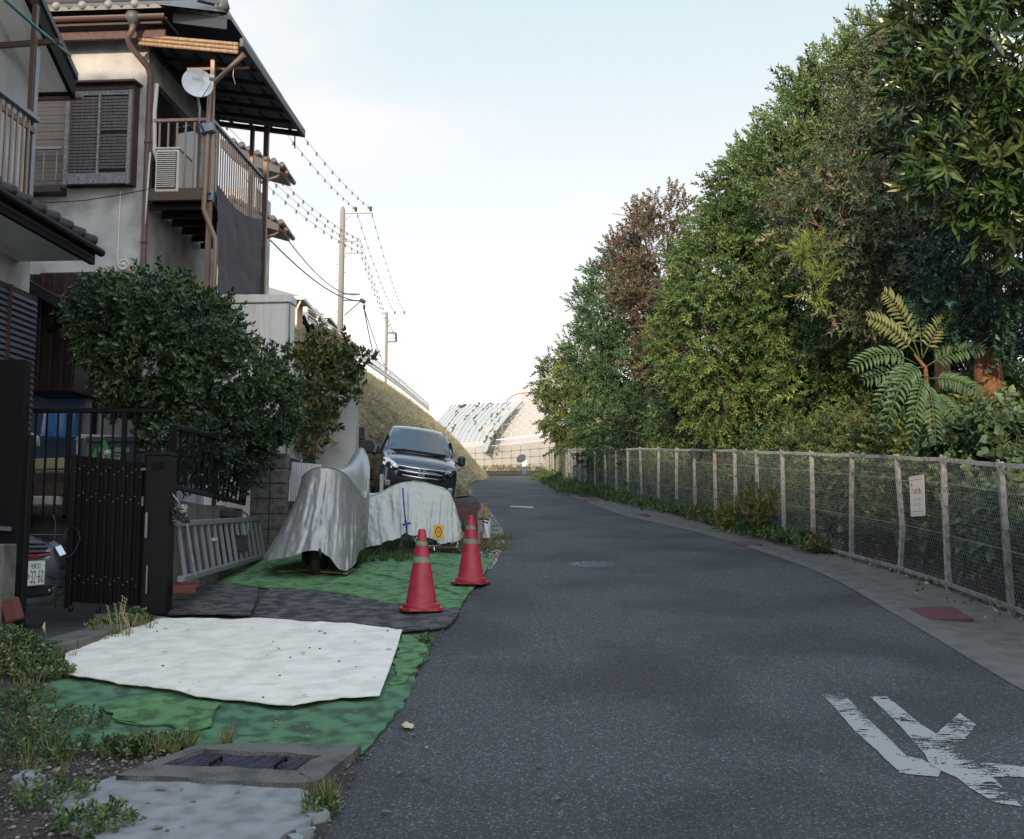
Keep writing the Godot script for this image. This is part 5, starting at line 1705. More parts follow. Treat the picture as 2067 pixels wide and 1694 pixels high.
	grid(tp, 10, 8, func(i, j):
		var u: float = i / 10.0
		var v: float = j / 8.0
		return Vector3(-3.50 + 0.24 * u, 5.36 - 0.22 * u - v * (0.16 + 0.14 * u) + 0.05 * sin(u * 14.0), -17.9 - 0.4 * u + 0.08 * noise.get_noise_2d(u * 4.0, v * 4.0)))
	solo("torn_sheet", tp, "black_metal", "torn black sheet sticking out behind the white shed's right corner", "tarpaulin")

func build_near_house():
	# the house that only shows its balcony, eaves and corner at the left edge
	var h := thing("balcony_house", "dark-roofed house at the left edge with a bronze balcony and shuttered ground floor", "house", Vector3(-5.3, 0, -12), LEAN)
	# upper storey
	part("upper_wall", box(Vector3(-3.62, 6.9, 7.2), Vector3(6.4, 3.6, 15.4)), "stucco_grey", h)
	part("lower_wall", box(Vector3(-3.42, 3.1, 7.6), Vector3(6.8, 4.2, 14.8)), "white_wall", h)
	var rf := new_st()
	# roof with its fall away from the camera: side outline, pushed across
	add_prism(rf, PackedVector2Array([Vector2(-0.5, 6.98), Vector2(6.6, 10.98), Vector2(15.6, 6.8), Vector2(15.6, 6.95), Vector2(6.6, 11.2), Vector2(-0.5, 7.14)]), 7.6, Transform3D(Basis(Vector3.UP, -PI / 2) * Basis.IDENTITY, Vector3(0.02, 0, 0)) * Transform3D(Basis.IDENTITY, Vector3.ZERO))
	part("roof", rf, "roof_dark", h)
	part("soffit", prism(PackedVector2Array([Vector2(-0.48, 6.94), Vector2(6.6, 10.92), Vector2(6.6, 10.96), Vector2(-0.48, 6.975)]), 0.75, Transform3D(Basis(Vector3.UP, -PI / 2), Vector3(0.0, 0, 0))), "panel_white", h)
	part("verge_board", prism(PackedVector2Array([Vector2(-0.5, 6.86), Vector2(6.6, 10.85), Vector2(6.6, 11.12), Vector2(-0.5, 7.12)]), 0.05, Transform3D(Basis(Vector3.UP, -PI / 2), Vector3(0.05, 0, 0))), "black_metal", h)
	part("verge_cap", prism(PackedVector2Array([Vector2(-0.52, 7.10), Vector2(6.6, 11.10), Vector2(6.6, 11.18), Vector2(-0.52, 7.18)]), 0.13, Transform3D(Basis(Vector3.UP, -PI / 2), Vector3(0.07, 0, 0))), "verge_blue", h)
	part("eave_gutter", tube([Vector3(0.10, 6.92, -0.56), Vector3(-6.0, 6.92, -0.56)], 0.055, 8), "pipe_brown", h)
	part("eave_board", box(Vector3(-0.4, 6.93, -0.5), Vector3(0.86, 0.05, 0.05)), "black_metal", h)
	part("roof_tile_row", tube([Vector3(0.0, 7.2, -0.48), Vector3(0.0, 11.22, 6.65)], 0.05, 8), "tile", h)
	# balcony
	part("balcony_post", box(Vector3(0.08, 6.25, 0.55), Vector3(0.06, 2.5, 0.06), Basis.IDENTITY, 0.006), "bronze", h)
	part("balcony_post_edge", box(Vector3(0.12, 6.0, 0.53), Vector3(0.02, 2.0, 0.065), Basis.IDENTITY, 0.004), "alu_blue", h)
	part("balcony_rail", box(Vector3(0.16, 6.17, 1.9), Vector3(0.075, 0.06, 2.7), Basis.IDENTITY, 0.008), "alu_blue", h)
	part("balcony_mid_rail", box(Vector3(0.13, 6.05, 1.9), Vector3(0.03, 0.06, 2.7)), "bronze", h)
	part("balcony_beam", box(Vector3(0.14, 5.12, 1.9), Vector3(0.07, 0.24, 2.75), Basis.IDENTITY, 0.008), "black_metal", h)
	part("balcony_floor", box(Vector3(-0.2, 5.04, 1.9), Vector3(0.6, 0.05, 2.7)), "black_metal", h)
	var bl := mesh_of(box(Vector3.ZERO, Vector3(0.020, 0.95, 0.030), Basis.IDENTITY, 0.003))
	for k in 22:
		part("baluster", bl, "bronze_light", h, Transform3D(Basis.IDENTITY, Vector3(0.14, 5.68, 0.68 + k * 0.115)))
	part("pole_bracket", bar(Vector3(-0.421, 7.139, 0.35), Vector3(0.276, 7.169, 0.35), 0.04, 0.06), "bronze", h)
	part("wall_pole", tube([Vector3(-0.52, 7.449, 0.2), Vector3(-0.248, 7.223, -0.2)], 0.014, 6), "alu", h)
	solo("laundry_pole", tube([h.to_global(Vector3(0.22, 7.102, 1.414)), h.to_global(Vector3(0.22, 7.117, 0.789)), h.to_global(Vector3(0.22, 7.161, 0.008))], 0.018, 8), "teal_pole", "teal laundry pole slung under the eave at the upper left", "pole")
	# lower eave over the ground floor: it runs away from the camera
	part("lower_roof", prism(PackedVector2Array([Vector2(0.80, 4.80), Vector2(-0.35, 5.22), Vector2(-0.35, 5.05), Vector2(0.30, 4.72), Vector2(0.80, 4.66)]), 4.2, Transform3D(Basis.IDENTITY, Vector3(0, 0, 0.40))), "roof_dark", h)
	part("lower_soffit", box(Vector3(0.30, 4.64, 2.5), Vector3(0.86, 0.03, 4.1)), "panel_white", h)
	part("lower_fascia", box(Vector3(0.77, 4.68, 2.5), Vector3(0.05, 0.17, 4.25)), "black_metal", h)
	part("lower_gutter", tube([Vector3(0.84, 4.74, 0.32), Vector3(0.84, 4.74, 4.6)], 0.045, 8), "black_metal", h)
	for k in 9:
		part("eave_tile", tube([Vector3(0.84, 4.83, 0.48 + k * 0.28), Vector3(0.0, 5.14, 0.48 + k * 0.28)], 0.055, 7), "roof_dark", h)
	part("trim_bar", bar(Vector3(-0.371, 4.298, 0.16), Vector3(-0.171, 4.178, 0.16), 0.03, 0.03), "tan_wood", h)
	# shuttered ground floor
	part("shutter_frame", box(Vector3(0.0, 3.50, 1.72), Vector3(0.08, 1.62, 3.2)), "dark_wood", h)
	part("base_board", box(Vector3(-0.01, 1.8, 1.72), Vector3(0.06, 1.8, 3.2)), "black_metal", h)
	var sm := mesh_of(box(Vector3.ZERO, Vector3(0.02, 0.052, 3.1), Basis(Vector3.BACK, 0.5)))
	for k in 23:
		part("shutter_slat", sm, "slat_blue", h, Transform3D(Basis.IDENTITY, Vector3(0.055, 2.76 + k * 0.066, 1.72)))
	part("shutter_post", box(Vector3(0.07, 3.5, 0.75), Vector3(0.03, 1.6, 0.04)), "bronze", h)
	# the dark lean-to between the two houses
	var l := thing("lean_to", "dark wooden lean-to with a sloping black roof between the two houses", "shed", Vector3(-5.6, 1.0, -13.5), LEAN)
	partw("roof", prism(PackedVector2Array([Vector2(0, 0), Vector2(-1.1, 0.62), Vector2(-1.1, 0.50), Vector2(0, -0.14)]), 1.6, Transform3D(Basis(Vector3.UP, LEAN), Vector3(-5.461, 4.59, -13.6) + Vector3(0, 0, -1.2))), "roof_dark", l)
	partw("wall", box(Vector3(-5.85, 4.25, -14.3), Vector3(0.7, 1.5, 1.4), Basis(Vector3.UP, LEAN)), "dark_wood", l)
	for k in 5:
		partw("batten", box(Vector3(-6.12 + k * 0.15, 4.25, -13.58), Vector3(0.03, 1.48, 0.03)), "red_wood", l)
	partw("brace", bar(Vector3(-5.806, 4.225, -13.4), Vector3(-5.362, 4.401, -13.4), 0.05, 0.05), "black_metal", l)
	# the house across the lane behind the camera, which shades the lower part of the view
	var nb := thing("apartment_block", "plain four-storey apartment block behind the viewpoint on the left", "building", Vector3(-12, 0, 28))
	partw("wall", box(Vector3(-12.7, 6.8, 29.0), Vector3(8.0, 13.6, 46.0)), "stucco_grey", nb)
	partw("roof", box(Vector3(-12.7, 13.65, 29.0), Vector3(8.4, 0.3, 46.4)), "roof_dark", nb)

func build_yard():
	# the corrugated blue sheet fence at the back of the yard
	var bf := thing("sheet_fence", "corrugated blue and grey metal sheets along the back of the yard", "fence", Vector3(-5.5, 1.6, -14.6))
	for k in 2:
		var st := new_st(true)
		var a: Vector3 = Vector3(-6.42, 3.649, -14.4) if k == 0 else Vector3(-5.685, 3.646, -14.38)
		var b: Vector3 = Vector3(-5.693, 3.649, -14.4) if k == 0 else Vector3(-4.643, 3.646, -14.38)
		grid(st, 44 if k == 0 else 60, 1, func(i, j):
			var n: float = 44.0 if k == 0 else 60.0
			return a.lerp(b, i / n) + Vector3(0, -1.0 * j, 0.012 * cos(i * PI)))
		partw("sheet", st, "blue_sheet" if k == 0 else "zinc", bf)
	partw("cap_rail", bar(Vector3(-6.405, 3.688, -14.3), Vector3(-4.554, 3.708, -14.3), 0.06, 0.06), "black_metal", bf)
	partw("post", box(Vector3(-5.515, 3.456, -14.3), Vector3(0.05, 1.4, 0.05)), "dark_gate", bf)
	partw("top_strip", bar(Vector3(-5.905, 3.699, -14.2), Vector3(-5.252, 3.68, -14.2), 0.03, 0.05), "alu", bf)
	# wall that carries the yard railing, of blocks
	var yw := thing("yard_wall", "low dark block wall at the back of the yard beneath the railing", "wall", Vector3(-5.2, 0.9, -12.6))
	for r in 5:
		for k in 8:
			var cx := -6.25 + k * 0.40 + (0.2 if r % 2 else 0.0)
			partw("block", box(Vector3(cx, 0.99 + r * 0.20, -12.62 + 0.004 * ((k + r) % 3)), Vector3(0.392, 0.192, 0.14), Basis.IDENTITY, 0.006), "dark_block", yw)
	partw("coping", box(Vector3(-4.85, 1.93, -12.62), Vector3(3.3, 0.08, 0.20), Basis.IDENTITY, 0.008), "dark_block", yw)
	# tall railing
	var ra := thing("yard_railing", "tall dark bronze railing of square bars around the back of the yard", "railing", Vector3(-5.0, 1.9, -12.3))
	var a: Vector3 = Vector3(-5.629, 3.101, -12.4)
	var b: Vector3 = Vector3(-3.977, 3.101, -12.4)
	partw("top_rail", bar(a, b, 0.06, 0.055, Vector3.UP, 0.008), "dark_gate", ra)
	partw("bottom_rail", bar(Vector3(-5.579, 1.879, -12.4), Vector3(-4.95, 1.879, -12.4), 0.05, 0.05), "dark_gate", ra)
	for k in 13:
		var p := a.lerp(b, (k + 0.4) / 13.0)
		partw("bar", box(p - Vector3(0, 0.62, 0), Vector3(0.022 if k % 5 != 4 else 0.05, 1.24, 0.022 if k % 5 != 4 else 0.05), Basis.IDENTITY, 0.003), "dark_gate", ra)
	# shelf with boxes
	var sh := thing("storage_rack", "white pipe storage rack behind the railing at the back of the yard", "shelf", Vector3(-5.293, 2.166, -13.2))
	for u in [66, 158, 255]:
		partw("upright", tube([Vector3(-5.79, 2.046, -13.2) + Vector3((u - 66) / 166.7, 0, 0), Vector3(-5.829, 2.827, -13.2) + Vector3((u - 66) / 166.7, 0, 0)], 0.022, 8), "white_paint", sh)
	partw("top_pipe", tube([Vector3(-5.913, 2.866, -13.1), Vector3(-5.825, 2.902, -13.1), Vector3(-5.733, 2.854, -13.1), Vector3(-5.722, 2.758, -13.1)], 0.030, 8), "white_paint", sh)
	partw("top_pipe", tube([Vector3(-5.253, 2.818, -13.1), Vector3(-5.213, 2.872, -13.1), Vector3(-4.614, 2.854, -13.1)], 0.028, 8), "white_paint", sh)
	for v in [Vector3(-5.546, 2.453, -13.2), Vector3(-5.533, 2.178, -13.2)]:
		var st := new_st()
		for k in 8:
			add_tube(st, [v + Vector3(-0.28 + k * 0.085, 0, 0.12), v + Vector3(-0.28 + k * 0.085, 0, -0.2)], 0.005, 4, false)
		for z in [0.12, -0.2]:
			add_tube(st, [v + Vector3(-0.3, 0, z), v + Vector3(0.34, 0, z)], 0.007, 4)
			add_tube(st, [v + Vector3(-0.3, 0.05, z), v + Vector3(0.34, 0.05, z)], 0.006, 4)
		partw("wire_shelf", st, "white_paint", sh)
	solo("cream_box", box(Vector3(-5.58, 2.538, -13.2), Vector3(0.42, 0.13, 0.3), Basis(Vector3.BACK, 0.05), 0.01), "box_cream", "cream yellow storage box on the upper wire shelf", "box")
	solo("brown_carton", box(Vector3(-5.566, 2.237, -13.2), Vector3(0.42, 0.15, 0.28), Basis.IDENTITY, 0.005), "box_brown", "dark brown carton on the lower wire shelf", "box")
	solo("grey_tub", box(Vector3(-5.58, 2.092, -13.15), Vector3(0.36, 0.12, 0.26), Basis.IDENTITY, 0.02), "bag_white", "pale grey plastic tub at the foot of the storage rack", "tub")
	var tb := new_st(true)
	add_lathe(tb, [Vector2(0.0, 0.0), Vector2(0.19, 0.0), Vector2(0.205, 0.03), Vector2(0.20, 0.15), Vector2(0.185, 0.30), Vector2(0.18, 0.33), Vector2(0.0, 0.34)], 28)
	var tk := thing("blue_tank", "bright blue plastic water tank standing on the storage rack", "tank", Vector3(-5.6, 2.864, -13.4))
	part("body", tb, "blue_tank", tk)
	part("rim", tube(circle_points(0.205, 24, 0.03), 0.012, 6), "blue_tank", tk)
	var tl := thing("teal_box", "dark teal plastic storage box with a pale printed label beside the rack", "box", Vector3(-4.775, 2.399, -13.1))
	part("body", box(Vector3(0, 0.18, 0), Vector3(0.56, 0.42, 0.3), Basis.IDENTITY, 0.02), "box_teal", tl)
	part("lid", box(Vector3(0, 0.42, 0), Vector3(0.62, 0.07, 0.34), Basis.IDENTITY, 0.015), "slat_blue", tl)
	var tm := TextMesh.new()
	tm.text = "BOX 1000 II"
	tm.font_size = 16
	tm.pixel_size = 0.0042
	tm.depth = 0.002
	part("lettering", tm, "plate_white", tl, Transform3D(Basis.IDENTITY, Vector3(0.03, 0.30, 0.152)))
	part("print_panel", box(Vector3(0.02, 0.14, 0.152), Vector3(0.26, 0.22, 0.004)), "zinc", tl)
	for k in 4:
		part("print_row", box(Vector3(0.02, 0.06 + k * 0.055, 0.1555), Vector3(0.20 - 0.03 * (k % 2), 0.02, 0.003)), "box_teal", tl)
	var uv := new_st(true)
	add_tube(uv, [Vector3(-4.704, 2.468, -12.8), Vector3(-4.758, 2.644, -12.8), Vector3(-4.785, 2.731, -12.8), Vector3(-4.843, 2.849, -12.8)], [0.045, 0.04, 0.032, 0.006], 10)
	var um := thing("green_sprayer", "green plastic nozzle with a white collar poking up over the gate", "garden tool", Vector3(-4.704, 2.468, -12.8))
	partw("nozzle", uv, "plastic_green", um)
	partw("collar", tube([Vector3(-4.757, 2.626, -12.8), Vector3(-4.771, 2.673, -12.8)], 0.046, 10), "white_paint", um)
	partw("grip", tube([Vector3(-4.857, 2.498, -12.8), Vector3(-4.919, 2.585, -12.8), Vector3(-4.901, 2.702, -12.8)], [0.03, 0.035, 0.01], 8), "plastic_green", um)

	# folding gate, pushed together
	var g := thing("folding_gate", "black folding gate pushed together into a dense stack of bars", "gate", Vector3(-3.557, 0.97, -9.75))
	var p0: Vector3 = Vector3(-3.895, 1.005, -9.75)
	var p1: Vector3 = Vector3(-3.31, 0.964, -9.85)
	for k in 17:
		var t := k / 16.0
		var p := p0.lerp(p1, t)
		var top := 1.345 - 0.02 * t
		partw("bar", box(p + Vector3(0, 0.05 + top * 0.5, 0.02 * (k % 2)), Vector3(0.041, top - 0.05, 0.042), Basis(Vector3.UP, 0.15), 0.004), "black_metal", g)
		if k < 16:
			for y in [0.25, 0.98, 1.22]:
				partw("rivet", box(p + Vector3(0.0, y + 0.03 * (k % 3), 0.045), Vector3(0.009, 0.009, 0.006)), "alu", g)
	for y in [0.22, 0.62, 1.0, 1.32]:
		partw("lattice", bar(p0 + Vector3(0, y, 0.01), p1 + Vector3(0, y, 0.01), 0.03, 0.03), "black_metal", g)
	partw("end_post", box(p0 + Vector3(-0.02, 0.70, 0.02), Vector3(0.05, 1.36, 0.06), Basis.IDENTITY, 0.006), "dark_gate", g)
	partw("latch", box(p1 + Vector3(0.0, 1.0, 0.06), Vector3(0.02, 0.09, 0.03), Basis.IDENTITY, 0.004), "alu", g)
	partw("latch", box(p1 + Vector3(0.0, 1.29, 0.06), Vector3(0.05, 0.02, 0.02)), "alu", g)
	for t in [0.03, 0.42]:
		var wl := new_st(true)
		add_lathe(wl, [Vector2(0, -0.012), Vector2(0.03, -0.012), Vector2(0.03, 0.012), Vector2(0, 0.012)], 12, Transform3D(Basis(Vector3.BACK, PI / 2), p0.lerp(p1, t) + Vector3(0, 0.02, 0.05)))
		partw("castor", wl, "rubber", g)
	var hs := new_st(true)
	add_tube(hs, [Vector3(-3.92, 1.726, -9.7), Vector3(-3.954, 1.674, -9.66), Vector3(-3.964, 1.596, -9.65), Vector3(-3.939, 1.513, -9.65), Vector3(-3.901, 1.466, -9.66), Vector3(-3.851, 1.518, -9.66), Vector3(-3.808, 1.622, -9.66), Vector3(-3.824, 1.7, -9.66), Vector3(-3.89, 1.735, -9.7), Vector3(-3.92, 1.726, -9.7)], 0.009, 5)
	solo("bicycle_lock", hs, "cable", "loop of black cable hung on the left end of the folding gate", "cable")
	var gp := thing("gate_post", "dark bronze square gate post to the right of the folding gate", "post", Vector3(-3.154, 0.97, -9.75))
	partw("shaft", box(Vector3(-3.141, 0.97, -9.75) + Vector3(0, 0.70, 0), Vector3(0.215, 1.40, 0.2), Basis.IDENTITY, 0.008), "dark_gate", gp)
	partw("cap", box(Vector3(-3.141, 0.97, -9.75) + Vector3(0, 1.41, 0), Vector3(0.225, 0.025, 0.21), Basis.IDENTITY, 0.006), "dark_gate", gp)
	partw("strike_plate", box(Vector3(-3.208, 1.751, -9.6), Vector3(0.02, 0.22, 0.012)), "alu", gp)
	partw("bolt", box(Vector3(-3.186, 1.278, -9.6), Vector3(0.012, 0.24, 0.012)), "alu", gp)
	partw("name_plate", box(Vector3(-3.14, 2.276, -9.64), Vector3(0.10, 0.06, 0.008)), "black_metal", gp)

	# left jamb of the yard's mouth
	var lj := thing("gate_jamb", "tall black gate jamb at the left edge of the yard's mouth", "post", Vector3(-3.713, 0.813, -8.24))
	partw("panel", box(Vector3(-3.759, 0.853, -8.2) + Vector3(-0.25, 1.05, 0), Vector3(0.66, 2.15, 0.10), Basis.IDENTITY, 0.006), "black_metal", lj)
	partw("shaft", box(Vector3(-3.707, 0.808, -8.3) + Vector3(0.0, 0.80, 0), Vector3(0.075, 1.62, 0.09), Basis.IDENTITY, 0.006), "dark_gate", lj)
	partw("rail", bar(Vector3(-3.86, 1.709, -8.1), Vector3(-3.706, 1.698, -8.1), 0.03, 0.03), "slat_blue", lj)
	var cb := thing("concrete_stub", "short grey concrete pier in front of the gate jamb at the left edge", "pier", Vector3(-3.692, 0.801, -8))
	partw("block", box(Vector3(-3.756, 1.189, -8), Vector3(0.20, 0.80, 0.22), Basis.IDENTITY, 0.01), "concrete", cb)
	var br := thing("red_brick", "broken red brick leaning on the concrete pier at the left edge", "brick", Vector3(-3.593, 1.051, -7.95))
	partw("brick", box(Vector3(-3.6, 1.115, -7.95), Vector3(0.11, 0.17, 0.1), Basis(Vector3.BACK, 0.35), 0.012), "brick_red", br)

	# low concrete wall and railing in front of the clipped shrub
	var cw := thing("shrub_wall", "low sloping concrete wall running back from the gate post beneath the shrub", "wall", Vector3(-3.29, 1.574, -11.5))
	var q: Array = [Vector3(-3.22, 0, -9.95), Vector3(-3.30, 0, -11.5), Vector3(-3.40, 0, -13.8)]
	for i in 2:
		var s := new_st()
		var u: Vector3 = q[i]
		var v: Vector3 = q[i + 1]
		var h0: float = [2.02, 2.0, 2.02][i]
		var h1: float = [2.02, 2.0, 2.02][i + 1]
		var wd := Vector3(-0.15, 0, 0)
		for f in [[u, v, v + wd, u + wd]]:
			quad(s, Vector3(u.x, h0, u.z), Vector3(u.x + wd.x, h0, u.z), Vector3(v.x + wd.x, h1, v.z), Vector3(v.x, h1, v.z))
			quad(s, Vector3(u.x, 0.7, u.z), Vector3(u.x, h0, u.z), Vector3(v.x, h1, v.z), Vector3(v.x, 0.9, v.z))
			quad(s, Vector3(u.x + wd.x, 0.7, u.z), Vector3(u.x + wd.x, h0, u.z), Vector3(u.x, h0, u.z), Vector3(u.x, 0.7, u.z))
			quad(s, Vector3(v.x + wd.x, 0.7, v.z), Vector3(v.x + wd.x, h1, v.z), Vector3(u.x + wd.x, h0, u.z), Vector3(u.x + wd.x, 0.7, u.z))
		partw("section", s, "gutter_concrete", cw)
	var lr := thing("low_railing", "black railing on the low concrete wall in front of the shrub", "railing", Vector3(-3.202, 2.093, -11.5))
	var ra0: Vector3 = Vector3(-3.108, 2.653, -9.95)
	var ra1: Vector3 = Vector3(-3.375, 2.838, -14)
	var rb0: Vector3 = Vector3(-3.108, 2.112, -9.95)
	var rb1: Vector3 = Vector3(-3.401, 2.091, -13.8)
	partw("top_rail", bar(ra0, ra1, 0.05, 0.045, Vector3.UP, 0.006), "black_metal", lr)
	partw("bottom_rail", bar(rb0, rb1, 0.05, 0.045, Vector3.UP, 0.006), "dark_gate", lr)
	for k in 15:
		var t := k / 14.0
		partw("bar", bar(rb0.lerp(rb1, t) - Vector3(0, 0.02, 0), ra0.lerp(ra1, t), 0.055 if k % 7 == 0 else 0.02, 0.055 if k % 7 == 0 else 0.02, Vector3.RIGHT), "black_metal", lr)
	# ladder on its side
	var ld := thing("aluminium_ladder", "long aluminium ladder lying on its side along the low wall", "ladder", Vector3(-3.125, 1.266, -11.5))
	var l0: Vector3 = Vector3(-3.098, 1.765, -9.9) + Vector3(0.03, 0, 0)
	var l1: Vector3 = Vector3(-3.312, 1.909, -14.3) + Vector3(0.03, 0, 0)
	var k0: Vector3 = Vector3(-3.065, 1.27, -9.85) + Vector3(0.1, 0, 0)
	var k1: Vector3 = Vector3(-3.282, 1.44, -14.25) + Vector3(0.1, 0, 0)
	partw("rail", bar(l0, l1, 0.07, 0.055, Vector3.UP, 0.006), "alu", ld)
	partw("rail", bar(k0, k1, 0.07, 0.055, Vector3.UP, 0.006), "alu", ld)
	for k in 15:
		var t := (k + 0.6) / 15.2
		partw("rung", bar(k0.lerp(k1, t), l0.lerp(l1, t), 0.05, 0.035, Vector3.RIGHT, 0.006), "alu", ld)
	partw("stay", bar(k0.lerp(k1, 0.08) + Vector3(0.05, 0, 0), l0.lerp(l1, 0.08) + Vector3(0.04, 0, 0), 0.025, 0.012, Vector3.RIGHT), "galvanised", ld)
	partw("hook", bar(k0.lerp(l0, 0.62).lerp(k1.lerp(l1, 0.62), 0.33), k0.lerp(l0, 0.62).lerp(k1.lerp(l1, 0.62), 0.38), 0.03, 0.03), "ac_white", ld)
	for i in 3:
		var bp: Vector3 = [Vector3(-2.929, 1.182, -9.85), Vector3(-2.924, 1.222, -9.95), Vector3(-3.294, 1.394, -13.9)][i]
		solo("support_brick", box(bp, Vector3(0.20, 0.07, 0.10), Basis(Vector3.UP, 0.3 + i), 0.006), "brick_red", ["lower red brick under the ladder's near end", "upper red brick under the ladder's near end", "red brick under the ladder's far end"][i], "brick", "bricks under the ladder")
	# coil of rope
	var rp := new_st(true)
	var pts: Array = []
	for k in 70:
		var t := k / 69.0
		pts.append(Vector3(-2.982, 1.878, -9.8) + Vector3(0.065 * cos(t * 34.0), 0.05 * sin(t * 34.0 + 0.5) - 0.03 + 0.04 * sin(t * 9.0), 0.03 * sin(t * 51.0)))
	add_tube(rp, pts, 0.008, 5)
	var ro := thing("rope_coil", "coil of black and white rope hanging over the ladder's near end", "rope", Vector3(-2.979, 1.798, -9.8))
	partw("coil", rp, "galvanised", ro)
	var dk := new_st(true)
	var pts2: Array = []
	for k in 40:
		var t := k / 39.0
		pts2.append(Vector3(-2.965, 1.833, -9.78) + Vector3(0.07 * cos(t * 23.0 + 1.0), 0.055 * sin(t * 23.0), 0.035 * sin(t * 31.0)))
	add_tube(dk, pts2, 0.012, 5)
	partw("dark_strand", dk, "cable", ro)
	partw("tail", tube([Vector3(-2.998, 1.885, -9.75), Vector3(-2.954, 1.95, -9.7), Vector3(-3, 2.002, -9.7), Vector3(-3.048, 2.04, -9.75)], 0.008, 5), "galvanised", ro)
	solo("red_rope", tube([Vector3(-3.422, 2.01, -13.4), Vector3(-3.275, 1.971, -13.3), Vector3(-3.262, 1.934, -13.5), Vector3(-3.314, 1.879, -13.8)], 0.01, 5), "lamp_red", "short red cord draped over the wall by the block pier", "cord")

	# block pier with the meter box on it
	var bp := thing("block_pier", "weathered concrete block pier ending the yard wall", "pier", Vector3(-3.166, 1.632, -14.2))
	var origin: Vector3 = Vector3(-3.156, 1.568, -14.25)
	for r in 6:
		for k in 2:
			var wdt := 0.25 if k == 0 else 0.22
			partw("block", box(origin + Vector3(-0.12 + k * 0.24, 0.10 + r * 0.197, 0.003 * ((r + k) % 2)), Vector3(wdt - 0.008, 0.189, 0.2), Basis(Vector3.UP, 0.0), 0.007), "block", bp)
	partw("mortar_core", box(origin + Vector3(-0.01, 0.6, 0.0), Vector3(0.45, 1.17, 0.17)), "dark_block", bp)
	partw("flank", box(origin + Vector3(0.06, 0.58, -0.5), Vector3(0.32, 1.14, 0.78)), "dark_wood", bp)
	var mb := thing("meter_box", "grey meter box standing on the block pier", "meter box", Vector3(-3.162, 2.777, -14.2))
	partw("case", box(Vector3(-3.166, 2.914, -14.2), Vector3(0.17, 0.27, 0.15), Basis.IDENTITY, 0.01), "zinc", mb)
	partw("side_dial", box(Vector3(-3.058, 2.903, -14.15), Vector3(0.03, 0.16, 0.12), Basis.IDENTITY, 0.01), "slat_blue", mb)
	solo("white_sack", box(Vector3(-3.421, 2.937, -14.6), Vector3(0.16, 0.30, 0.14), Basis.IDENTITY, 0.03), "bag_white", "pale plastic panel behind the meter box under the shrub", "panel")
	# corrugated sheet
	var cs := new_st(true)
	grid(cs, 26, 3, func(i, j):
		var t: float = i / 26.0
		var top: Vector3 = Vector3(-2.955, 2.67, -14.5).lerp(Vector3(-2.508, 2.623, -14.4), t)
		var bot: Vector3 = Vector3(-2.929, 2.135, -14.3).lerp(Vector3(-2.496, 2.131, -14.2), t)
		return top.lerp(bot, j / 3.0) + Vector3(0, 0, 0.012 * cos(i * PI)))
	solo("corrugated_sheet", cs, "zinc", "leaning corrugated zinc sheet between the block pier and the covered motorcycle", "metal sheet")
	# white wall at the end of the plot
	var ww := thing("white_end_wall", "tall plain off-white end wall behind the trained tree", "wall", Vector3(-2.814, 2.311, -16.6))
	partw("wall", box(Vector3(-2.87, 2.9, -16.72), Vector3(0.98, 2.78, 0.24), Basis(Vector3.UP, LEAN), 0.01), "white_wall", ww)
	partw("pier", box(Vector3(-3.159, 2.277, -15.8) + Vector3(0, 0.55, 0), Vector3(0.14, 1.9, 0.14), Basis(Vector3.BACK, -0.03)), "white_wall", ww)
	# dark retaining blocks at the end of the bank
	var rw := thing("retaining_blocks", "stepped dark concrete block wall holding the end of the bank", "wall", Vector3(-3.22, 3.13, -25))
	var row0: Vector3 = Vector3(-3.68, 2.85, -25.2)
	var lens := [1, 1, 1, 1, 1, 1, 1, 0]
	for r in 8:
		for k in lens[r] + 1:
			partw("block", box(row0 + Vector3(-0.35 + k * 0.40 + (0.20 if r % 2 else 0.0), r * 0.31 - 0.6, 0.02 * ((k * 3 + r) % 3)), Vector3(0.385, 0.295, 0.3), Basis.IDENTITY, 0.02), "dark_block", rw)

func circle_points(r: float, n: int, y := 0.0) -> Array:
	var out: Array = []
	for k in n + 1:
		out.append(Vector3(cos(TAU * k / n) * r, y, sin(TAU * k / n) * r))
	return out

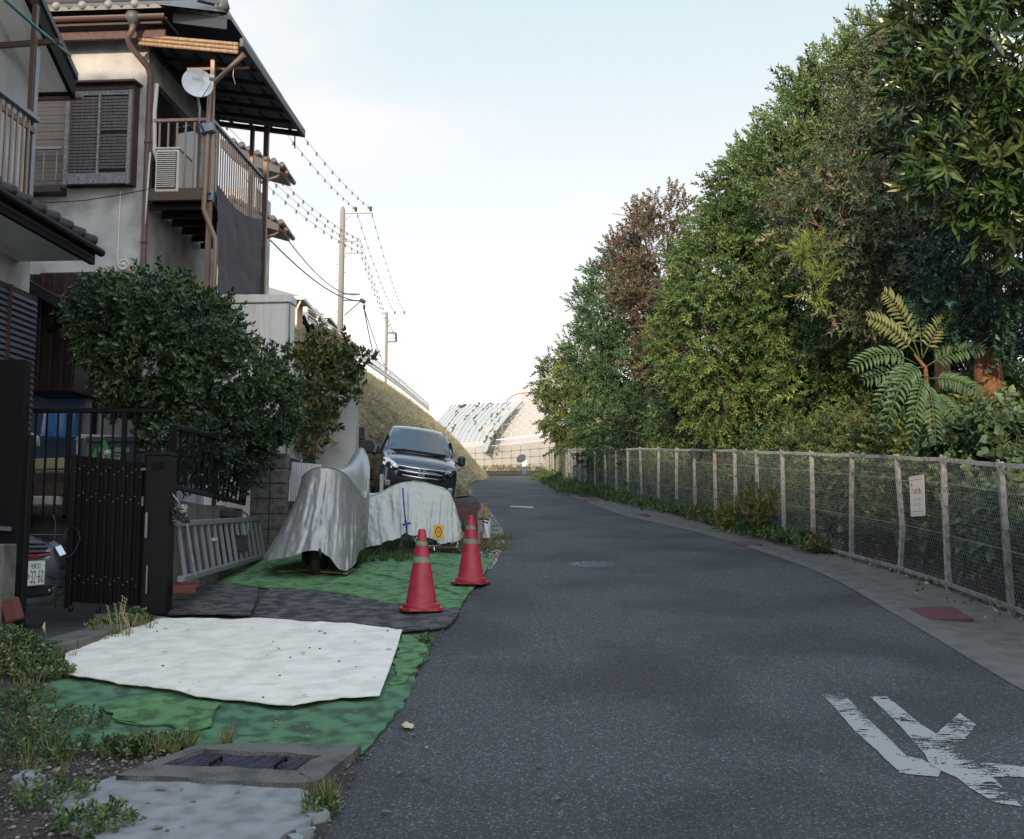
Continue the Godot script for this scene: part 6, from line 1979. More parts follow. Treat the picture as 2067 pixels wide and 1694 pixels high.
func build_garden():
	# the clipped shrub: dense, boxy, bare branches underneath
	var places := sprig_places(7, 0.13, 1.1, false, 31)
	var sp := sprig(places, 0.078, 0.040, 0.003, true, 0.25, 4)
	var t := thing("clipped_shrub", "big boxy clipped evergreen shrub overhanging the yard railing", "shrub", Vector3(-3.935, 2.083, -12.6))
	var lobes := [[Vector3(-4.797, 4.256, -13), Vector3(0.55, 0.52, 0.7)], [Vector3(-4.163, 4.276, -12.8), Vector3(0.62, 0.52, 0.8)], [Vector3(-3.743, 4.083, -12.8), Vector3(0.56, 0.50, 0.7)], [Vector3(-3.275, 3.558, -13), Vector3(0.50, 0.50, 0.7)], [Vector3(-3.013, 3.222, -13.2), Vector3(0.36, 0.42, 0.6)],
		[Vector3(-4.318, 3.677, -12.8), Vector3(0.70, 0.50, 0.7)], [Vector3(-3.692, 3.453, -12.9), Vector3(0.62, 0.58, 0.7)], [Vector3(-4.927, 4.501, -13), Vector3(0.32, 0.26, 0.5)], [Vector3(-3.402, 3.07, -13.2), Vector3(0.60, 0.40, 0.6)], [Vector3(-4.551, 3.347, -13), Vector3(0.36, 0.28, 0.5)], [Vector3(-4.05, 2.887, -12.6), Vector3(0.26, 0.30, 0.3)], [Vector3(-2.957, 3.405, -13.2), Vector3(0.27, 0.34, 0.5)], [Vector3(-3.07, 3.07, -13.2), Vector3(0.42, 0.36, 0.5)], [Vector3(-3.586, 2.849, -12.8), Vector3(0.50, 0.34, 0.5)], [Vector3(-4.997, 4.013, -13), Vector3(0.25, 0.40, 0.5)]]
	var pts := crown_points(lobes, 190.0, 0.5, -0.42, 2.2)
	var xf := leaf_frames(pts, 0.75, 1.15, 0.8, 0.25, 0.7)
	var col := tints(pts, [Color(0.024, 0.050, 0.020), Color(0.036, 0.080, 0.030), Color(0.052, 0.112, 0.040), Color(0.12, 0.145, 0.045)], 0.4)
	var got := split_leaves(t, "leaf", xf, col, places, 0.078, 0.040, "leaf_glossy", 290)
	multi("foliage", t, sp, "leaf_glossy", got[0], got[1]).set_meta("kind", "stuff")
	for k in 8:
		var e: Vector3 = lobes[k][0]
		var f: Vector3 = Vector3(-3.969, 2.144, -12.7)
		partw("branch", tube([f, f.lerp(e, 0.35) + Vector3(0.05 * (k % 3 - 1), 0.15, 0.05), f.lerp(e, 0.7) + Vector3(0.05, 0, 0.25), e + Vector3(0, 0, 0.45)], [0.035, 0.026, 0.016, 0.006], 6), "twig", t)
	# new shoots standing above the top
	var sh := new_st()
	for p in [Vector3(-3.824, 4.735, -12.7), Vector3(-4.78, 4.723, -12.9), Vector3(-4.087, 4.686, -12.7), Vector3(-3.551, 4.577, -12.8), Vector3(-3.701, 4.584, -12.7), Vector3(-3.078, 4.013, -13)]:
		add_tube(sh, [p - Vector3(0, 0.25, 0), p + Vector3(0.02, 0.08, 0)], [0.006, 0.003], 4, false)
	partw("shoot", sh, "twig", t)
	var tips := new_st()
	for p in [Vector3(-3.824, 4.735, -12.7), Vector3(-4.78, 4.723, -12.9), Vector3(-4.087, 4.686, -12.7), Vector3(-3.551, 4.577, -12.8), Vector3(-3.701, 4.584, -12.7), Vector3(-3.078, 4.013, -13)]:
		for k in 12:
			var a := k * 2.4
			add_leaf(tips, Transform3D(Basis(Vector3.UP, a) * Basis(Vector3.RIGHT, 0.8), p + Vector3(0, -0.2 + k * 0.024, 0)), 0.06, 0.028, Color(0.13, 0.10, 0.035) if k > 8 else Color(0.055, 0.10, 0.03), true)
	partw("shoot_leaves", tips, "leaf", t).set_meta("kind", "stuff")
	# the foliage under it, behind the low railing
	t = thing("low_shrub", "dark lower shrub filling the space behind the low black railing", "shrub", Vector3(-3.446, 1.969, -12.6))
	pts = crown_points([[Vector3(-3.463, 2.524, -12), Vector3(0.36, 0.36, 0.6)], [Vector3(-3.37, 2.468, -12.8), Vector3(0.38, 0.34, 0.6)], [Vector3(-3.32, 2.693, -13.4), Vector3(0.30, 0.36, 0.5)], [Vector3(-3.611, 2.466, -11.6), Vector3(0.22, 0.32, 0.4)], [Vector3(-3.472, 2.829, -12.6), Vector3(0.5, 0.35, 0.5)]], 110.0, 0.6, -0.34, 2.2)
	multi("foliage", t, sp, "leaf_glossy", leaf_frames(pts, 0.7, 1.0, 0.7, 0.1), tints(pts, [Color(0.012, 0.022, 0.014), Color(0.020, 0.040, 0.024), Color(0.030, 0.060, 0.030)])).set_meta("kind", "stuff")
	partw("stem", tube([Vector3(-3.444, 1.912, -12.6), Vector3(-3.43, 2.369, -12.6), Vector3(-3.498, 2.705, -12.5)], [0.03, 0.02, 0.01], 6), "twig", t)
	# the tree trained against the white wall
	var bp := sprig_places(6, 0.15, 1.2, false, 33)
	var bl := sprig(bp, 0.115, 0.065, 0.003, true, 0.28, 9)
	t = thing("trained_tree", "small broad-leaved tree with yellowing leaves trained against the white end wall", "tree", Vector3(-2.898, 2.552, -15.6))
	lobes = [[Vector3(-2.826, 4.277, -15.6), Vector3(0.26, 0.20, 0.28)], [Vector3(-2.465, 4.131, -15.6), Vector3(0.30, 0.24, 0.28)], [Vector3(-2.673, 3.769, -15.6), Vector3(0.36, 0.32, 0.3)], [Vector3(-2.958, 3.697, -15.6), Vector3(0.22, 0.30, 0.28)], [Vector3(-2.719, 3.326, -15.5), Vector3(0.26, 0.22, 0.28)], [Vector3(-2.251, 4.24, -15.6), Vector3(0.18, 0.12, 0.2)], [Vector3(-2.888, 2.97, -15.5), Vector3(0.17, 0.14, 0.2)], [Vector3(-2.831, 4.532, -15.6), Vector3(0.10, 0.2, 0.12)], [Vector3(-3.097, 4.294, -15.7), Vector3(0.16, 0.18, 0.2)], [Vector3(-2.3, 3.755, -15.5), Vector3(0.14, 0.2, 0.18)], [Vector3(-2.47, 4.422, -15.6), Vector3(0.10, 0.22, 0.1)]]
	pts = crown_points(lobes, 90.0, 0.7, -0.28, 2.4)
	xf = leaf_frames(pts, 0.65, 1.1, 0.7, 0.1, 0.9)
	col = tints(pts, [Color(0.035, 0.060, 0.020), Color(0.060, 0.100, 0.028), Color(0.090, 0.135, 0.036), Color(0.20, 0.165, 0.045)], 0.5)
	got = split_leaves(t, "leaf", xf, col, bp, 0.115, 0.065, "leaf", 200)
	multi("foliage", t, bl, "leaf", got[0], got[1]).set_meta("kind", "stuff")
	var f: Vector3 = Vector3(-2.898, 2.552, -15.6)
	for e in [Vector3(-2.826, 4.277, -15.6), Vector3(-2.429, 4.167, -15.6), Vector3(-3.074, 4.22, -15.7), Vector3(-2.611, 3.255, -15.5), Vector3(-2.252, 4.277, -15.6), Vector3(-2.727, 4.714, -15.6)]:
		partw("branch", tube([f, f.lerp(e, 0.3) + Vector3(-0.1, 0.1, 0.05), f.lerp(e, 0.7) + Vector3(-0.03, 0, 0.12), e], [0.05, 0.035, 0.024, 0.008], 7), "twig", t)

# ---------- mats, sheets and slabs on the verge ----------
func build_verge():
	# worn green carpet pieces, upper field
	var p := PackedVector2Array([Vector2(-3.301, -11.678), Vector2(-3.409, -13.424), Vector2(-3.388, -14.682), Vector2(-3.232, -15.126), Vector2(-2.093, -15.278), Vector2(-1.626, -15.43), Vector2(-0.884, -14.682), Vector2(-0.224, -13.969), Vector2(-0.285, -13.029), Vector2(-0.336, -12.152), Vector2(-0.417, -11.111), Vector2(-0.453, -10.572), Vector2(-0.471, -9.959), Vector2(-0.791, -10.16), Vector2(-1.121, -10.261), Vector2(-1.632, -10.893), Vector2(-2.413, -11.335), Vector2(-2.93, -11.563)])
	solo("green_carpet", laid(ragged(p, 0.12, 0.025), 0.07, 0.016, 0.010, 1.6, 0.015), "carpet", "bright green outdoor carpet under the covered motorcycle and the farther cone", "carpet")
	# laps and torn seams of that carpet
	var seams := [[Vector2(-2.669, -12.521), Vector2(-2.228, -12.9), Vector2(-1.526, -12.397), Vector2(-0.667, -11.111), Vector2(-0.526, -10.785)], [Vector2(-2.122, -14.109), Vector2(-1.318, -13.694), Vector2(-0.427, -12.9)], [Vector2(-3.051, -12.032), Vector2(-2.512, -11.795), Vector2(-1.786, -11.563), Vector2(-1.266, -11.111)]]
	for s in seams:
		var st := new_st(true)
		for i in s.size() - 1:
			var n := 8
			for k in n:
				var a: Vector2 = s[i].lerp(s[i + 1], float(k) / n)
				var b: Vector2 = s[i].lerp(s[i + 1], float(k + 1) / n)
				var wa := 0.05 + 0.02 * noise.get_noise_2d(a.x * 6.0, a.y * 6.0)
				var wb := 0.05 + 0.02 * noise.get_noise_2d(b.x * 6.0, b.y * 6.0)
				quad(st, on_land(a.x, a.y - wa, 0.026), on_land(b.x, b.y - wb, 0.026), on_land(b.x, b.y, 0.040), on_land(a.x, a.y, 0.040))
				quad(st, on_land(a.x, a.y, 0.040), on_land(b.x, b.y, 0.040), on_land(b.x, b.y + 0.004, 0.018), on_land(a.x, a.y + 0.004, 0.018))
		solo("carpet_flap", st, "carpet", ["lapped green carpet seam nearest the cones", "farthest lapped green carpet seam by the bicycle", "lapped green carpet seam in front of the motorcycle"][seams.find(s)], "carpet", "seams of the green carpet")
	# black rubber mats
	p = PackedVector2Array([Vector2(-3.014, -9.667), Vector2(-3.212, -10.468), Vector2(-3.283, -11.563), Vector2(-2.9, -11.448), Vector2(-2.59, -11.223), Vector2(-2.438, -10.572), Vector2(-2.267, -9.571), Vector2(-2.546, -9.571)])
	solo("rubber_mat", laid(ragged(p, 0.12, 0.02), 0.06, 0.030, 0.014, 1.3, 0.015), "rubber_mat", "dark rubber mat beside the gate post, left of its neighbour", "mat")
	p = PackedVector2Array([Vector2(-2.215, -9.476), Vector2(-2.385, -10.468), Vector2(-2.464, -11.223), Vector2(-1.616, -10.785), Vector2(-1.11, -10.16), Vector2(-0.775, -9.959), Vector2(-0.475, -9.861), Vector2(-0.474, -9.476), Vector2(-0.531, -9.016), Vector2(-0.685, -8.927), Vector2(-0.924, -8.839), Vector2(-1.278, -9.106), Vector2(-1.822, -9.382)])
	solo("rubber_mat", laid(ragged(p, 0.12, 0.02), 0.06, 0.028, 0.016, 1.1, 0.015), "rubber_mat", "scuffed dark rubber mat under the nearer cone", "mat")
	# lower, weathered green carpet
	p = PackedVector2Array([Vector2(-3.07, -9.571), Vector2(-2.521, -9.476), Vector2(-1.804, -9.289), Vector2(-1.266, -9.016), Vector2(-0.914, -8.751), Vector2(-0.648, -8.751), Vector2(-0.63, -8.41), Vector2(-0.6, -7.844), Vector2(-0.664, -7.538), Vector2(-0.605, -7.101), Vector2(-0.645, -6.558), Vector2(-0.674, -6.239), Vector2(-0.711, -5.705), Vector2(-0.738, -5.592), Vector2(-0.973, -5.592), Vector2(-1.333, -5.648), Vector2(-1.583, -5.648), Vector2(-1.852, -5.705), Vector2(-2.129, -5.705), Vector2(-2.443, -5.878), Vector2(-2.765, -6.365), Vector2(-2.923, -6.961), Vector2(-3.037, -7.538), Vector2(-3.058, -8.41)])
	solo("old_carpet", laid(ragged(p, 0.09, 0.045), 0.055, 0.008, 0.010, 1.8, 0.01), "carpet_old", "weathered bluish green carpet under the white sheet", "carpet")
	p = PackedVector2Array([Vector2(-2.379, -6.428), Vector2(-2.071, -6.623), Vector2(-1.711, -6.493), Vector2(-1.63, -5.996), Vector2(-1.774, -5.878), Vector2(-1.848, -6.056), Vector2(-2.152, -6.116)])
	solo("carpet_scrap", laid(ragged(p, 0.07, 0.05), 0.05, 0.022, 0.028, 2.6, 0.01), "carpet", "torn crumpled green carpet scrap below the white sheet's left half", "carpet")
	p = PackedVector2Array([Vector2(-0.859, -8.664), Vector2(-0.704, -8.579), Vector2(-0.605, -8.081), Vector2(-0.66, -7.844), Vector2(-0.623, -7.613), Vector2(-0.684, -7.031), Vector2(-0.754, -6.961)])
	solo("carpet_scrap", laid(ragged(p, 0.07, 0.05), 0.05, 0.020, 0.015, 2.2, 0.01), "carpet", "ragged green carpet strip between the white sheet and the asphalt", "carpet")
	# the white sheet
	p = PackedVector2Array([Vector2(-3.156, -7.844), Vector2(-3.134, -8.41), Vector2(-2.958, -9.382), Vector2(-2.495, -9.382), Vector2(-1.703, -9.197), Vector2(-0.876, -8.839), Vector2(-0.834, -8.001), Vector2(-0.787, -6.623), Vector2(-1.001, -6.558), Vector2(-1.248, -6.365), Vector2(-1.539, -6.493), Vector2(-2.054, -6.756), Vector2(-2.546, -7.031), Vector2(-2.928, -7.244)])
	var ws := laid(p, 0.035, 0.036, 0.016, 0.8, 0.006)
	solo("white_sheet", ws, "white_sheet", "large creased white plastic sheet laid over the green carpet", "sheet")
	# grit on the sheet
	var gs := new_st(true)
	add_lathe(gs, [Vector2(0, -0.004), Vector2(0.006, 0.0), Vector2(0.004, 0.005), Vector2(0, 0.006)], 6)
	var gm := mesh_of(gs)
	var xf: Array = []
	var col: Array = []
	for k in 60:
		var q := Vector2(rng.randf_range(-2.9, -0.95), rng.randf_range(-9.0, -6.5))
		if Geometry2D.is_point_in_polygon(q, p):
			xf.append(Transform3D(Basis(Vector3.UP, rng.randf() * TAU).scaled(Vector3(1.6, 1, 1) * (0.25 + 0.9 * pow(rng.randf(), 3.0))), on_land(q.x, q.y, 0.048)))
			col.append(Color(0.02, 0.018, 0.015) * rng.randf_range(0.6, 3.0))
	var o := multi("sheet_grit", self, gm, "leaf_soft", xf, col)
	o.name = numbered("sheet_grit")
	tag(o, "specks of dark grit lying on the white sheet", "grit", "", "stuff")
	# concrete frame with the iron plate
	var u := thing("utility_cover", "rusty blue-black iron checker plate cover with two lifting handles in a concrete frame", "utility cover", Vector3(-1.264, 0.526, -5.268))
	var fo: Array = [Vector2(-1.554, -5.592), Vector2(-0.755, -5.592), Vector2(-0.869, -5.013), Vector2(-1.8, -5.113)]
	var fi: Array = [Vector2(-1.506, -5.482), Vector2(-0.915, -5.428), Vector2(-1.002, -5.216), Vector2(-1.647, -5.268)]
	for k in 4:
		var j := (k + 1) % 4
		var st := laid(ragged(PackedVector2Array([fo[k], fo[j], fi[j], fi[k]]), 0.10, 0.008), 0.06, 0.040, 0.006, 3.0, 0.06)
		partw("frame_edge", st, "concrete", u)
	partw("plate", laid(PackedVector2Array(fi), 0.08, 0.022, 0.0, 2.0, 0.03), "iron_cover", u)
	var ck := mesh_of(box(Vector3.ZERO, Vector3(0.028, 0.004, 0.007)))
	for k in 260:
		var s := (k % 20 + 0.5) / 20.0
		var t := (k / 20 + 0.5) / 13.0
		var q: Vector2 = fi[0].lerp(fi[1], s).lerp(fi[3].lerp(fi[2], s), t)
		partw("tread", ck, "iron_cover", u, Transform3D(Basis(Vector3.UP, 0.7 if k % 2 else -0.9), on_land(q.x, q.y, 0.0245)))
	for c in [[Vector2(-1.417, -5.268), Vector2(-1.394, -5.374)], [Vector2(-1.11, -5.268), Vector2(-1.083, -5.374)]]:
		var a := on_land(c[0].x, c[0].y, 0.022)
		var b := on_land(c[1].x, c[1].y, 0.022)
		partw("handle", tube([a, a + Vector3(0, 0.022, 0), b + Vector3(0, 0.022, 0), b], 0.008, 6), "black_metal", u)
	p = PackedVector2Array([Vector2(-1.998, -4.865), Vector2(-1.951, -5.013), Vector2(-1.819, -5.164), Vector2(-1.602, -5.164), Vector2(-1.338, -5.113), Vector2(-1.101, -5.063), Vector2(-0.957, -5.013), Vector2(-0.899, -4.963), Vector2(-0.834, -4.817), Vector2(-0.82, -4.583), Vector2(-0.904, -4.448), Vector2(-0.922, -4.108), Vector2(-1.344, -4.191), Vector2(-1.684, -4.448), Vector2(-1.865, -4.629)])
	solo("concrete_slab", laid(ragged(p, 0.05, 0.022), 0.04, 0.020, 0.010, 1.4, 0.06), "old_slab", "pale broken concrete slab at the bottom left", "slab")
	for k in 6:
		var c: Vector2 = [Vector2(-0.833, -4.722), Vector2(-0.832, -4.865), Vector2(-0.808, -4.675), Vector2(-0.831, -4.493), Vector2(-0.837, -4.404), Vector2(-0.796, -4.722)][k]
		var q := PackedVector2Array()
		for i in 7:
			var a := TAU * i / 7.0
			q.append(c + Vector2(cos(a), sin(a)) * (0.040 + 0.016 * sin(i * 2.3 + k)))
		solo("slab_fragment", laid(q, 0.03, 0.028, 0.004, 3.0, 0.05), "old_slab", "small broken-off piece of pale concrete " + ["at the slab's right tip", "just above the slab's right tip, by the grass tuft", "just below the slab's right tip", "low on the slab's right side", "lowest of all, at the bottom of the picture", "outermost, touching the asphalt"][k], "slab fragment", "pieces broken off the slab")
	p = PackedVector2Array([Vector2(-2.261, -5.063), Vector2(-2.244, -5.164), Vector2(-2.14, -5.113), Vector2(-2.039, -5.013), Vector2(-2.075, -4.963), Vector2(-2.171, -4.963)])
	solo("concrete_chunk", laid(ragged(p, 0.04, 0.02), 0.03, 0.05, 0.02, 4.0, 0.08), "old_slab", "pale lump of broken concrete among the weeds left of the slab", "rubble")
	# stones and pebbles
	var sg := new_st()
	for r in 1:
		add_lathe(sg, [Vector2(0, -0.5), Vector2(0.42, -0.3), Vector2(0.5, 0.05), Vector2(0.3, 0.42), Vector2(0, 0.5)], 6)
	var sm := mesh_of(sg)
	xf = []
	col = []
	var put := func(q: Vector2, size: float, c: Color):
		var b := Basis(Vector3(rng.randfn(), rng.randfn(), rng.randfn()).normalized(), rng.randf() * TAU)
		xf.append(Transform3D(b.scaled(Vector3(1.0, 0.7, 1.3) * size), on_land(q.x, q.y, size * 0.15)))
		var v := rng.randf_range(0.6, 1.5)
		col.append(Color(c.r * v, c.g * v, c.b * v))
	for k in 9000:
		var q := Vector2(rng.randf_range(-2.9, -0.8), rng.randf_range(-6.2, -3.6))
		put.call(q, 0.004 + 0.020 * pow(rng.randf(), 3.0), [Color(0.18, 0.165, 0.15), Color(0.10, 0.085, 0.07), Color(0.27, 0.25, 0.235), Color(0.15, 0.09, 0.07)][rng.randi() % 4])
	for k in 5200:
		var d := rng.randf_range(13.0, 27.0)
		var off := rng.randf() * rng.randf() * 1.1
		put.call(Vector2(road_l(d) + 0.08 - off, -d), 0.008 + 0.024 * pow(rng.randf(), 2.5), [Color(0.30, 0.29, 0.27), Color(0.20, 0.19, 0.18), Color(0.36, 0.33, 0.29)][rng.randi() % 3])
	for k in 1500:
		var d := rng.randf_range(4.0, 13.5)
		put.call(Vector2(road_l(d) + rng.randfn() * 0.05, -d), 0.004 + 0.014 * pow(rng.randf(), 2.5), Color(0.13, 0.12, 0.115))
	o = multi("gravel", self, sm, "leaf_soft", xf, col)
	o.name = numbered("gravel")
	tag(o, "loose grey gravel and grit along the lane's left edge", "gravel", "", "stuff")
	# weeds and blades on the near verge
	var oval := sprig(sprig_places(8, 0.06, 1.25, false, 41), 0.030, 0.016, 0.002, true, 0.3, 5)
	var pts: Array = []
	for w in [[Vector3(-3.141, 0.718, -7.244), 0.20, 0.20, 420], [Vector3(-3.442, 0.756, -7.613), 0.22, 0.24, 420], [Vector3(-2.587, 0.597, -5.996), 0.30, 0.10, 150], [Vector3(-2.431, 0.542, -5.537), 0.26, 0.10, 130], [Vector3(-1.833, 0.565, -5.648), 0.10, 0.05, 60], [Vector3(-1.95, 0.556, -5.592), 0.09, 0.06, 70], [Vector3(-1.725, 0.564, -5.705), 0.07, 0.05, 36], [Vector3(-1.659, 0.443, -4.538), 0.12, 0.08, 70], [Vector3(-3.244, 0.898, -9.016), 0.16, 0.16, 240], [Vector3(-3.178, 0.916, -9.197), 0.12, 0.24, 200], [Vector3(-0.8, 0.476, -4.722), 0.05, 0.05, 26], [Vector3(-0.652, 0.834, -8.41), 0.04, 0.03, 14], [Vector3(-2.924, 0.659, -6.558), 0.18, 0.12, 80], [Vector3(-2.019, 0.493, -4.914), 0.16, 0.05, 60]]:
		for k in w[3]:
			var c: Vector3 = w[0]
			var a := rng.randf() * TAU
			var r: float = w[1] * sqrt(rng.randf())
			var q := Vector3(c.x + cos(a) * r * 1.3, 0, c.z + sin(a) * r)
			q.y = land(q.x, -q.z) + 0.01 + rng.randf() * w[2] * 0.45 * (1.0 - 0.7 * r / w[1])
			pts.append([q, Vector3(cos(a) * 0.5, 0.9, sin(a) * 0.5), rng.randf_range(-0.3, 0.5)])
	o = multi("verge_weeds", self, oval, "leaf", leaf_frames(pts, 0.6, 1.3, 0.6, 0.6, 0.8), tints(pts, [Color(0.035, 0.075, 0.028), Color(0.060, 0.120, 0.040), Color(0.105, 0.165, 0.055), Color(0.16, 0.18, 0.07)]))
	o.name = numbered("verge_weeds")
	tag(o, "low leafy weeds along the near edge of the verge", "weeds", "", "stuff")
	var blade := new_st()
	for k in 7:
		var a := k * 2.4
		var b := Basis(Vector3.UP, a) * Basis(Vector3.RIGHT, 0.15 + 0.09 * k)
		add_leaf(blade, Transform3D(b, Vector3(cos(a), 0, sin(a)) * 0.012), 0.16 + 0.02 * (k % 3), 0.007, Color.WHITE)
	xf = []
	col = []
	for w in [[Vector3(-3.141, 0.857, -8.579), 0.12, 40], [Vector3(-3.143, 0.898, -9.016), 0.14, 70], [Vector3(-1.445, 0.565, -5.648), 0.03, 5], [Vector3(-1.638, 0.565, -5.648), 0.04, 10], [Vector3(-0.812, 0.47, -4.817), 0.05, 22], [Vector3(-2.334, 0.54, -5.428), 0.25, 20], [Vector3(-0.3, 1.497, -15.278), 0.22, 90], [Vector3(-0.177, 1.638, -16.709), 0.25, 60], [Vector3(-3.233, 0.782, -7.844), 0.10, 16], [Vector3(-1.74, 0.56, -5.592), 0.08, 18], [Vector3(-3.046, 0.68, -6.824), 0.2, 12]]:
		for k in w[2]:
			var c: Vector3 = w[0]
			var q := Vector3(c.x + rng.randfn() * w[1] * 0.6, 0, c.z + rng.randfn() * w[1] * 0.6)
			xf.append(Transform3D(Basis(Vector3.UP, rng.randf() * TAU).scaled(Vector3.ONE * rng.randf_range(0.25, 0.8)), on_land(q.x, q.z, 0.0)))
			col.append(Color(0.10, 0.15, 0.045).lerp(Color(0.24, 0.21, 0.10), rng.randf() * 0.8))
	o = multi("verge_grass", self, mesh_of(blade), "leaf_soft", xf, col)
	o.name = numbered("verge_grass")
	tag(o, "thin tufts of grass on the verge and along the kerb", "grass", "", "stuff")
	# tall flowering weed by the gate, foxtail by the kerb
	var tw := thing("flowering_weed", "tall pale-flowered weed standing at the kerb before the folding gate", "weed", Vector3(-2.991, 0.868, -8.664))
	var st := new_st()
	st.set_color(Color.WHITE)
	for k in 9:
		var b: Vector3 = Vector3(-3.018, 0.868, -8.664) + Vector3(rng.randfn() * 0.10, 0, rng.randfn() * 0.06)
		var e := b + Vector3(rng.randfn() * 0.06, rng.randf_range(0.16, 0.34), rng.randfn() * 0.05)
		add_tube(st, [b, b.lerp(e, 0.5) + Vector3(rng.randfn() * 0.01, 0, 0), e], [0.003, 0.0025, 0.0015], 4, false)
		for j in 16:
			var q := b.lerp(e, 0.45 + 0.55 * j / 16.0)
			add_leaf(st, Transform3D(Basis(Vector3.UP, j * 2.4) * Basis(Vector3.RIGHT, 1.0), q), 0.022, 0.010, Color.WHITE)
	partw("stems", st, "straw", tw).set_meta("kind", "stuff")
	tw = thing("foxtail", "single foxtail grass stalk with a nodding head in front of the yard kerb", "weed", Vector3(-3.17, 0.756, -7.613))
	partw("stalk", tube([Vector3(-3.17, 0.756, -7.613), Vector3(-3.267, 0.855, -7.8), Vector3(-3.295, 0.993, -7.8)], [0.003, 0.003, 0.002], 4), "stem_green", tw)
	partw("head", tube([Vector3(-3.294, 0.972, -7.8), Vector3(-3.303, 1.006, -7.8), Vector3(-3.297, 1.041, -7.8)], [0.006, 0.011, 0.003], 6), "straw", tw)
	# vine plant in the yard
	var yv := thing("yard_weed", "straggling green weed against the yard's block wall", "weed", Vector3(-4.383, 0.986, -10.6))
	var lv := new_st()
	for k in 26:
		var q: Vector3 = Vector3(-4.383, 0.986, -10.6) + Vector3(rng.randfn() * 0.05, 0.05 + 0.5 * k / 26.0, rng.randfn() * 0.05)
		add_leaf(lv, Transform3D(Basis(Vector3.UP, k * 2.4) * Basis(Vector3.RIGHT, 1.2), q), 0.07, 0.035, Color(0.05, 0.11, 0.05), true)
	partw("leaves", lv, "leaf", yv).set_meta("kind", "stuff")
	partw("stem", tube([Vector3(-4.383, 0.971, -10.6), Vector3(-4.431, 1.292, -10.6), Vector3(-4.42, 1.767, -10.6), Vector3(-4.444, 1.862, -10.6)], 0.004, 4), "twig", yv)
	# litter
	var lm := new_st()
	add_leaf(lm, Transform3D.IDENTITY, 0.07, 0.035, Color.WHITE, true)
	var leafm := mesh_of(lm)
	xf = []
	col = []
	for k in 90:
		var q := Vector2(rng.randf_range(-2.9, 0.2), rng.randf_range(-9.0, -4.0))
		if k > 60:
			q = Vector2(rng.randf_range(-2.8, -1.2), rng.randf_range(-5.0, -4.0))
		xf.append(Transform3D(Basis(Vector3.UP, rng.randf() * TAU) * Basis(Vector3.RIGHT, -1.5).scaled(Vector3.ONE * rng.randf_range(0.3, 0.9)), on_land(q.x, q.y, 0.05 if q.y < -6.5 else 0.03)))
		col.append([Color(0.24, 0.13, 0.08), Color(0.13, 0.06, 0.05), Color(0.36, 0.25, 0.15)][rng.randi() % 3])
	o = multi("fallen_leaves", self, leafm, "leaf_soft", xf, col)
	o.name = numbered("fallen_leaves")
	tag(o, "few brown fallen leaves scattered over the verge", "leaves", "", "stuff")
	solo("paper_scrap", laid(ragged(PackedVector2Array([Vector2(-0.594, -5.996), Vector2(-0.568, -6.056), Vector2(-0.52, -5.996), Vector2(-0.53, -5.936), Vector2(-0.572, -5.936)]), 0.02, 0.008), 0.02, 0.032, 0.012, 9.0), "box_cream", "torn buff paper scrap lying on the asphalt's left edge", "paper")

# ---------- cones, covers, bicycle, motorcycle ----------
func cone(label: String, at: Vector3, turn: float):
	var c := thing("traffic_cone", label, "traffic cone", at, turn, "red traffic cones on the verge")
	var st := new_st(true)
	add_lathe(st, [Vector2(0.145, 0.055), Vector2(0.138, 0.065), Vector2(0.034, 0.695), Vector2(0.028, 0.712), Vector2(0.0, 0.716)], 28)
	part("body", st, "cone_red", c)
	st = new_st(true)
	add_lathe(st, [Vector2(0.165, 0.02), Vector2(0.165, 0.052), Vector2(0.158, 0.060), Vector2(0.135, 0.062)], 28)
	part("collar", st, "cone_red", c)
	var poly := PackedVector2Array()
	for k in 32:
		var a := TAU * k / 32.0
		var r := 0.185 / maxf(absf(cos(a)), absf(sin(a)))
		r = minf(r, 0.218)
		poly.append(Vector2(cos(a), sin(a)) * r)
	part("base", prism(poly, 0.024, Transform3D(Basis(Vector3.RIGHT, -PI / 2), Vector3(0, 0.0, 0))), "cone_red", c)
	for b in [[0.415, 0.465], [0.565, 0.605]]:
		st = new_st(true)
		var r0: float = 0.138 - (b[0] - 0.065) * 0.1651 + 0.0015
		var r1: float = 0.138 - (b[1] - 0.065) * 0.1651 + 0.0015
		add_lathe(st, [Vector2(r0, b[0]), Vector2(r1, b[1])], 28)
		part("band", st, "cone_band", c)
		st = new_st(true)
		for k in 9:
			var a := 1.9 + k * 0.13
			var a2 := a + 0.13
			var q: float = r0 + 0.0015
			var w: float = r1 + 0.0015
			quad(st, Vector3(cos(a2) * q, b[0] + 0.012, sin(a2) * q), Vector3(cos(a2) * w, b[1] + 0.004, sin(a2) * w), Vector3(cos(a) * w, b[1] + 0.004, sin(a) * w), Vector3(cos(a) * q, b[0] + 0.012, sin(a) * q))
		part("tape", st, "cone_green", c)

func loop_at(p: Array, t: float) -> Vector3:
	# closed curve through points
	var n := p.size()
	var f := t * n
	var i := int(f) % n
	var k := f - floorf(f)
	var a: Vector3 = p[(i + n - 1) % n]
	var b: Vector3 = p[i]
	var c: Vector3 = p[(i + 1) % n]
	var d: Vector3 = p[(i + 2) % n]
	return b.cubic_interpolate(c, a, d, k)

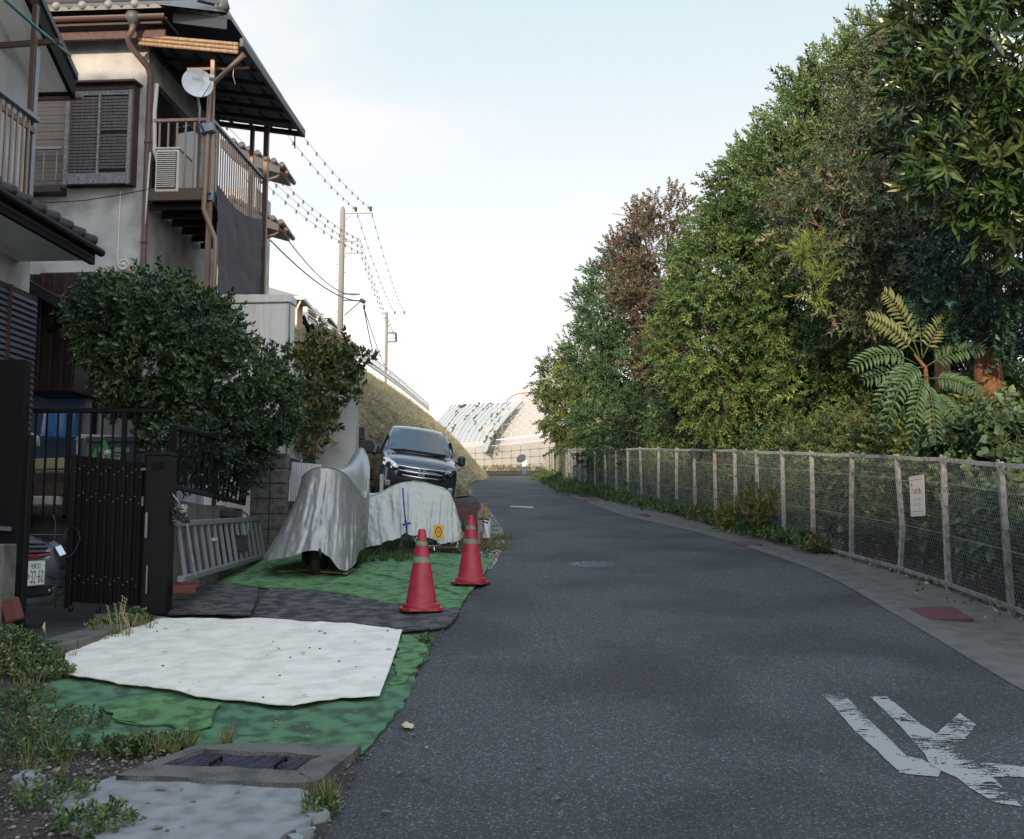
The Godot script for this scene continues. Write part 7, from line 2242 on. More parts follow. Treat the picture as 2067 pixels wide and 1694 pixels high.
func drape(tops: Array, hems: Array, cols: int, rows: int, flare: float, fold: float, freq: float, sd: float) -> SurfaceTool:
	# cloth hanging from a closed line of shoulders to a closed hem, with folds that deepen downward
	var st := new_st(true)
	var mid := Vector3.ZERO
	for p in tops:
		mid += p / tops.size()
	var pt := func(i, j) -> Vector3:
		var t := fposmod(float(i) / cols, 1.0)
		var a := loop_at(tops, t)
		var b := loop_at(hems, t)
		var s: float = float(j) / rows
		var h := pow(s, flare)
		var p := Vector3(lerpf(a.x, b.x, h), lerpf(a.y, b.y, s), lerpf(a.z, b.z, h))
		var out := Vector3(b.x - mid.x, 0, b.z - mid.z).normalized()
		var ang := t * TAU
		var n1 := noise.get_noise_3d(cos(ang) * freq + sd, sin(ang) * freq, s * 0.35)
		var n2 := noise.get_noise_3d(cos(ang) * freq * 2.7 + sd, sin(ang) * freq * 2.7, s * 1.8 + 4.0)
		var n3 := noise.get_noise_3d(p.x * 9.0 + sd, p.y * 9.0, p.z * 9.0)
		var w := sin(clampf(s * 1.3, 0.0, 1.0) * PI * 0.5)
		p += out * fold * (w * ((0.5 - absf(n1) * 1.8) + 0.42 * (0.4 - absf(n2) * 1.5)) + 0.16 * n3 + 0.22 * absf(noise.get_noise_3d(p.x * 3.5, p.y * 5.0 + sd, p.z * 3.5)))
		p.y += fold * 0.5 * s * s * n1
		return p
	grid(st, cols, rows, func(i, j): return pt.call(i, j))
	# the top, between the two shoulders
	var half := cols / 2
	var q := 6
	for i in half:
		for k in q:
			var c: Array = []
			for e in [[i, k], [i + 1, k], [i + 1, k + 1], [i, k + 1]]:
				var u: Vector3 = pt.call(e[0], 0)
				var v: Vector3 = pt.call(cols - e[0], 0)
				var f: float = e[1] / float(q)
				c.append(u.lerp(v, f) + Vector3(0, 0.22 * fold * sin(f * PI), 0))
			quad(st, c[0], c[3], c[2], c[1])
	return st

func wheel(parent: Node3D, centre: Vector3, axis: Vector3, r: float, tyre: float, mat := "rubber", spokes := 0):
	var z := axis.normalized()
	var x := z.cross(Vector3.UP).normalized()
	var b := Basis(x, z, x.cross(z))
	var pts: Array = []
	for p in circle_points(r - tyre, 28):
		pts.append(centre + b * p)
	var w := Node3D.new()
	w.name = "wheel"
	parent.add_child(w, true)
	partw("tyre", tube(pts, tyre, 8), mat, w)
	var rm: Array = []
	for p in circle_points(r - tyre * 2.0, 28):
		rm.append(centre + b * p)
	partw("rim", tube(rm, tyre * 0.35, 6), "chrome", w)
	if spokes:
		var st := new_st()
		for k in spokes:
			var a := TAU * k / spokes
			add_tube(st, [centre, centre + b * (Vector3(cos(a), 0, sin(a)) * (r - tyre * 2))], 0.0015, 3, false)
		partw("spokes", st, "chrome", w).set_meta("kind", "stuff")

func build_covered():
	cone("red traffic cone nearer the camera on the dark rubber mat", Vector3(-0.803, 0.969, -9.763) + Vector3(0, 0.035, 0), 0.2)
	cone("farther red traffic cone on the green carpet's right edge", Vector3(-0.434, 1.145, -11.563) + Vector3(0, 0.025, 0), -0.3)
	# motorcycle under its cover
	var m := thing("covered_motorcycle", "motorcycle hidden under a loose silver cover on the green carpet", "motorcycle", Vector3(-2.257, 1.282, -12.9))
	var tops: Array = [Vector3(-2.432, 2.34, -12.6), Vector3(-2.268, 2.432, -12.35), Vector3(-2.055, 2.443, -12.35), Vector3(-1.919, 2.385, -12.5), Vector3(-1.839, 2.25, -12.75), Vector3(-1.743, 2.128, -13), Vector3(-1.74, 2.502, -13.3), Vector3(-1.812, 2.721, -13.45), Vector3(-1.913, 2.767, -13.55), Vector3(-2.041, 2.603, -13.6), Vector3(-2.093, 2.387, -13.4), Vector3(-2.374, 2.387, -13.1)]
	var hems: Array = [Vector3(-2.742, 1.402, -12.25), Vector3(-2.438, 1.443, -12.05), Vector3(-2.104, 1.509, -12), Vector3(-1.883, 1.297, -12.1), Vector3(-1.793, 1.349, -12.45), Vector3(-1.801, 1.479, -12.9), Vector3(-1.802, 1.618, -13.5), Vector3(-1.83, 1.662, -13.8), Vector3(-1.945, 1.675, -13.95), Vector3(-2.364, 1.694, -14), Vector3(-2.684, 1.662, -13.7), Vector3(-2.826, 1.542, -13)]
	partw("cover", drape(tops, hems, 176, 46, 1.45, 0.055, 2.6, 3.0), "silver_cover", m)
	wheel(m, Vector3(-2.142, 1.416, -12.45), Vector3(1, 0, 0.25), 0.27, 0.055)
	wheel(m, Vector3(-2.094, 1.57, -13.5), Vector3(1, 0, 0.3), 0.27, 0.055)
	partw("engine", box(Vector3(-2.187, 1.514, -12.8), Vector3(0.30, 0.35, 0.7), Basis(Vector3.UP, -0.25), 0.06), "dark_void", m)
	partw("cover_clip", tube([Vector3(-2.095, 1.53, -11.98), Vector3(-2.094, 1.476, -11.98), Vector3(-2.083, 1.428, -11.98)], [0.012, 0.016, 0.010], 6), "rubber", m)
	partw("mirror", box(Vector3(-2.038, 2.571, -13.5), Vector3(0.09, 0.05, 0.03), Basis(Vector3.BACK, 0.5), 0.012), "galvanised", m)
	partw("tie_cord", tube([Vector3(-2.725, 1.386, -12.25), Vector3(-2.719, 1.342, -12.25), Vector3(-2.668, 1.316, -12.2)], 0.004, 4), "galvanised", m)
	solo("cardboard_mat", laid(PackedVector2Array([Vector2(-2.514, -12.646), Vector2(-2.263, -12.772), Vector2(-1.808, -12.646), Vector2(-1.824, -12.152), Vector2(-2.174, -12.274)]), 0.1, 0.055, 0.01, 2.0, 0.01), "plank", "flat brown board under the motorcycle's front wheel", "board")
	solo("dark_rag", laid(ragged(PackedVector2Array([Vector2(-1.996, -12.9), Vector2(-1.853, -13.291), Vector2(-1.758, -13.029), Vector2(-1.831, -12.646)]), 0.06, 0.02), 0.05, 0.066, 0.02, 5.0, 0.01), "black_metal", "dark scrap of sheet beside the motorcycle's front wheel", "rag")
	# bicycle under its cover
	var b := thing("covered_bicycle", "bicycle under a pale grey tarpaulin tied with a blue strap", "bicycle", Vector3(-1.291, 1.53, -15.585))
	var rid: Array = [Vector3(-2.108, 2.34, -14.9), Vector3(-1.958, 2.232, -14.9), Vector3(-1.769, 2.279, -14.9), Vector3(-1.581, 2.387, -14.9), Vector3(-1.378, 2.428, -14.9), Vector3(-1.161, 2.401, -14.9), Vector3(-0.958, 2.333, -14.9), Vector3(-0.849, 2.279, -14.9), Vector3(-0.76, 2.05, -14.9)]
	var hem: Array = [Vector3(-2.127, 1.481, -14.75), Vector3(-1.869, 1.541, -14.5), Vector3(-1.655, 1.606, -14.45), Vector3(-1.491, 1.678, -14.5), Vector3(-1.386, 1.711, -14.5), Vector3(-1.189, 1.678, -14.5), Vector3(-0.992, 1.613, -14.5), Vector3(-0.844, 1.593, -14.55), Vector3(-0.723, 1.64, -14.75)]
	tops = []
	hems = []
	for k in 9:
		tops.append(rid[k] + Vector3(0, 0, 0.05))
		hems.append(hem[k])
	for k in 9:
		tops.append(rid[8 - k] + Vector3(0, -0.01, -0.07))
		hems.append(hem[8 - k] + Vector3(0, 0.03, -0.62 if k > 0 and k < 8 else -0.25))
	partw("cover", drape(tops, hems, 190, 36, 1.1, 0.075, 3.6, 9.0), "pale_cover", b)
	var cen: Vector3 = Vector3(-1.092, 1.827, -14.85)
	wheel(b, cen, Vector3(0.06, 0, 1), 0.315, 0.02, "bag_white", 28)
	wheel(b, cen + Vector3(-0.95, 0.0, 0.02), Vector3(0.06, 0, 1), 0.315, 0.02, "bag_white", 28)
	partw("kick_stand", tube([cen + Vector3(0.02, -0.05, 0.10), Vector3(-1.031, 1.489, -14.6)], 0.010, 6), "chrome", b)
	partw("frame_tube", tube([cen, cen + Vector3(-0.3, 0.32, 0), cen + Vector3(-0.75, 0.36, 0), cen + Vector3(-0.95, 0, 0)], 0.02, 8), "box_brown", b)
	var sp: Array = [Vector3(-1.464, 2.326, -14.62), Vector3(-1.433, 2.121, -14.46), Vector3(-1.412, 1.956, -14.4), Vector3(-1.389, 1.826, -14.38), Vector3(-1.377, 1.684, -14.4)]
	var ss := new_st()
	for k in 4:
		add_bar(ss, sp[k], sp[k + 1], 0.022, 0.006, Vector3.BACK)
	add_bar(ss, Vector3(-1.434, 1.826, -14.37), Vector3(-1.33, 1.852, -14.37), 0.03, 0.02, Vector3.BACK)
	add_bar(ss, Vector3(-1.387, 1.826, -14.36), Vector3(-1.401, 1.891, -14.36), 0.03, 0.02, Vector3.BACK)
	partw("blue_strap", ss, "strap_blue", b)
	partw("hem_cord", tube([Vector3(-0.736, 1.639, -14.6), Vector3(-0.722, 1.58, -14.6), Vector3(-0.742, 1.548, -14.6), Vector3(-0.709, 1.528, -14.6)], 0.007, 5), "ac_white", b)
	# yellow sign pinned on it
	var y := thing("yellow_sign", "small yellow plate with a black ring pinned low on the bicycle's tarpaulin", "sign", Vector3(-0.964, 1.735, -14.35))
	part("plate", box(Vector3.ZERO, Vector3(0.135, 0.185, 0.006), Basis(Vector3.BACK, -0.03), 0.002), "sign_yellow", y)
	var ring := new_st()
	for k in 28:
		var a := TAU * k / 28.0
		var a2 := TAU * (k + 1) / 28.0
		quad(ring, Vector3(cos(a) * 0.044, sin(a) * 0.066, 0.005), Vector3(cos(a) * 0.034, sin(a) * 0.055, 0.005), Vector3(cos(a2) * 0.034, sin(a2) * 0.055, 0.005), Vector3(cos(a2) * 0.044, sin(a2) * 0.066, 0.005))
	part("ring", ring, "print_black", y)
	var mk := new_st()
	for s in [[-0.010, -0.02, -0.010, 0.03], [0.010, -0.03, 0.010, 0.022], [-0.018, 0.008, 0.0, 0.014], [0.0, -0.004, 0.018, 0.004]]:
		add_bar(mk, Vector3(s[0], s[1], 0.005), Vector3(s[2], s[3], 0.005), 0.005, 0.002, Vector3.BACK)
	part("mark", mk, "print_black", y)
	solo("wooden_plank", box(Vector3(-0.987, 1.454, -14.828) + Vector3(0, 0.08, 0), Vector3(0.55, 0.035, 0.20), Basis(Vector3.UP, -0.08), 0.006), "plank", "grey plank under the bicycle's wheel and stand", "plank")
	# planter corner behind the farther cone
	var mb := thing("maroon_board", "dark maroon board standing behind the farther cone", "board", Vector3(-0.624, 1.775, -15.6))
	partw("panel", box(Vector3(-0.625, 1.958, -15.6), Vector3(0.31, 0.42, 0.02), Basis(Vector3.BACK, -0.05), 0.004), "maroon", mb)
	for k in 4:
		partw("stud", box(Vector3(-0.731, 2.063, -15.58) + Vector3(k * 0.03, -k * 0.002, 0), Vector3(0.012, 0.008, 0.006)), "print_grey", mb)
	var pl := thing("timber_frame", "low weathered timber frame between the two cones and the lane", "planter", Vector3(-0.573, 1.634, -15.2))
	partw("plank", bar(Vector3(-0.747, 1.681, -15.1), Vector3(-0.42, 1.702, -15.1), 0.04, 0.10, Vector3.UP, 0.004), "grey_wood", pl)
	partw("plank", bar(Vector3(-0.42, 1.702, -15.1), Vector3(-0.51, 2.026, -17.2), 0.04, 0.10, Vector3.UP, 0.004), "grey_wood", pl)
	partw("stake", box(Vector3(-0.451, 1.802, -15), Vector3(0.04, 0.45, 0.04), Basis.IDENTITY, 0.004), "plank", pl)
	var bp := thing("bamboo_post", "yellow-brown wooden post with a white bag tied to it at the lane's edge", "post", Vector3(-0.395, 1.578, -16.057))
	partw("shaft", tube([Vector3(-0.391, 1.564, -15.898), Vector3(-0.391, 1.564, -15.898) + Vector3(0.005, 0.58, 0)], [0.029, 0.031], 10), "bamboo", bp)
	partw("cap", tube([Vector3(-0.391, 1.564, -15.898) + Vector3(0.005, 0.57, 0), Vector3(-0.391, 1.564, -15.898) + Vector3(0.005, 0.60, 0)], 0.036, 10), "bamboo", bp)
	var bag := new_st(true)
	grid(bag, 18, 8, func(i, j):
		var a: float = TAU * i / 18.0
		var s: float = j / 8.0
		var r := 0.042 + 0.012 * sin(a * 3.0 + s * 5.0) + 0.02 * s
		return Vector3(-0.391, 1.564, -15.898) + Vector3(0.022 + cos(a) * r, 0.36 - s * 0.26, 0.02 + sin(a) * r))
	partw("white_bag", bag, "bag_white", bp)
	partw("rope", tube([Vector3(-0.458, 1.91, -15), Vector3(-0.396, 1.923, -14.95), Vector3(-0.321, 1.903, -14.95), Vector3(-0.335, 1.862, -14.95), Vector3(-0.403, 1.889, -14.95)], 0.012, 6), "cable", bp)
	# spiky plant and grass round the frame
	var g := thing("spiky_plant", "small spiky green plant between the tarpaulin and the maroon board", "plant", Vector3(-0.688, 1.647, -15))
	var st := new_st()
	for k in 26:
		var a := k * 2.4
		add_leaf(st, Transform3D(Basis(Vector3.UP, a) * Basis(Vector3.RIGHT, rng.randf_range(0.3, 1.2)), Vector3(-0.682, 1.755, -15)), rng.randf_range(0.12, 0.24), 0.012, Color(0.05, 0.10, 0.045) * rng.randf_range(0.7, 1.5), false)
	partw("leaves", st, "leaf", g).set_meta("kind", "stuff")
	var blade := new_st()
	for k in 7:
		var a := k * 2.4
		add_leaf(blade, Transform3D(Basis(Vector3.UP, a) * Basis(Vector3.RIGHT, 0.2 + 0.12 * k), Vector3(cos(a), 0, sin(a)) * 0.02), 0.13, 0.010, Color.WHITE)
	var xf: Array = []
	var col: Array = []
	for k in 2600:
		var d := rng.randf_range(13.6, 24.0)
		var x := lerpf(-2.6, road_l(d) - 0.15, rng.randf())
		if d > 16.5 and x > -1.5 + 0.05 * (24.0 - d) and rng.randf() < 0.6:
			continue
		if d < 15.0 and x > -1.2:
			continue
		xf.append(Transform3D(Basis(Vector3.UP, rng.randf() * TAU).scaled(Vector3.ONE * rng.randf_range(0.5, 1.2)), on_land(x, -d)))
		var dry := smoothstep(-1.1, -0.4, x)
		col.append(Color(0.035, 0.062, 0.022).lerp(Color(0.34, 0.26, 0.13), clampf(dry + rng.randf_range(-0.25, 0.25), 0, 1)))
	var o := multi("plot_grass", self, mesh_of(blade), "leaf_soft", xf, col)
	o.name = numbered("plot_grass")
	tag(o, "rough grass under the bicycle and round the timber frame, dry towards the lane", "grass", "", "stuff")

# ---------- cars ----------
func car_shell(stations: Array) -> SurfaceTool:
	# stations: [z, half width low, y low, belt y, half width belt, top y, half width top]
	var st := new_st(true)
	var ring := func(s: Array) -> Array:
		var z: float = s[0]
		var p := [Vector3(0, s[2], z), Vector3(s[1] * 0.86, s[2], z), Vector3(s[1], s[2] + 0.10, z), Vector3(lerpf(s[1], s[4], 0.5) + 0.012, lerpf(s[2], s[3], 0.55), z), Vector3(s[4], s[3], z), Vector3(lerpf(s[4], s[6], 0.55) + 0.015, lerpf(s[3], s[5], 0.55), z), Vector3(s[6] + 0.02, s[5] - 0.05, z), Vector3(s[6] - 0.08, s[5] - 0.005, z), Vector3(s[6] * 0.5, s[5] + 0.02, z), Vector3(0, s[5] + 0.028, z)]
		var out: Array = p.duplicate()
		for k in range(p.size() - 2, 0, -1):
			out.append(Vector3(-p[k].x, p[k].y, p[k].z))
		return out
	var rings: Array = []
	for i in stations.size() - 1:
		for k in 4:
			var t := k / 4.0
			var s: Array = []
			for c in 7:
				var a: float = stations[maxi(i - 1, 0)][c]
				var b: float = stations[i][c]
				var d: float = stations[i + 1][c]
				var e: float = stations[mini(i + 2, stations.size() - 1)][c]
				s.append(cubic_interpolate(b, d, a, e, t) if c > 0 else lerpf(b, d, t))
			rings.append(ring.call(s))
	rings.append(ring.call(stations[-1]))
	var n: int = rings[0].size()
	for i in rings.size() - 1:
		for k in n:
			var j := (k + 1) % n
			quad(st, rings[i][k], rings[i][j], rings[i + 1][j], rings[i + 1][k])
	for e in [0, rings.size() - 1]:
		var c := Vector3.ZERO
		for p in rings[e]:
			c += p / n
		for k in n:
			var j := (k + 1) % n
			if e == 0:
				tri(st, c, rings[e][j], rings[e][k])
			else:
				tri(st, c, rings[e][k], rings[e][j])
	return st

func car_wheel(c: Node3D, at: Vector3):
	var w := Node3D.new()
	w.name = "wheel"
	c.add_child(w, true)
	w.position = at
	var b := Basis(Vector3.BACK, PI / 2)
	var st := new_st(true)
	add_lathe(st, [Vector2(0.20, -0.09), Vector2(0.30, -0.10), Vector2(0.325, -0.07), Vector2(0.325, 0.07), Vector2(0.30, 0.10), Vector2(0.20, 0.09)], 26, Transform3D(b, Vector3.ZERO))
	part("tyre", st, "rubber", w)
	st = new_st(true)
	add_lathe(st, [Vector2(0.0, -0.07), Vector2(0.20, -0.08), Vector2(0.20, 0.08), Vector2(0.0, 0.07)], 20, Transform3D(b, Vector3.ZERO))
	part("rim", st, "alu", w)

func build_cars():
	var c := thing("minivan", "dark blue-grey minivan parked facing the camera at the foot of the bank", "car", Vector3(-2.16, 2.40, -24.6))
	c.basis = Basis(Vector3.UP, 0.20) * Basis(Vector3.BACK, -0.125) * Basis(Vector3.RIGHT, 0.07) * Basis.from_scale(Vector3.ONE * 1.05)
	part("body", car_shell([[0.06, 0.56, 0.36, 0.58, 0.60, 0.74, 0.50], [0.0, 0.70, 0.27, 0.70, 0.71, 0.88, 0.62], [-0.14, 0.80, 0.23, 0.80, 0.79, 0.97, 0.70], [-0.40, 0.84, 0.21, 0.90, 0.83, 1.04, 0.74], [-0.80, 0.85, 0.21, 0.98, 0.845, 1.13, 0.76], [-0.98, 0.85, 0.21, 1.00, 0.845, 1.27, 0.74], [-1.62, 0.85, 0.21, 1.03, 0.845, 1.68, 0.645], [-2.2, 0.85, 0.21, 1.04, 0.845, 1.76, 0.62], [-3.6, 0.85, 0.21, 1.05, 0.845, 1.77, 0.60], [-4.4, 0.84, 0.25, 1.05, 0.83, 1.70, 0.57], [-4.6, 0.78, 0.35, 1.0, 0.76, 1.5, 0.5]]), "car_paint", c)
	# windscreen: curved pane laid over the sloping front
	var ws := new_st(true)
	grid(ws, 12, 8, func(i, j):
		var u: float = i / 12.0 * 2.0 - 1.0
		var v: float = j / 8.0
		var hw := lerpf(0.585, 0.69, v)
		return Vector3(u * hw, lerpf(1.665, 1.175, v) + 0.030 * (1.0 - u * u) + 0.004, lerpf(-1.54, -0.78, v) - 0.16 * u * u + 0.04))
	part("windscreen", ws, "windscreen", c)
	var dash := mesh_of(box(Vector3(0, 1.165, -0.72), Vector3(1.30, 0.03, 0.06), Basis.IDENTITY, 0.01))
	part("cowl", dash, "rubber", c)
	part("wiper", bar(Vector3(-0.42, 1.20, -0.745), Vector3(0.25, 1.185, -0.715), 0.02, 0.02), "rubber", c)
	part("wiper", bar(Vector3(0.12, 1.185, -0.72), Vector3(0.60, 1.20, -0.77), 0.02, 0.02), "rubber", c)
	for s in [-1.0, 1.0]:
		part("roof_pillar", tube([Vector3(s * 0.72, 1.14, -0.90), Vector3(s * 0.665, 1.42, -1.29), Vector3(s * 0.60, 1.70, -1.70)], 0.030, 8), "car_paint", c)
		var hl := Node3D.new()
		hl.name = "headlight"
		c.add_child(hl, true)
		hl.transform = Transform3D(Basis(Vector3.UP, s * 0.62), Vector3(s * 0.645, 0.845, 0.015))
		var poly := PackedVector2Array([Vector2(s * -0.20, -0.09), Vector2(s * -0.10, -0.10), Vector2(s * 0.05, -0.09), Vector2(s * 0.20, -0.05), Vector2(s * 0.235, 0.10), Vector2(s * 0.17, 0.11), Vector2(s * 0.0, 0.06), Vector2(s * -0.12, 0.0)])
		part("lens", prism(poly, 0.05, Transform3D(Basis(Vector3.RIGHT, -0.35), Vector3(0, 0, -0.02))), "lamp_glass", hl)
		for k in 2:
			var lm := new_st(true)
			add_lathe(lm, [Vector2(0.0, 0.045), Vector2(0.03, 0.04), Vector2(0.05, 0.015), Vector2(0.062, 0.02), Vector2(0.066, 0.0)], 18, Transform3D(Basis(Vector3.RIGHT, PI / 2 - 0.2), Vector3(s * (0.06 - 0.13 * k), -0.03 - 0.02 * k, 0.035)))
			part("lamp", lm, "rubber" if k == 0 else "chrome", hl)
		part("turn_lamp", box(Vector3(s * 0.19, 0.06, 0.04), Vector3(0.05, 0.05, 0.02), Basis.IDENTITY, 0.008), "lamp_red", hl)
		var mr := Node3D.new()
		mr.name = "door_mirror"
		c.add_child(mr, true)
		mr.position = Vector3(s * 0.98, 1.12, -1.0)
		part("housing", box(Vector3.ZERO, Vector3(0.17, 0.24, 0.13), Basis(Vector3.BACK, s * 0.15), 0.05), "car_paint", mr)
		part("arm", box(Vector3(-s * 0.10, -0.06, 0), Vector3(0.12, 0.05, 0.06), Basis.IDENTITY, 0.01), "rubber", mr)
		part("fog_lamp", box(Vector3(s * 0.68, 0.42, 0.02), Vector3(0.13, 0.13, 0.05), Basis(Vector3.UP, s * 0.6), 0.03), "lamp_glass", c)
		part("side_window", box(Vector3(s * 0.792, 1.32, -2.6), Vector3(0.02, 0.42, 2.6), Basis(Vector3.BACK, s * 0.30)), "windscreen", c)
		car_wheel(c, Vector3(s * 0.76, 0.30, -0.85))
		car_wheel(c, Vector3(s * 0.76, 0.30, -3.6))
	part("grille_backing", box(Vector3(0, 0.715, 0.035), Vector3(1.02, 0.24, 0.06), Basis(Vector3.RIGHT, -0.3), 0.02), "dark_void", c)
	for k in 3:
		var y: float = [0.81, 0.715, 0.62][k]
		var hw: float = [0.60, 0.55, 0.46][k]
		var zz: float = [0.065, 0.095, 0.115][k]
		part("grille_bar", tube([Vector3(-hw, y + 0.03, zz - 0.11), Vector3(-hw * 0.82, y + 0.005, zz - 0.02), Vector3(0, y, zz + 0.015), Vector3(hw * 0.82, y + 0.005, zz - 0.02), Vector3(hw, y + 0.03, zz - 0.11)], [0.014, 0.024, 0.026, 0.024, 0.014], 8), "chrome", c)
	var em := Node3D.new()
	em.name = "emblem"
	c.add_child(em, true)
	em.position = Vector3(0, 0.74, 0.125)
	for s in [-1.0, 1.0]:
		part("upright", bar(Vector3(s * 0.030, -0.055, 0.012), Vector3(s * 0.046, 0.055, 0.012), 0.018, 0.012, Vector3.BACK), "chrome", em)
		part("border", bar(Vector3(s * 0.062, -0.07, 0.008), Vector3(s * 0.078, 0.07, 0.008), 0.010, 0.012, Vector3.BACK), "chrome", em)
		part("border", bar(Vector3(-0.07 if s > 0 else -0.062, s * 0.072, 0.008), Vector3(0.07 if s > 0 else 0.062, s * 0.072, 0.008), 0.010, 0.012, Vector3.BACK), "chrome", em)
	part("crossbar", bar(Vector3(-0.035, -0.004, 0.012), Vector3(0.035, -0.004, 0.012), 0.018, 0.012, Vector3.BACK), "chrome", em)
	part("plate_panel", box(Vector3(0, 0.46, 0.10), Vector3(0.33, 0.165, 0.01), Basis.IDENTITY, 0.003), "plate_white", c)
	part("air_intake", box(Vector3(0, 0.36, 0.055), Vector3(0.9, 0.13, 0.05), Basis.IDENTITY, 0.02), "dark_void", c)
	var bo := thing("bollard_stake", "short grey metal stake standing in front of the minivan's left corner", "stake", Vector3(-2.63, 2.54, -22))
	partw("shaft", box(Vector3(-2.63, 2.76, -22), Vector3(0.075, 0.42, 0.05), Basis.IDENTITY, 0.006), "zinc", bo)

	# the silver car whose nose shows in the yard
	c = thing("silver_car", "silver-blue saloon whose nose pokes out between the gate jamb and the folding gate", "car", Vector3(-3.90, 0.90, -8.78), PI / 2)
	part("body", car_shell([[0.05, 0.50, 0.30, 0.46, 0.54, 0.58, 0.48], [0.0, 0.68, 0.20, 0.54, 0.70, 0.68, 0.60], [-0.14, 0.80, 0.17, 0.60, 0.79, 0.74, 0.68], [-0.45, 0.86, 0.17, 0.66, 0.85, 0.82, 0.72], [-1.15, 0.87, 0.17, 0.78, 0.86, 0.95, 0.74], [-1.35, 0.87, 0.17, 0.80, 0.86, 1.04, 0.70], [-2.0, 0.87, 0.17, 0.84, 0.86, 1.40, 0.58], [-2.6, 0.87, 0.17, 0.85, 0.86, 1.43, 0.56], [-3.4, 0.87, 0.17, 0.86, 0.86, 1.38, 0.55], [-4.2, 0.86, 0.2, 0.86, 0.84, 1.0, 0.62], [-4.5, 0.80, 0.3, 0.7, 0.78, 0.85, 0.6]]), "silver_paint", c)
	var pm := StandardMaterial3D.new()
	pm.resource_name = "number_plate_print"
	pm.albedo_texture = number_plate()
	pm.roughness = 0.5
	M["number_plate_print"] = pm
	var np := Node3D.new()
	np.name = "number_plate"
	c.add_child(np, true)
	np.position = Vector3(0.02, 0.455, 0.085)
	part("plate", box(Vector3.ZERO, Vector3(0.335, 0.195, 0.008), Basis.IDENTITY, 0.002), "plate_white", np)
	var qm := QuadMesh.new()
	qm.size = Vector2(0.33, 0.19)
	part("print", qm, "number_plate_print", np, Transform3D(Basis.IDENTITY, Vector3(0, 0, 0.0065)))
	part("lower_grille", box(Vector3(0, 0.31, 0.03), Vector3(0.9, 0.10, 0.06), Basis.IDENTITY, 0.02), "dark_void", c)
	for k in 3:
		part("grille_bar", box(Vector3(0.02, 0.615 + k * 0.035, 0.055 - k * 0.02), Vector3(0.62, 0.014, 0.03), Basis.IDENTITY, 0.005), "chrome", c)
	for s in [-1.0, 1.0]:
		part("headlight", prism(PackedVector2Array([Vector2(-0.16, -0.06), Vector2(0.10, -0.05), Vector2(0.12, 0.06), Vector2(-0.10, 0.02)]) if s > 0 else PackedVector2Array([Vector2(0.16, -0.06), Vector2(-0.10, -0.05), Vector2(-0.12, 0.06), Vector2(0.10, 0.02)]), 0.05, Transform3D(Basis(Vector3.UP, s * 0.6) * Basis(Vector3.RIGHT, -0.4), Vector3(s * 0.60, 0.64, -0.02))), "lamp_glass", c)
		part("bumper_trim", tube([Vector3(s * 0.35, 0.30, 0.05), Vector3(s * 0.62, 0.33, 0.0), Vector3(s * 0.80, 0.40, -0.16)], 0.02, 6), "silver_paint", c)
		car_wheel(c, Vector3(s * 0.77, 0.30, -0.85))
		car_wheel(c, Vector3(s * 0.77, 0.30, -3.5))
	part("red_trim", tube([Vector3(-0.30, 0.60, 0.06), Vector3(0.0, 0.59, 0.085), Vector3(0.35, 0.605, 0.055)], 0.014, 6), "lamp_red", c)
	part("washer_jet", box(Vector3(0.55, 0.80, -0.30), Vector3(0.03, 0.03, 0.04), Basis.IDENTITY, 0.01), "chrome", c)
	part("windscreen", box(Vector3(0, 1.20, -1.62), Vector3(1.22, 0.02, 0.68), Basis(Vector3.RIGHT, 0.50), 0.005), "windscreen", c)

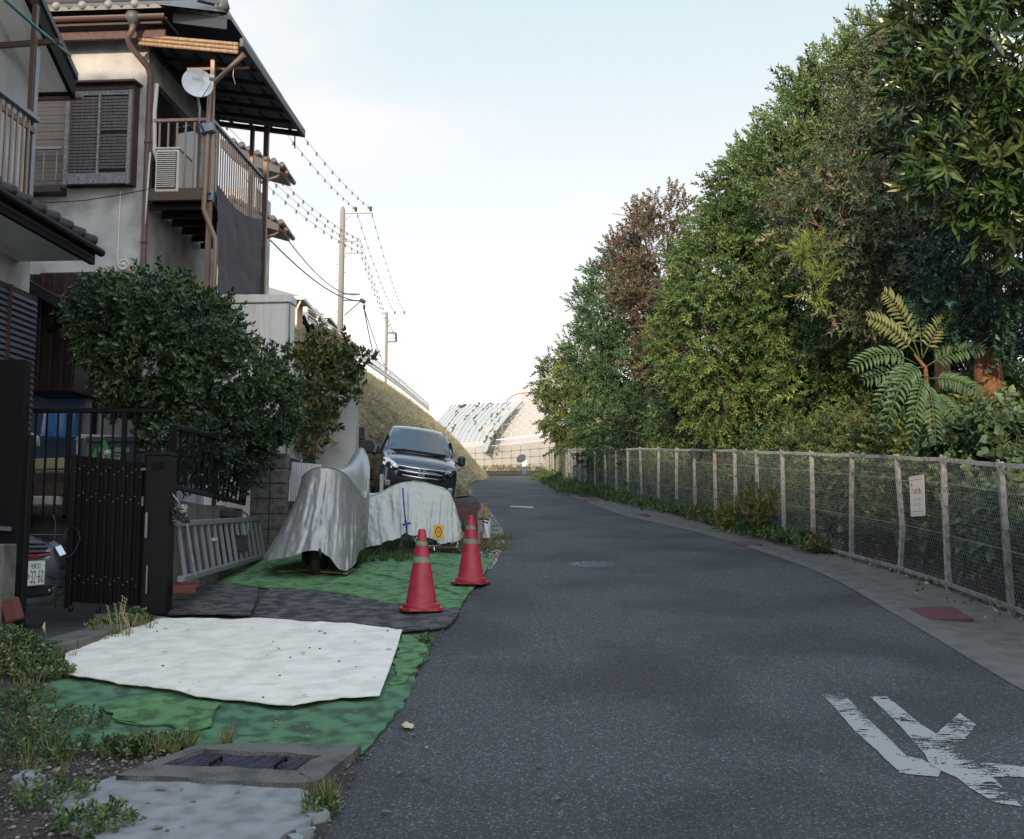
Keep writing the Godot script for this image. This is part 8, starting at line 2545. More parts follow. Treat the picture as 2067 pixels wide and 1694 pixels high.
func number_plate() -> ImageTexture:
	var im := Image.create(528, 304, false, Image.FORMAT_RGB8)
	im.fill(Color(0.87, 0.88, 0.86))
	var ink := Color(0.10, 0.16, 0.17)
	for r in [Rect2i(4, 4, 520, 4), Rect2i(4, 296, 520, 4), Rect2i(4, 4, 4, 296), Rect2i(520, 4, 4, 296)]:
		im.fill_rect(r, Color(0.6, 0.62, 0.6))
	# class line: two characters and the class number
	pen(im, strokes_of("5,28 45,28;25,8 25,95;25,32 5,62;25,32 45,58;55,15 92,15 92,92 55,92 55,15;55,40 92,40;55,66 92,66"), Vector2(110, 24), Vector2(72, 72), 7, ink)
	pen(im, strokes_of("5,28 35,28;20,8 20,95;20,32 5,60;42,18 95,18;55,8 55,28;80,8 80,28;45,34 90,34 90,58 45,58 45,34;45,46 90,46;38,70 98,70;68,60 66,76 40,96;68,72 96,96"), Vector2(190, 24), Vector2(72, 72), 7, ink)
	pen(im, strokes_of("10,15 50,6 85,20 80,42 45,48 85,55 88,82 50,96 10,86"), Vector2(280, 26), Vector2(40, 70), 8, ink)
	pen(im, strokes_of("50,5 85,25 88,75 50,96 14,75 14,25 50,5"), Vector2(330, 26), Vector2(40, 70), 8, ink)
	pen(im, strokes_of("30,22 55,6 55,96"), Vector2(378, 26), Vector2(36, 70), 8, ink)
	im.fill_rect(Rect2i(52, 44, 20, 20), Color(0.45, 0.46, 0.45))
	im.fill_rect(Rect2i(456, 44, 20, 20), Color(0.45, 0.46, 0.45))
	# the kana and the four digits
	pen(im, strokes_of("8,45 40,32 75,30 88,45 78,62 60,62;50,8 58,26;22,25 45,95"), Vector2(24, 160), Vector2(60, 70), 9, ink)
	pen(im, strokes_of("8,14 45,2 88,16 84,40 42,47 86,55 92,82 48,99 6,86"), Vector2(112, 118), Vector2(64, 158), 15, ink)
	pen(im, strokes_of("8,22 42,2 86,14 86,38 8,98 94,98"), Vector2(196, 118), Vector2(64, 158), 15, ink)
	im.fill_rect(Rect2i(284, 190, 32, 16), ink)
	pen(im, strokes_of("82,8 48,2 14,38 10,76 46,99 88,80 84,58 48,46 12,66"), Vector2(338, 118), Vector2(64, 158), 15, ink)
	pen(im, strokes_of("50,2 86,22 90,78 50,99 12,78 12,22 50,2"), Vector2(424, 118), Vector2(64, 158), 15, ink)
	return ImageTexture.create_from_image(im)

# ---------- up the hill: guard rail, houses, poles, wires ----------
func build_hillside():
	var g := thing("guard_rail", "white roadside guard rail with pipe rails along the top of the bank", "guard rail", Vector3(-6.5, rail_y(45), -45))
	var ds: Array[float] = []
	var d := 33.7
	while d < 99.0:
		ds.append(d)
		d += 2.3
	var at := func(q: float, up: float) -> Vector3:
		var x := rail_x(q)
		if q > 84.0:
			x -= (q - 84.0) * 0.12
		return Vector3(x, rail_y(q) + up, -q)
	for i in ds.size():
		partw("post", box(at.call(ds[i], 0.48), Vector3(0.15, 1.06, 0.15), Basis.IDENTITY, 0.015), "white_paint", g)
		if i == ds.size() - 1:
			break
		var wb := new_st()
		# folded beam
		var a: Vector3 = at.call(ds[i], 0.0)
		var b: Vector3 = at.call(ds[i + 1], 0.0)
		var prof := [Vector2(0.09, 0.70), Vector2(0.13, 0.66), Vector2(0.09, 0.58), Vector2(0.09, 0.54), Vector2(0.13, 0.46), Vector2(0.09, 0.40)]
		for k in 5:
			quad(wb, a + Vector3(prof[k].x, prof[k].y, 0), b + Vector3(prof[k].x, prof[k].y, 0), b + Vector3(prof[k + 1].x, prof[k + 1].y, 0), a + Vector3(prof[k + 1].x, prof[k + 1].y, 0))
		partw("beam", wb, "white_paint", g)
		for y in [0.10, 0.82, 0.92, 1.0]:
			partw("pipe", tube([a + Vector3(0.03, y, 0), b + Vector3(0.03, y, 0)], 0.022, 5), "white_paint" if y != 0.92 else "galvanised", g)
	# houses beyond the upper lane
	var hs := [
		["orange_house", "salmon orange house with a grey hipped roof above the white shed", Vector3(-11.26, 12.47, -52), Vector3(4.4, 5.0, 6.0), "plaster_orange"],
		["small_house", "small orange house half hidden behind the first hillside house", Vector3(-12.25, 14.27, -62), Vector3(3.6, 4.2, 5.0), "plaster_orange"],
		["far_house", "farthest hillside house with a brown wall, left of the tall utility pole", Vector3(-13.35, 15.97, -72), Vector3(3.4, 3.6, 5.0), "bark_pale"]]
	for k in 3:
		var q: Array = hs[k]
		var t := thing(q[0], q[1], "house", q[2])
		var s: Vector3 = q[3]
		var roof_v: Vector3 = [Vector3(-9.76, 12.9, -50), Vector3(-11.09, 14.59, -60), Vector3(-11.96, 16.2, -70)][k]
		var c := Vector3(roof_v.x - s.x * 0.5 - 0.35, roof_v.y - s.y * 0.5, roof_v.z - s.z * 0.5)
		partw("wall", box(c, s, Basis.IDENTITY), q[4], t)
		var rf := new_st()
		var e := 0.45
		var p := [c + Vector3(-s.x * 0.5 - e, s.y * 0.5, s.z * 0.5 + e), c + Vector3(s.x * 0.5 + e, s.y * 0.5, s.z * 0.5 + e), c + Vector3(s.x * 0.5 + e, s.y * 0.5, -s.z * 0.5 - e), c + Vector3(-s.x * 0.5 - e, s.y * 0.5, -s.z * 0.5 - e)]
		var r0 := c + Vector3(-0.4, s.y * 0.5 + 1.25, s.z * 0.5 - 1.7)
		var r1 := c + Vector3(-0.4, s.y * 0.5 + 1.25, -s.z * 0.5 + 1.7)
		tri(rf, p[0], r0, p[1])
		quad(rf, p[1], r0, r1, p[2])
		tri(rf, p[2], r1, p[3])
		quad(rf, p[3], r1, r0, p[0])
		quad(rf, p[0], p[1], p[2], p[3])
		partw("roof", rf, "roof_grey", t)
		partw("eave_board", box(c + Vector3(0, s.y * 0.5 - 0.05, s.z * 0.5 + e), Vector3(s.x + 2 * e, 0.14, 0.08)), "panel_white", t)
		partw("eave_board", box(c + Vector3(s.x * 0.5 + e, s.y * 0.5 - 0.05, 0), Vector3(0.08, 0.14, s.z + 2 * e)), "panel_white", t)
		partw("down_pipe", tube([c + Vector3(s.x * 0.5 + 0.3, s.y * 0.5 - 0.1, s.z * 0.5 + 0.3), c + Vector3(s.x * 0.5 + 0.06, s.y * 0.5 - 0.5, s.z * 0.5 + 0.06), c + Vector3(s.x * 0.5 + 0.06, -s.y * 0.5, s.z * 0.5 + 0.06)], 0.05, 6), "panel_white", t)
		var wn := Node3D.new()
		wn.name = "window"
		t.add_child(wn, true)
		wn.global_position = c + Vector3(s.x * 0.28, -0.6, s.z * 0.5 + 0.02)
		part("frame", box(Vector3.ZERO, Vector3(0.9, 1.1, 0.06)), "panel_white", wn)
		part("pane", box(Vector3(0, 0, 0.032), Vector3(0.78, 0.98, 0.01)), "windscreen", wn)
	var fw := thing("slat_fence", "short brown slat fence behind the guard rail beside the utility pole", "fence", Vector3(-8.62, 12.25, -56))
	for k in 6:
		partw("slat", box(Vector3(-9.44, 12.15, -56) + Vector3(k * 0.16, -0.09 * k, 0), Vector3(0.12, 0.8, 0.04)), "bark", fw)
	var bx := thing("dark_barrel", "small dark object lying behind the guard rail", "barrel", Vector3(-6.79, 10.81, -70))
	partw("drum", tube([Vector3(-6.88, 10.75, -70), Vector3(-6.62, 10.65, -70)], 0.19, 10), "slat_blue", bx)
	# hump of dry grass above the shed
	var mound := thing("grass_mound", "rounded hump of dry grass at the near end of the guard rail", "mound", Vector3(-5.62, 6.92, -31))
	var st := new_st(true)
	grid(st, 16, 8, func(i, j):
		var a: float = TAU * i / 16.0
		var f: float = j / 8.0
		var r := 1.45 * sin(f * PI * 0.5)
		return Vector3(-5.91, 6.79, -32) + Vector3(cos(a) * r * 0.8, 1.05 * cos(f * PI * 0.5) + 0.1 * noise.get_noise_2d(cos(a) * f * 3.0, sin(a) * f * 3.0), sin(a) * r))
	partw("mound", st, "dry_grass_soil", mound)
	var tuft := new_st()
	for k in 7:
		var a := k * 2.4
		add_leaf(tuft, Transform3D(Basis(Vector3.UP, a) * Basis(Vector3.RIGHT, 0.2 + 0.12 * k), Vector3.ZERO), 0.2, 0.016, Color.WHITE)
	var xf: Array = []
	var col: Array = []
	for k in 1500:
		var a := rng.randf() * TAU
		var f := rng.randf()
		var r := 1.45 * sin(f * PI * 0.5)
		xf.append(Transform3D(Basis(Vector3.UP, a).scaled(Vector3.ONE * rng.randf_range(0.5, 1.2)), Vector3(-5.91, 6.79, -32) + Vector3(cos(a) * r * 0.8, 1.05 * cos(f * PI * 0.5), sin(a) * r)))
		col.append(Color(0.40, 0.28, 0.14).lerp(Color(0.10, 0.14, 0.05), rng.randf() * smoothstep(0.3, 1.0, f)))
	multi("grass", mound, mesh_of(tuft), "leaf_soft", xf, col).set_meta("kind", "stuff")

	build_poles()

func utility_pole(label: String, foot: Vector3, top_y: float, r: float) -> Node3D:
	var t := thing("utility_pole", label, "utility pole", foot, 0.0, "utility poles along the upper lane")
	partw("shaft", tube([foot, Vector3(foot.x + 0.05, top_y, foot.z), Vector3(foot.x + 0.05, top_y + 0.2, foot.z)], [r * 1.25, r, r * 0.4], 10), "pole_concrete", t)
	var st := new_st()
	var y := foot.y + 1.8
	var k := 0
	while y < top_y - 0.6:
		var s := -1.0 if k % 2 else 1.0
		add_tube(st, [Vector3(foot.x + s * r, y, foot.z), Vector3(foot.x + s * (r + 0.16), y, foot.z)], 0.012, 4)
		y += 0.45
		k += 1
	partw("step_bolts", st, "cable_far", t).set_meta("kind", "stuff")
	return t

func insulator(t: Node3D, p: Vector3):
	var st := new_st(true)
	add_lathe(st, [Vector2(0, 0), Vector2(0.05, 0.02), Vector2(0.09, 0.10), Vector2(0.06, 0.14), Vector2(0.09, 0.22), Vector2(0.05, 0.28), Vector2(0, 0.30)], 10)
	partw("insulator", st, "cable", t, Transform3D(Basis.IDENTITY, p))

func wire(label: String, group: String, pts: Array, sag: float, r: float, beads: int):
	var t := thing("power_line", label, "wire", pts[0], 0.0, group)
	var path: Array = []
	for i in pts.size() - 1:
		var n := 18
		for k in n + (1 if i == pts.size() - 2 else 0):
			var f := k / float(n)
			path.append(pts[i].lerp(pts[i + 1], f) - Vector3(0, sag * 4.0 * f * (1.0 - f), 0))
	partw("wire", tube(path, r, 4, false), "cable_far", t)
	if beads > 0:
		var st := new_st()
		for i in pts.size() - 1:
			var n := beads
			for k in n:
				var f := (k + 0.5) / n
				var p: Vector3 = pts[i].lerp(pts[i + 1], f) - Vector3(0, sag * 4.0 * f * (1.0 - f), 0)
				add_box(st, p - Vector3(0, 0.05, 0), Vector3(0.065, 0.14, 0.065))
		partw("spacers", st, "cable_far", t).set_meta("kind", "stuff")

func build_poles():
	var a0: Vector3 = Vector3(-9.63, 11.89, -60)
	var a := utility_pole("nearer tall concrete utility pole standing behind the guard rail", a0 - Vector3(0, 1.5, 0), Vector3(-9.58, 20.31, -60).y, 0.14)
	var b0: Vector3 = Vector3(-12.67, 17.62, -108)
	var b := utility_pole("farther utility pole down the upper lane, right of the tall one", b0 - Vector3(0, 6.0, 0), Vector3(-12.66, 24.53, -108).y, 0.14)
	var c := utility_pole("utility pole of which only the top shows above the house's roof ridge", Vector3(Vector3(-9.52, 16.03, -28).x, 9.0, -28), Vector3(-9.56, 17.02, -28).y, 0.11)
	# cross-arms
	partw("cross_arm", bar(Vector3(-9.69, 20.13, -60), Vector3(-7.89, 20.16, -60), 0.09, 0.09), "galvanised", a)
	partw("arm_stay", bar(Vector3(-9.46, 19.7, -60), Vector3(-9.02, 20.07, -60), 0.04, 0.04), "galvanised", a)
	partw("bracket", bar(Vector3(-9.55, 18.52, -60), Vector3(-8.57, 18.52, -60), 0.08, 0.08), "galvanised", a)
	partw("bracket", bar(Vector3(-9.54, 17.83, -60), Vector3(-8.56, 17.83, -60), 0.08, 0.08), "galvanised", a)
	partw("bracket", bar(Vector3(-8.6, 18.52, -60), Vector3(-8.59, 17.83, -60), 0.06, 0.06, Vector3.RIGHT), "galvanised", a)
	partw("service_arm", bar(Vector3(-9.55, 15.47, -60), Vector3(-8.55, 15.44, -60), 0.07, 0.07), "cable_far", a)
	partw("service_arm", bar(Vector3(-9.55, 15.1, -60), Vector3(-8.49, 15.07, -60), 0.07, 0.07), "cable_far", a)
	partw("service_stay", bar(Vector3(-9.39, 14.23, -60), Vector3(-8.49, 15.05, -60), 0.05, 0.05), "cable_far", a)
	partw("splice_box", box(Vector3(-8.38, 15.05, -60), Vector3(0.35, 0.22, 0.2), Basis(Vector3.BACK, -0.5), 0.06), "cable", a)
	partw("hanging_box", box(Vector3(-8.29, 14.71, -60), Vector3(0.13, 0.30, 0.13), Basis.IDENTITY, 0.05), "cable", a)
	for p in [Vector3(-8.85, 20.19, -60), Vector3(-8.01, 20.22, -60)]:
		insulator(a, p)
	partw("cross_arm", bar(Vector3(-12.66, 24.48, -108), Vector3(-10.81, 24.48, -108), 0.09, 0.09), "galvanised", b)
	partw("bracket", bar(Vector3(-12.64, 22.55, -108), Vector3(-11.74, 22.55, -108), 0.12, 0.12), "cable_far", b)
	partw("bracket", bar(Vector3(-12.62, 21.64, -108), Vector3(-11.73, 21.64, -108), 0.12, 0.12), "cable_far", b)
	partw("bracket", bar(Vector3(-11.69, 22.55, -108), Vector3(-11.63, 21.64, -108), 0.2, 0.2, Vector3.RIGHT), "cable", b)
	for p in [Vector3(-11.81, 24.48, -108), Vector3(-10.86, 24.48, -108)]:
		insulator(b, p)
	partw("cross_arm", bar(Vector3(-9.66, 16.13, -28), Vector3(-8.27, 16.13, -28), 0.08, 0.07), "white_paint", c)
	partw("arm_stay", bar(Vector3(-9.41, 15.83, -28), Vector3(-9.12, 16.11, -28), 0.03, 0.03), "galvanised", c)
	for k in 3:
		partw("pole_band", tube([Vector3(c.position.x + 0.05, Vector3(-9.52, 16.03, -28).y + k * 0.1, -28), Vector3(c.position.x + 0.05, Vector3(-9.52, 16.03, -28).y + 0.03 + k * 0.1, -28)], 0.135, 10), "galvanised", c)
	# lines
	var top0: Vector3 = Vector3(-8.69, 16.25, -28)
	var top1: Vector3 = Vector3(-8.32, 16.25, -28)
	wire("upper beaded power line, right of the pair at the pole top", "beaded power lines", [top1, Vector3(-8.01, 20.39, -60), Vector3(-10.87, 24.63, -108)], 0.55, 0.010, 17)
	wire("upper beaded power line, left of the pair at the pole top", "beaded power lines", [top0, Vector3(-8.85, 20.36, -60), Vector3(-11.81, 24.63, -108)], 0.55, 0.010, 17)
	var lo: Array = [Vector3(-8.4, 13.52, -28), Vector3(-8.77, 13.59, -28), Vector3(-8.92, 13.38, -28)]
	var hi: Array = [Vector3(-8.57, 18.58, -60), Vector3(-8.57, 18.21, -60), Vector3(-8.56, 17.86, -60)]
	var fa: Array = [Vector3(-11.74, 22.55, -108), Vector3(-11.68, 22.15, -108), Vector3(-11.63, 21.74, -108)]
	for k in 3:
		wire(["highest of the three lower beaded lines", "middle one of the three lower beaded lines", "lowest of the three lower beaded lines"][k], "beaded power lines", [lo[k], hi[k], fa[k]], 0.5, 0.010, 16)
	wire("upper thick service cable crossing from the house to the tall pole", "service cables", [Vector3(-6.51, 10.45, -26), Vector3(-8.55, 15.44, -60)], 0.9, 0.022, 0)
	wire("lower thick service cable crossing from the house to the tall pole", "service cables", [Vector3(-6.61, 9.69, -26), Vector3(-8.43, 15.07, -60)], 0.6, 0.028, 0)
	wire("left slack cable dropping from the tall pole's splice box past the far pole", "drop cables", [Vector3(-8.29, 14.65, -60), Vector3(-10.3, 15.19, -85)], 0.8, 0.030, 0)
	wire("right slack cable dropping from the tall pole's splice box past the far pole", "drop cables", [Vector3(-8.29, 14.65, -60), Vector3(-10.28, 15.57, -90)], 0.3, 0.025, 0)
	wire("thin stay between the two visible poles", "drop cables", [Vector3(-8.67, 13.78, -64), Vector3(-12.72, 21.14, -108)], 0.6, 0.012, 0)

# ---------- the far end: pale retaining wall and ribbed shelter ----------
func wall_at(t: float, up: float, back: float) -> Vector3:
	# t runs from the left end (0) to the right end (1); the wall bends towards the viewer
	var x := lerpf(-13.5, 9.5, t)
	var d := lerpf(121.0, 99.0, t * t * 0.75 + t * 0.25)
	return Vector3(x, up, -d - back)

func build_far_wall():
	var w := thing("retaining_wall", "pale curved retaining wall of anchored panels closing the end of the lane", "wall", wall_at(0.6, 8.4, 0))
	var cols := 24
	var base := func(t: float) -> float: return hill(lerpf(121.0, 99.0, t * t * 0.75 + t * 0.25)) - 0.35
	var place := func(nm: String, t0: float, t1: float, y0a: float, y0b: float, y1: float, back: float, lean: float, mat: String):
		var st := new_st()
		var g := 0.018
		var a: Vector3 = wall_at(t0, y0a + g, back)
		var b: Vector3 = wall_at(t1, y0b + g, back)
		var c: Vector3 = wall_at(t1, y1 - g, back + lean)
		var d: Vector3 = wall_at(t0, y1 - g, back + lean)
		var dx := (b - a).normalized() * g
		a += dx
		d += dx
		b -= dx
		c -= dx
		var o := Vector3(0, 0, -0.25)
		quad(st, a, d, c, b)
		quad(st, d, d + o, c + o, c)
		quad(st, a + o, d + o, d, a)
		quad(st, b, c, c + o, b + o)
		partw(nm, st, mat, w)
	for i in cols:
		var t0 := i / float(cols)
		var t1 := (i + 1) / float(cols)
		var rows := 5
		for r in rows:
			var f0 := r / 5.0
			var f1 := (r + 1) / 5.0
			var ba: float = base.call(t0)
			var bb: float = base.call(t1)
			var y1 := lerpf((ba + bb) * 0.5, 11.75, f1)
			place.call("panel", t0, t1, lerpf(ba, 11.75, f0), lerpf(bb, 11.75, f0), y1, 0.1 * r, 0.08, "retaining")
			if r > 0:
				var p: Vector3 = wall_at(t0, lerpf(ba, 11.75, f0), 0.1 * r - 0.06)
				partw("anchor", box(p, Vector3(0.18, 0.09, 0.12), Basis.IDENTITY, 0.02), "anchor", w)
	# backing, the pale ledge, then the upper stepped rows
	var bk := new_st()
	grid(bk, 24, 1, func(i, j): return wall_at(i / 24.0, 18.5 - 11.0 * j, 3.4 if j == 0 else 0.7) if false else wall_at(i / 24.0, 11.6 - 4.5 * j, 0.75))
	partw("backing", bk, "concrete", w)
	var lg := new_st()
	grid(lg, 24, 1, func(i, j): return wall_at(i / 24.0, 11.76 + (0.55 if j == 0 else 0.0), 0.7 if j == 0 else 0.45))
	grid(lg, 24, 1, func(i, j): return wall_at(i / 24.0, 12.31, 2.2 if j == 0 else 0.7))
	partw("ledge", lg, "retaining_pale", w)
	var starts := [11, 11, 13, 13, 14, 15, 16, 17, 18]
	for r in 9:
		for i in range(starts[r], cols):
			var t0 := i / float(cols)
			var t1 := (i + 1) / float(cols)
			var y0 := 12.35 + r * 0.78 + (i - 11) * 0.03
			place.call("panel", t0, t1, y0, y0 + 0.03, y0 + 0.80, 1.0 + r * 0.3, 0.25, "retaining_pale")
			if r > 0 and i > starts[r]:
				partw("anchor", box(wall_at(t0, y0, 0.95 + r * 0.3), Vector3(0.20, 0.08, 0.1), Basis.IDENTITY, 0.02), "anchor", w)
	# a kerb of earth and weeds at its foot
	var kb := new_st(true)
	grid(kb, 20, 2, func(i, j):
		var t: float = 0.35 + 0.65 * i / 20.0
		return wall_at(t, base.call(t) + 0.35 + (0.45 if j < 2 else 0.0) + 0.08 * noise.get_noise_1d(i * 2.0), -0.1 - 0.8 * j))
	struct("earth_verge", kb, "leaf_litter")
	# ribbed shelter: bent ribs with translucent sheets
	var s := thing("ribbed_shelter", "translucent noise barrier of bent steel ribs overgrown with vines, left of the pale wall", "barrier", Vector3(-5.12, 12.76, -120))
	var foot := func(k: float) -> Vector3: return Vector3(-2.55, 11.74, -113).lerp(Vector3(-12.22, 16.82, -156), k / 15.0)
	var bend := func(k: float, f: float) -> Vector3:
		var p: Vector3 = foot.call(k)
		return p + Vector3(3.7 * pow(f, 1.35), -0.9 + 5.3 * pow(f, 0.86), 0.6 * f)
	for k in 16:
		var ps: Array = []
		for i in 10:
			ps.append(bend.call(k, i / 9.0))
		partw("rib", tube(ps, 0.085, 5), "rib_grey", s)
		if k < 15:
			var sh := new_st(true)
			grid(sh, 1, 9, func(i, j): return bend.call(k + i, (9 - j) / 9.0 * 0.90) + Vector3(-0.05, 0, 0))
			partw("sheet", sh, "frosted", s)
	for f in [0.35, 0.62]:
		var ps: Array = []
		for k in 16:
			ps.append(bend.call(k, f) + Vector3(0.05, 0, 0.08))
		partw("purlin", tube(ps, 0.05, 4), "rib_grey", s)
	var oval := sprig(sprig_places(9, 0.3, 1.2, false, 61), 0.22, 0.16, 0.0, false, 0.3, 4)
	var pts: Array = []
	for v in [[1, 0.1, 0.75], [2, 0.55, 0.9], [3, 0.3, 0.7], [5, 0.2, 0.95], [6, 0.6, 0.95], [8, 0.5, 0.98], [9, 0.1, 0.5], [11, 0.3, 0.8], [12, 0.75, 0.98], [0, 0.0, 0.5]]:
		for k in 26:
			var p: Vector3 = bend.call(v[0] + rng.randfn() * 0.12, lerpf(v[1], v[2], rng.randf()))
			pts.append([p + Vector3(0.1, 0, 0.2), Vector3(0.5, 0.2, 0.8), rng.randf_range(-0.3, 0.3)])
	multi("vine", s, oval, "leaf", leaf_frames(pts, 0.7, 1.3, 0.5, -0.3), tints(pts, [Color(0.05, 0.08, 0.04), Color(0.09, 0.13, 0.05), Color(0.15, 0.18, 0.06)])).set_meta("kind", "stuff")
	solo("rust_arc", tube([Vector3(-0.73, 17.86, -128), Vector3(-0.44, 18.45, -128), Vector3(0.26, 18.98, -128), Vector3(1.26, 19.22, -128), Vector3(2.73, 19.28, -128)], 0.09, 6), "rust_arc", "thin rust red arched pipe above the pale wall", "pipe")

	# weeds at the foot of the wall
	var gp: Array = []
	for k in 260:
		var t := 0.45 + 0.35 * rng.randf()
		gp.append([wall_at(t, base.call(t) + 0.7 + rng.randf() * 0.35, -1.0 - rng.randf() * 0.6), Vector3(0, 0.8, 0.6), rng.randf_range(-0.3, 0.3)])
	var o := multi("wall_weeds", self, sprig(sprig_places(7, 0.25, 0.6, false, 62), 0.28, 0.05, 0.0, false, 0.3, 4), "leaf_soft", leaf_frames(gp, 0.6, 1.2, 0.2, 0.9), tints(gp, [Color(0.10, 0.13, 0.05), Color(0.18, 0.18, 0.07), Color(0.26, 0.22, 0.10)]))
	o.name = numbered("wall_weeds")
	tag(o, "dry weeds along the foot of the pale wall", "weeds", "", "stuff")

# ---------- the walker ----------
func body_net(bones: Array, lo: Vector3, hi: Vector3, cell: float, blend: float) -> SurfaceTool:
	# distance to tapered capsules, joined smoothly, meshed as surface nets
	var n := Vector3i(((hi - lo) / cell).ceil()) + Vector3i.ONE
	var val := PackedFloat32Array()
	val.resize(n.x * n.y * n.z)
	val.fill(1.0)
	for b in bones:
		var a: Vector3 = b[0]
		var c: Vector3 = b[1]
		var ra: float = b[2]
		var rb: float = b[3]
		var sq: Vector3 = b[4] if b.size() > 4 else Vector3.ONE
		var pad := Vector3.ONE * (maxf(ra, rb) * 1.6 + blend)
		var i0 := Vector3i(((a.min(c) - pad - lo) / cell).floor()).clamp(Vector3i.ZERO, n - Vector3i.ONE)
		var i1 := Vector3i(((a.max(c) + pad - lo) / cell).ceil()).clamp(Vector3i.ZERO, n - Vector3i.ONE)
		var ac := c - a
		var l2 := maxf(ac.length_squared(), 1e-8)
		for z in range(i0.z, i1.z + 1):
			for y in range(i0.y, i1.y + 1):
				for x in range(i0.x, i1.x + 1):
					var p := lo + Vector3(x, y, z) * cell
					var t := clampf((p - a).dot(ac) / l2, 0.0, 1.0)
					var d := ((p - a - ac * t) * sq).length() - lerpf(ra, rb, t)
					var k := (z * n.y + y) * n.x + x
					var h := clampf(0.5 + 0.5 * (val[k] - d) / blend, 0.0, 1.0)
					val[k] = lerpf(val[k], d, h) - blend * h * (1.0 - h)
	var st := new_st(true)
	var vert := {}
	var cell_at := func(x: int, y: int, z: int) -> Vector3:
		var key := (z * n.y + y) * n.x + x
		if vert.has(key):
			return vert[key]
		var s := Vector3.ZERO
		var m := 0
		for e in [[0, 1], [2, 3], [4, 5], [6, 7], [0, 2], [1, 3], [4, 6], [5, 7], [0, 4], [1, 5], [2, 6], [3, 7]]:
			var u := Vector3i(x + (e[0] & 1), y + ((e[0] >> 1) & 1), z + (e[0] >> 2))
			var v := Vector3i(x + (e[1] & 1), y + ((e[1] >> 1) & 1), z + (e[1] >> 2))
			var du := val[(u.z * n.y + u.y) * n.x + u.x]
			var dv := val[(v.z * n.y + v.y) * n.x + v.x]
			if (du < 0.0) != (dv < 0.0):
				s += Vector3(u).lerp(Vector3(v), du / (du - dv))
				m += 1
		vert[key] = lo + s / maxf(m, 1) * cell
		return vert[key]
	for z in range(1, n.z - 1):
		for y in range(1, n.y - 1):
			for x in range(1, n.x - 1):
				var k := (z * n.y + y) * n.x + x
				var inn := val[k] < 0.0
				for ax in 3:
					var q: int = k + [1, n.x, n.x * n.y][ax]
					if inn != (val[q] < 0.0):
						var c: Array
						if ax == 0:
							c = [cell_at.call(x, y - 1, z - 1), cell_at.call(x, y, z - 1), cell_at.call(x, y, z), cell_at.call(x, y - 1, z)]
						elif ax == 1:
							c = [cell_at.call(x - 1, y, z - 1), cell_at.call(x - 1, y, z), cell_at.call(x, y, z), cell_at.call(x, y, z - 1)]
						else:
							c = [cell_at.call(x - 1, y - 1, z), cell_at.call(x, y - 1, z), cell_at.call(x, y, z), cell_at.call(x - 1, y, z)]
						if inn:
							c.reverse()
						quad(st, c[0], c[1], c[2], c[3])
	return st

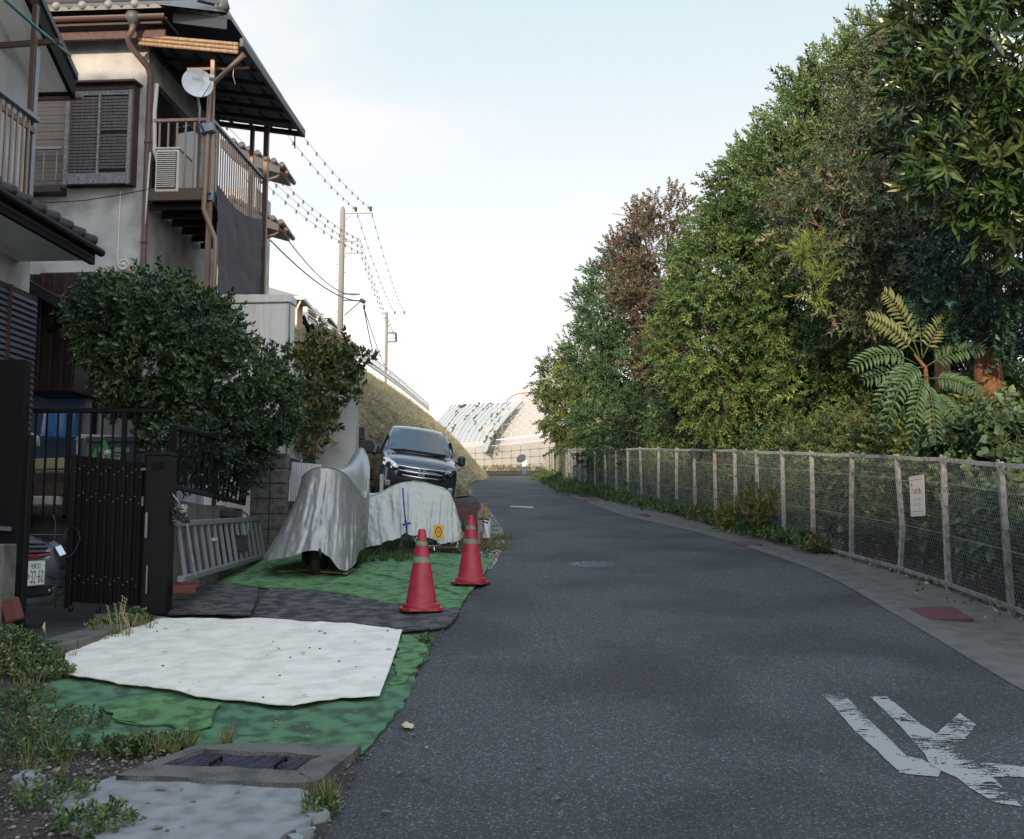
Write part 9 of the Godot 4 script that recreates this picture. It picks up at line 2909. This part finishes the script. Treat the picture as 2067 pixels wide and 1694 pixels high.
func build_walker():
	var foot := Vector3(1.17, hill(103.0) + 0.004, -103.0)
	var p := thing("person", "person in a pale shirt and blue jeans walking away with a dark umbrella", "person", foot)
	# joints, facing away from the viewer (-z); left leg forward
	var hip := Vector3(0, 0.90, 0)
	var chest := Vector3(0, 1.30, -0.02)
	var neck := Vector3(0, 1.46, -0.03)
	var bones: Array = [
		[Vector3(-0.06, 0.93, 0), Vector3(0.06, 0.93, 0), 0.13, 0.13], [hip, chest, 0.125, 0.15, Vector3(0.82, 1, 1.1)], [Vector3(-0.13, 1.38, -0.02), Vector3(0.13, 1.38, -0.02), 0.075, 0.075], [chest, neck, 0.10, 0.055], [neck, Vector3(0, 1.53, -0.05), 0.052, 0.055], [Vector3(0, 1.57, -0.06), Vector3(0, 1.63, -0.055), 0.085, 0.095], [Vector3(0, 1.58, -0.15), Vector3(0, 1.565, -0.165), 0.018, 0.012],
		[Vector3(-0.085, 0.88, 0), Vector3(-0.10, 0.49, -0.12), 0.085, 0.058], [Vector3(-0.10, 0.49, -0.12), Vector3(-0.10, 0.10, -0.06), 0.056, 0.038], [Vector3(-0.10, 0.05, -0.03), Vector3(-0.105, 0.035, -0.20), 0.042, 0.030],
		[Vector3(0.085, 0.88, 0), Vector3(0.10, 0.48, 0.02), 0.085, 0.058], [Vector3(0.10, 0.48, 0.02), Vector3(0.105, 0.12, 0.20), 0.056, 0.038], [Vector3(0.105, 0.09, 0.20), Vector3(0.11, 0.03, 0.07), 0.042, 0.030],
		[Vector3(-0.19, 1.38, -0.02), Vector3(-0.24, 1.12, -0.02), 0.052, 0.042], [Vector3(-0.24, 1.12, -0.02), Vector3(-0.16, 1.22, -0.22), 0.040, 0.030], [Vector3(-0.16, 1.22, -0.22), Vector3(-0.15, 1.27, -0.26), 0.036, 0.032],
		[Vector3(0.19, 1.38, -0.02), Vector3(0.26, 1.10, 0.04), 0.052, 0.042], [Vector3(0.26, 1.10, 0.04), Vector3(0.33, 0.88, -0.02), 0.040, 0.028], [Vector3(0.33, 0.88, -0.02), Vector3(0.35, 0.80, -0.03), 0.034, 0.024]]
	part("body", body_net(bones, Vector3(-0.5, -0.06, -0.45), Vector3(0.55, 1.85, 0.45), 0.022, 0.05), "skin", p)
	var shirt: Array = [[Vector3(-0.07, 0.95, 0), Vector3(0.07, 0.95, 0), 0.15, 0.15], [hip, chest, 0.145, 0.165, Vector3(0.82, 1, 1.1)], [Vector3(-0.15, 1.38, -0.02), Vector3(0.15, 1.38, -0.02), 0.09, 0.09], [Vector3(-0.19, 1.38, -0.02), Vector3(-0.24, 1.12, -0.02), 0.068, 0.06], [Vector3(-0.24, 1.12, -0.02), Vector3(-0.19, 1.18, -0.16), 0.056, 0.048], [Vector3(0.19, 1.38, -0.02), Vector3(0.26, 1.10, 0.04), 0.068, 0.06], [Vector3(0.26, 1.10, 0.04), Vector3(0.31, 0.94, 0.0), 0.056, 0.046]]
	part("shirt", body_net(shirt, Vector3(-0.5, 0.6, -0.4), Vector3(0.55, 1.6, 0.4), 0.025, 0.05), "cloth_shirt", p)
	var jeans: Array = [[Vector3(-0.07, 0.86, 0), Vector3(0.07, 0.86, 0), 0.125, 0.125], [Vector3(-0.085, 0.86, 0), Vector3(-0.10, 0.49, -0.12), 0.10, 0.075], [Vector3(-0.10, 0.49, -0.12), Vector3(-0.10, 0.12, -0.06), 0.073, 0.060], [Vector3(0.085, 0.86, 0), Vector3(0.10, 0.48, 0.02), 0.10, 0.075], [Vector3(0.10, 0.48, 0.02), Vector3(0.105, 0.16, 0.18), 0.073, 0.060]]
	part("jeans", body_net(jeans, Vector3(-0.4, 0.0, -0.4), Vector3(0.4, 1.1, 0.4), 0.022, 0.035), "denim", p)
	part("hair", body_net([[Vector3(0, 1.61, -0.045), Vector3(0, 1.645, -0.04), 0.10, 0.10], [Vector3(0, 1.58, 0.02), Vector3(0, 1.52, 0.03), 0.075, 0.06]], Vector3(-0.25, 1.3, -0.3), Vector3(0.25, 1.85, 0.25), 0.02, 0.03), "hair", p)
	for s in [[Vector3(-0.10, 0.05, -0.02), Vector3(-0.105, 0.04, -0.20)], [Vector3(0.105, 0.10, 0.21), Vector3(0.11, 0.035, 0.08)]]:
		part("shoe", body_net([[s[0], s[1], 0.056, 0.044]], Vector3(-0.3, -0.1, -0.4), Vector3(0.3, 0.25, 0.4), 0.018, 0.03), "shoe", p)
	# the umbrella, tipped back over the left shoulder
	var u := thing("umbrella", "dark navy open umbrella tipped over the walker's left shoulder", "umbrella", foot + Vector3(-0.15, 1.27, -0.26))
	var axis := Vector3(-0.42, 0.55, 0.62).normalized()
	var hub := Vector3(-0.15, 0.36, 0.18)
	var x := axis.cross(Vector3.BACK).normalized()
	var b := Basis(x, axis, x.cross(axis))
	var st := new_st()
	var rib := new_st()
	for k in 8:
		for j in 6:
			var f := [j / 6.0, (j + 1) / 6.0]
			var c: Array = []
			for e in [[k, f[0]], [k, f[1]], [k + 1, f[1]], [k + 1, f[0]]]:
				var a: float = TAU * e[0] / 8.0
				c.append(hub + b * Vector3(cos(a) * 0.52 * sin(e[1] * 1.35), 0.36 * cos(e[1] * 1.35) - 0.08, sin(a) * 0.52 * sin(e[1] * 1.35)))
			quad(st, c[0], c[1], c[2], c[3])
		var a := TAU * k / 8.0
		add_tube(rib, [hub + b * Vector3(0, 0.26, 0), hub + b * Vector3(cos(a) * 0.32, 0.18, sin(a) * 0.32), hub + b * Vector3(cos(a) * 0.50, -0.02, sin(a) * 0.50)], 0.004, 4, false)
	part("canopy", st, "umbrella_navy", u)
	part("ribs", rib, "cable", u).set_meta("kind", "stuff")
	part("shaft", tube([Vector3(0, -0.10, 0), Vector3(-0.01, 0.02, 0.0), hub + b * Vector3(0, 0.34, 0)], 0.008, 6), "cable", u)

func _ready():
	setup()
	make_materials()
	build_ground()
	build_bank()
	build_main_house()
	build_near_house()
	build_yard()
	build_hillside()
	build_far_wall()
	build_fence()
	build_road_marks()
	build_wood()
	build_sapling()
	build_undergrowth()
	build_garden()
	build_cars()
	build_covered()
	build_walker()
	build_verge()
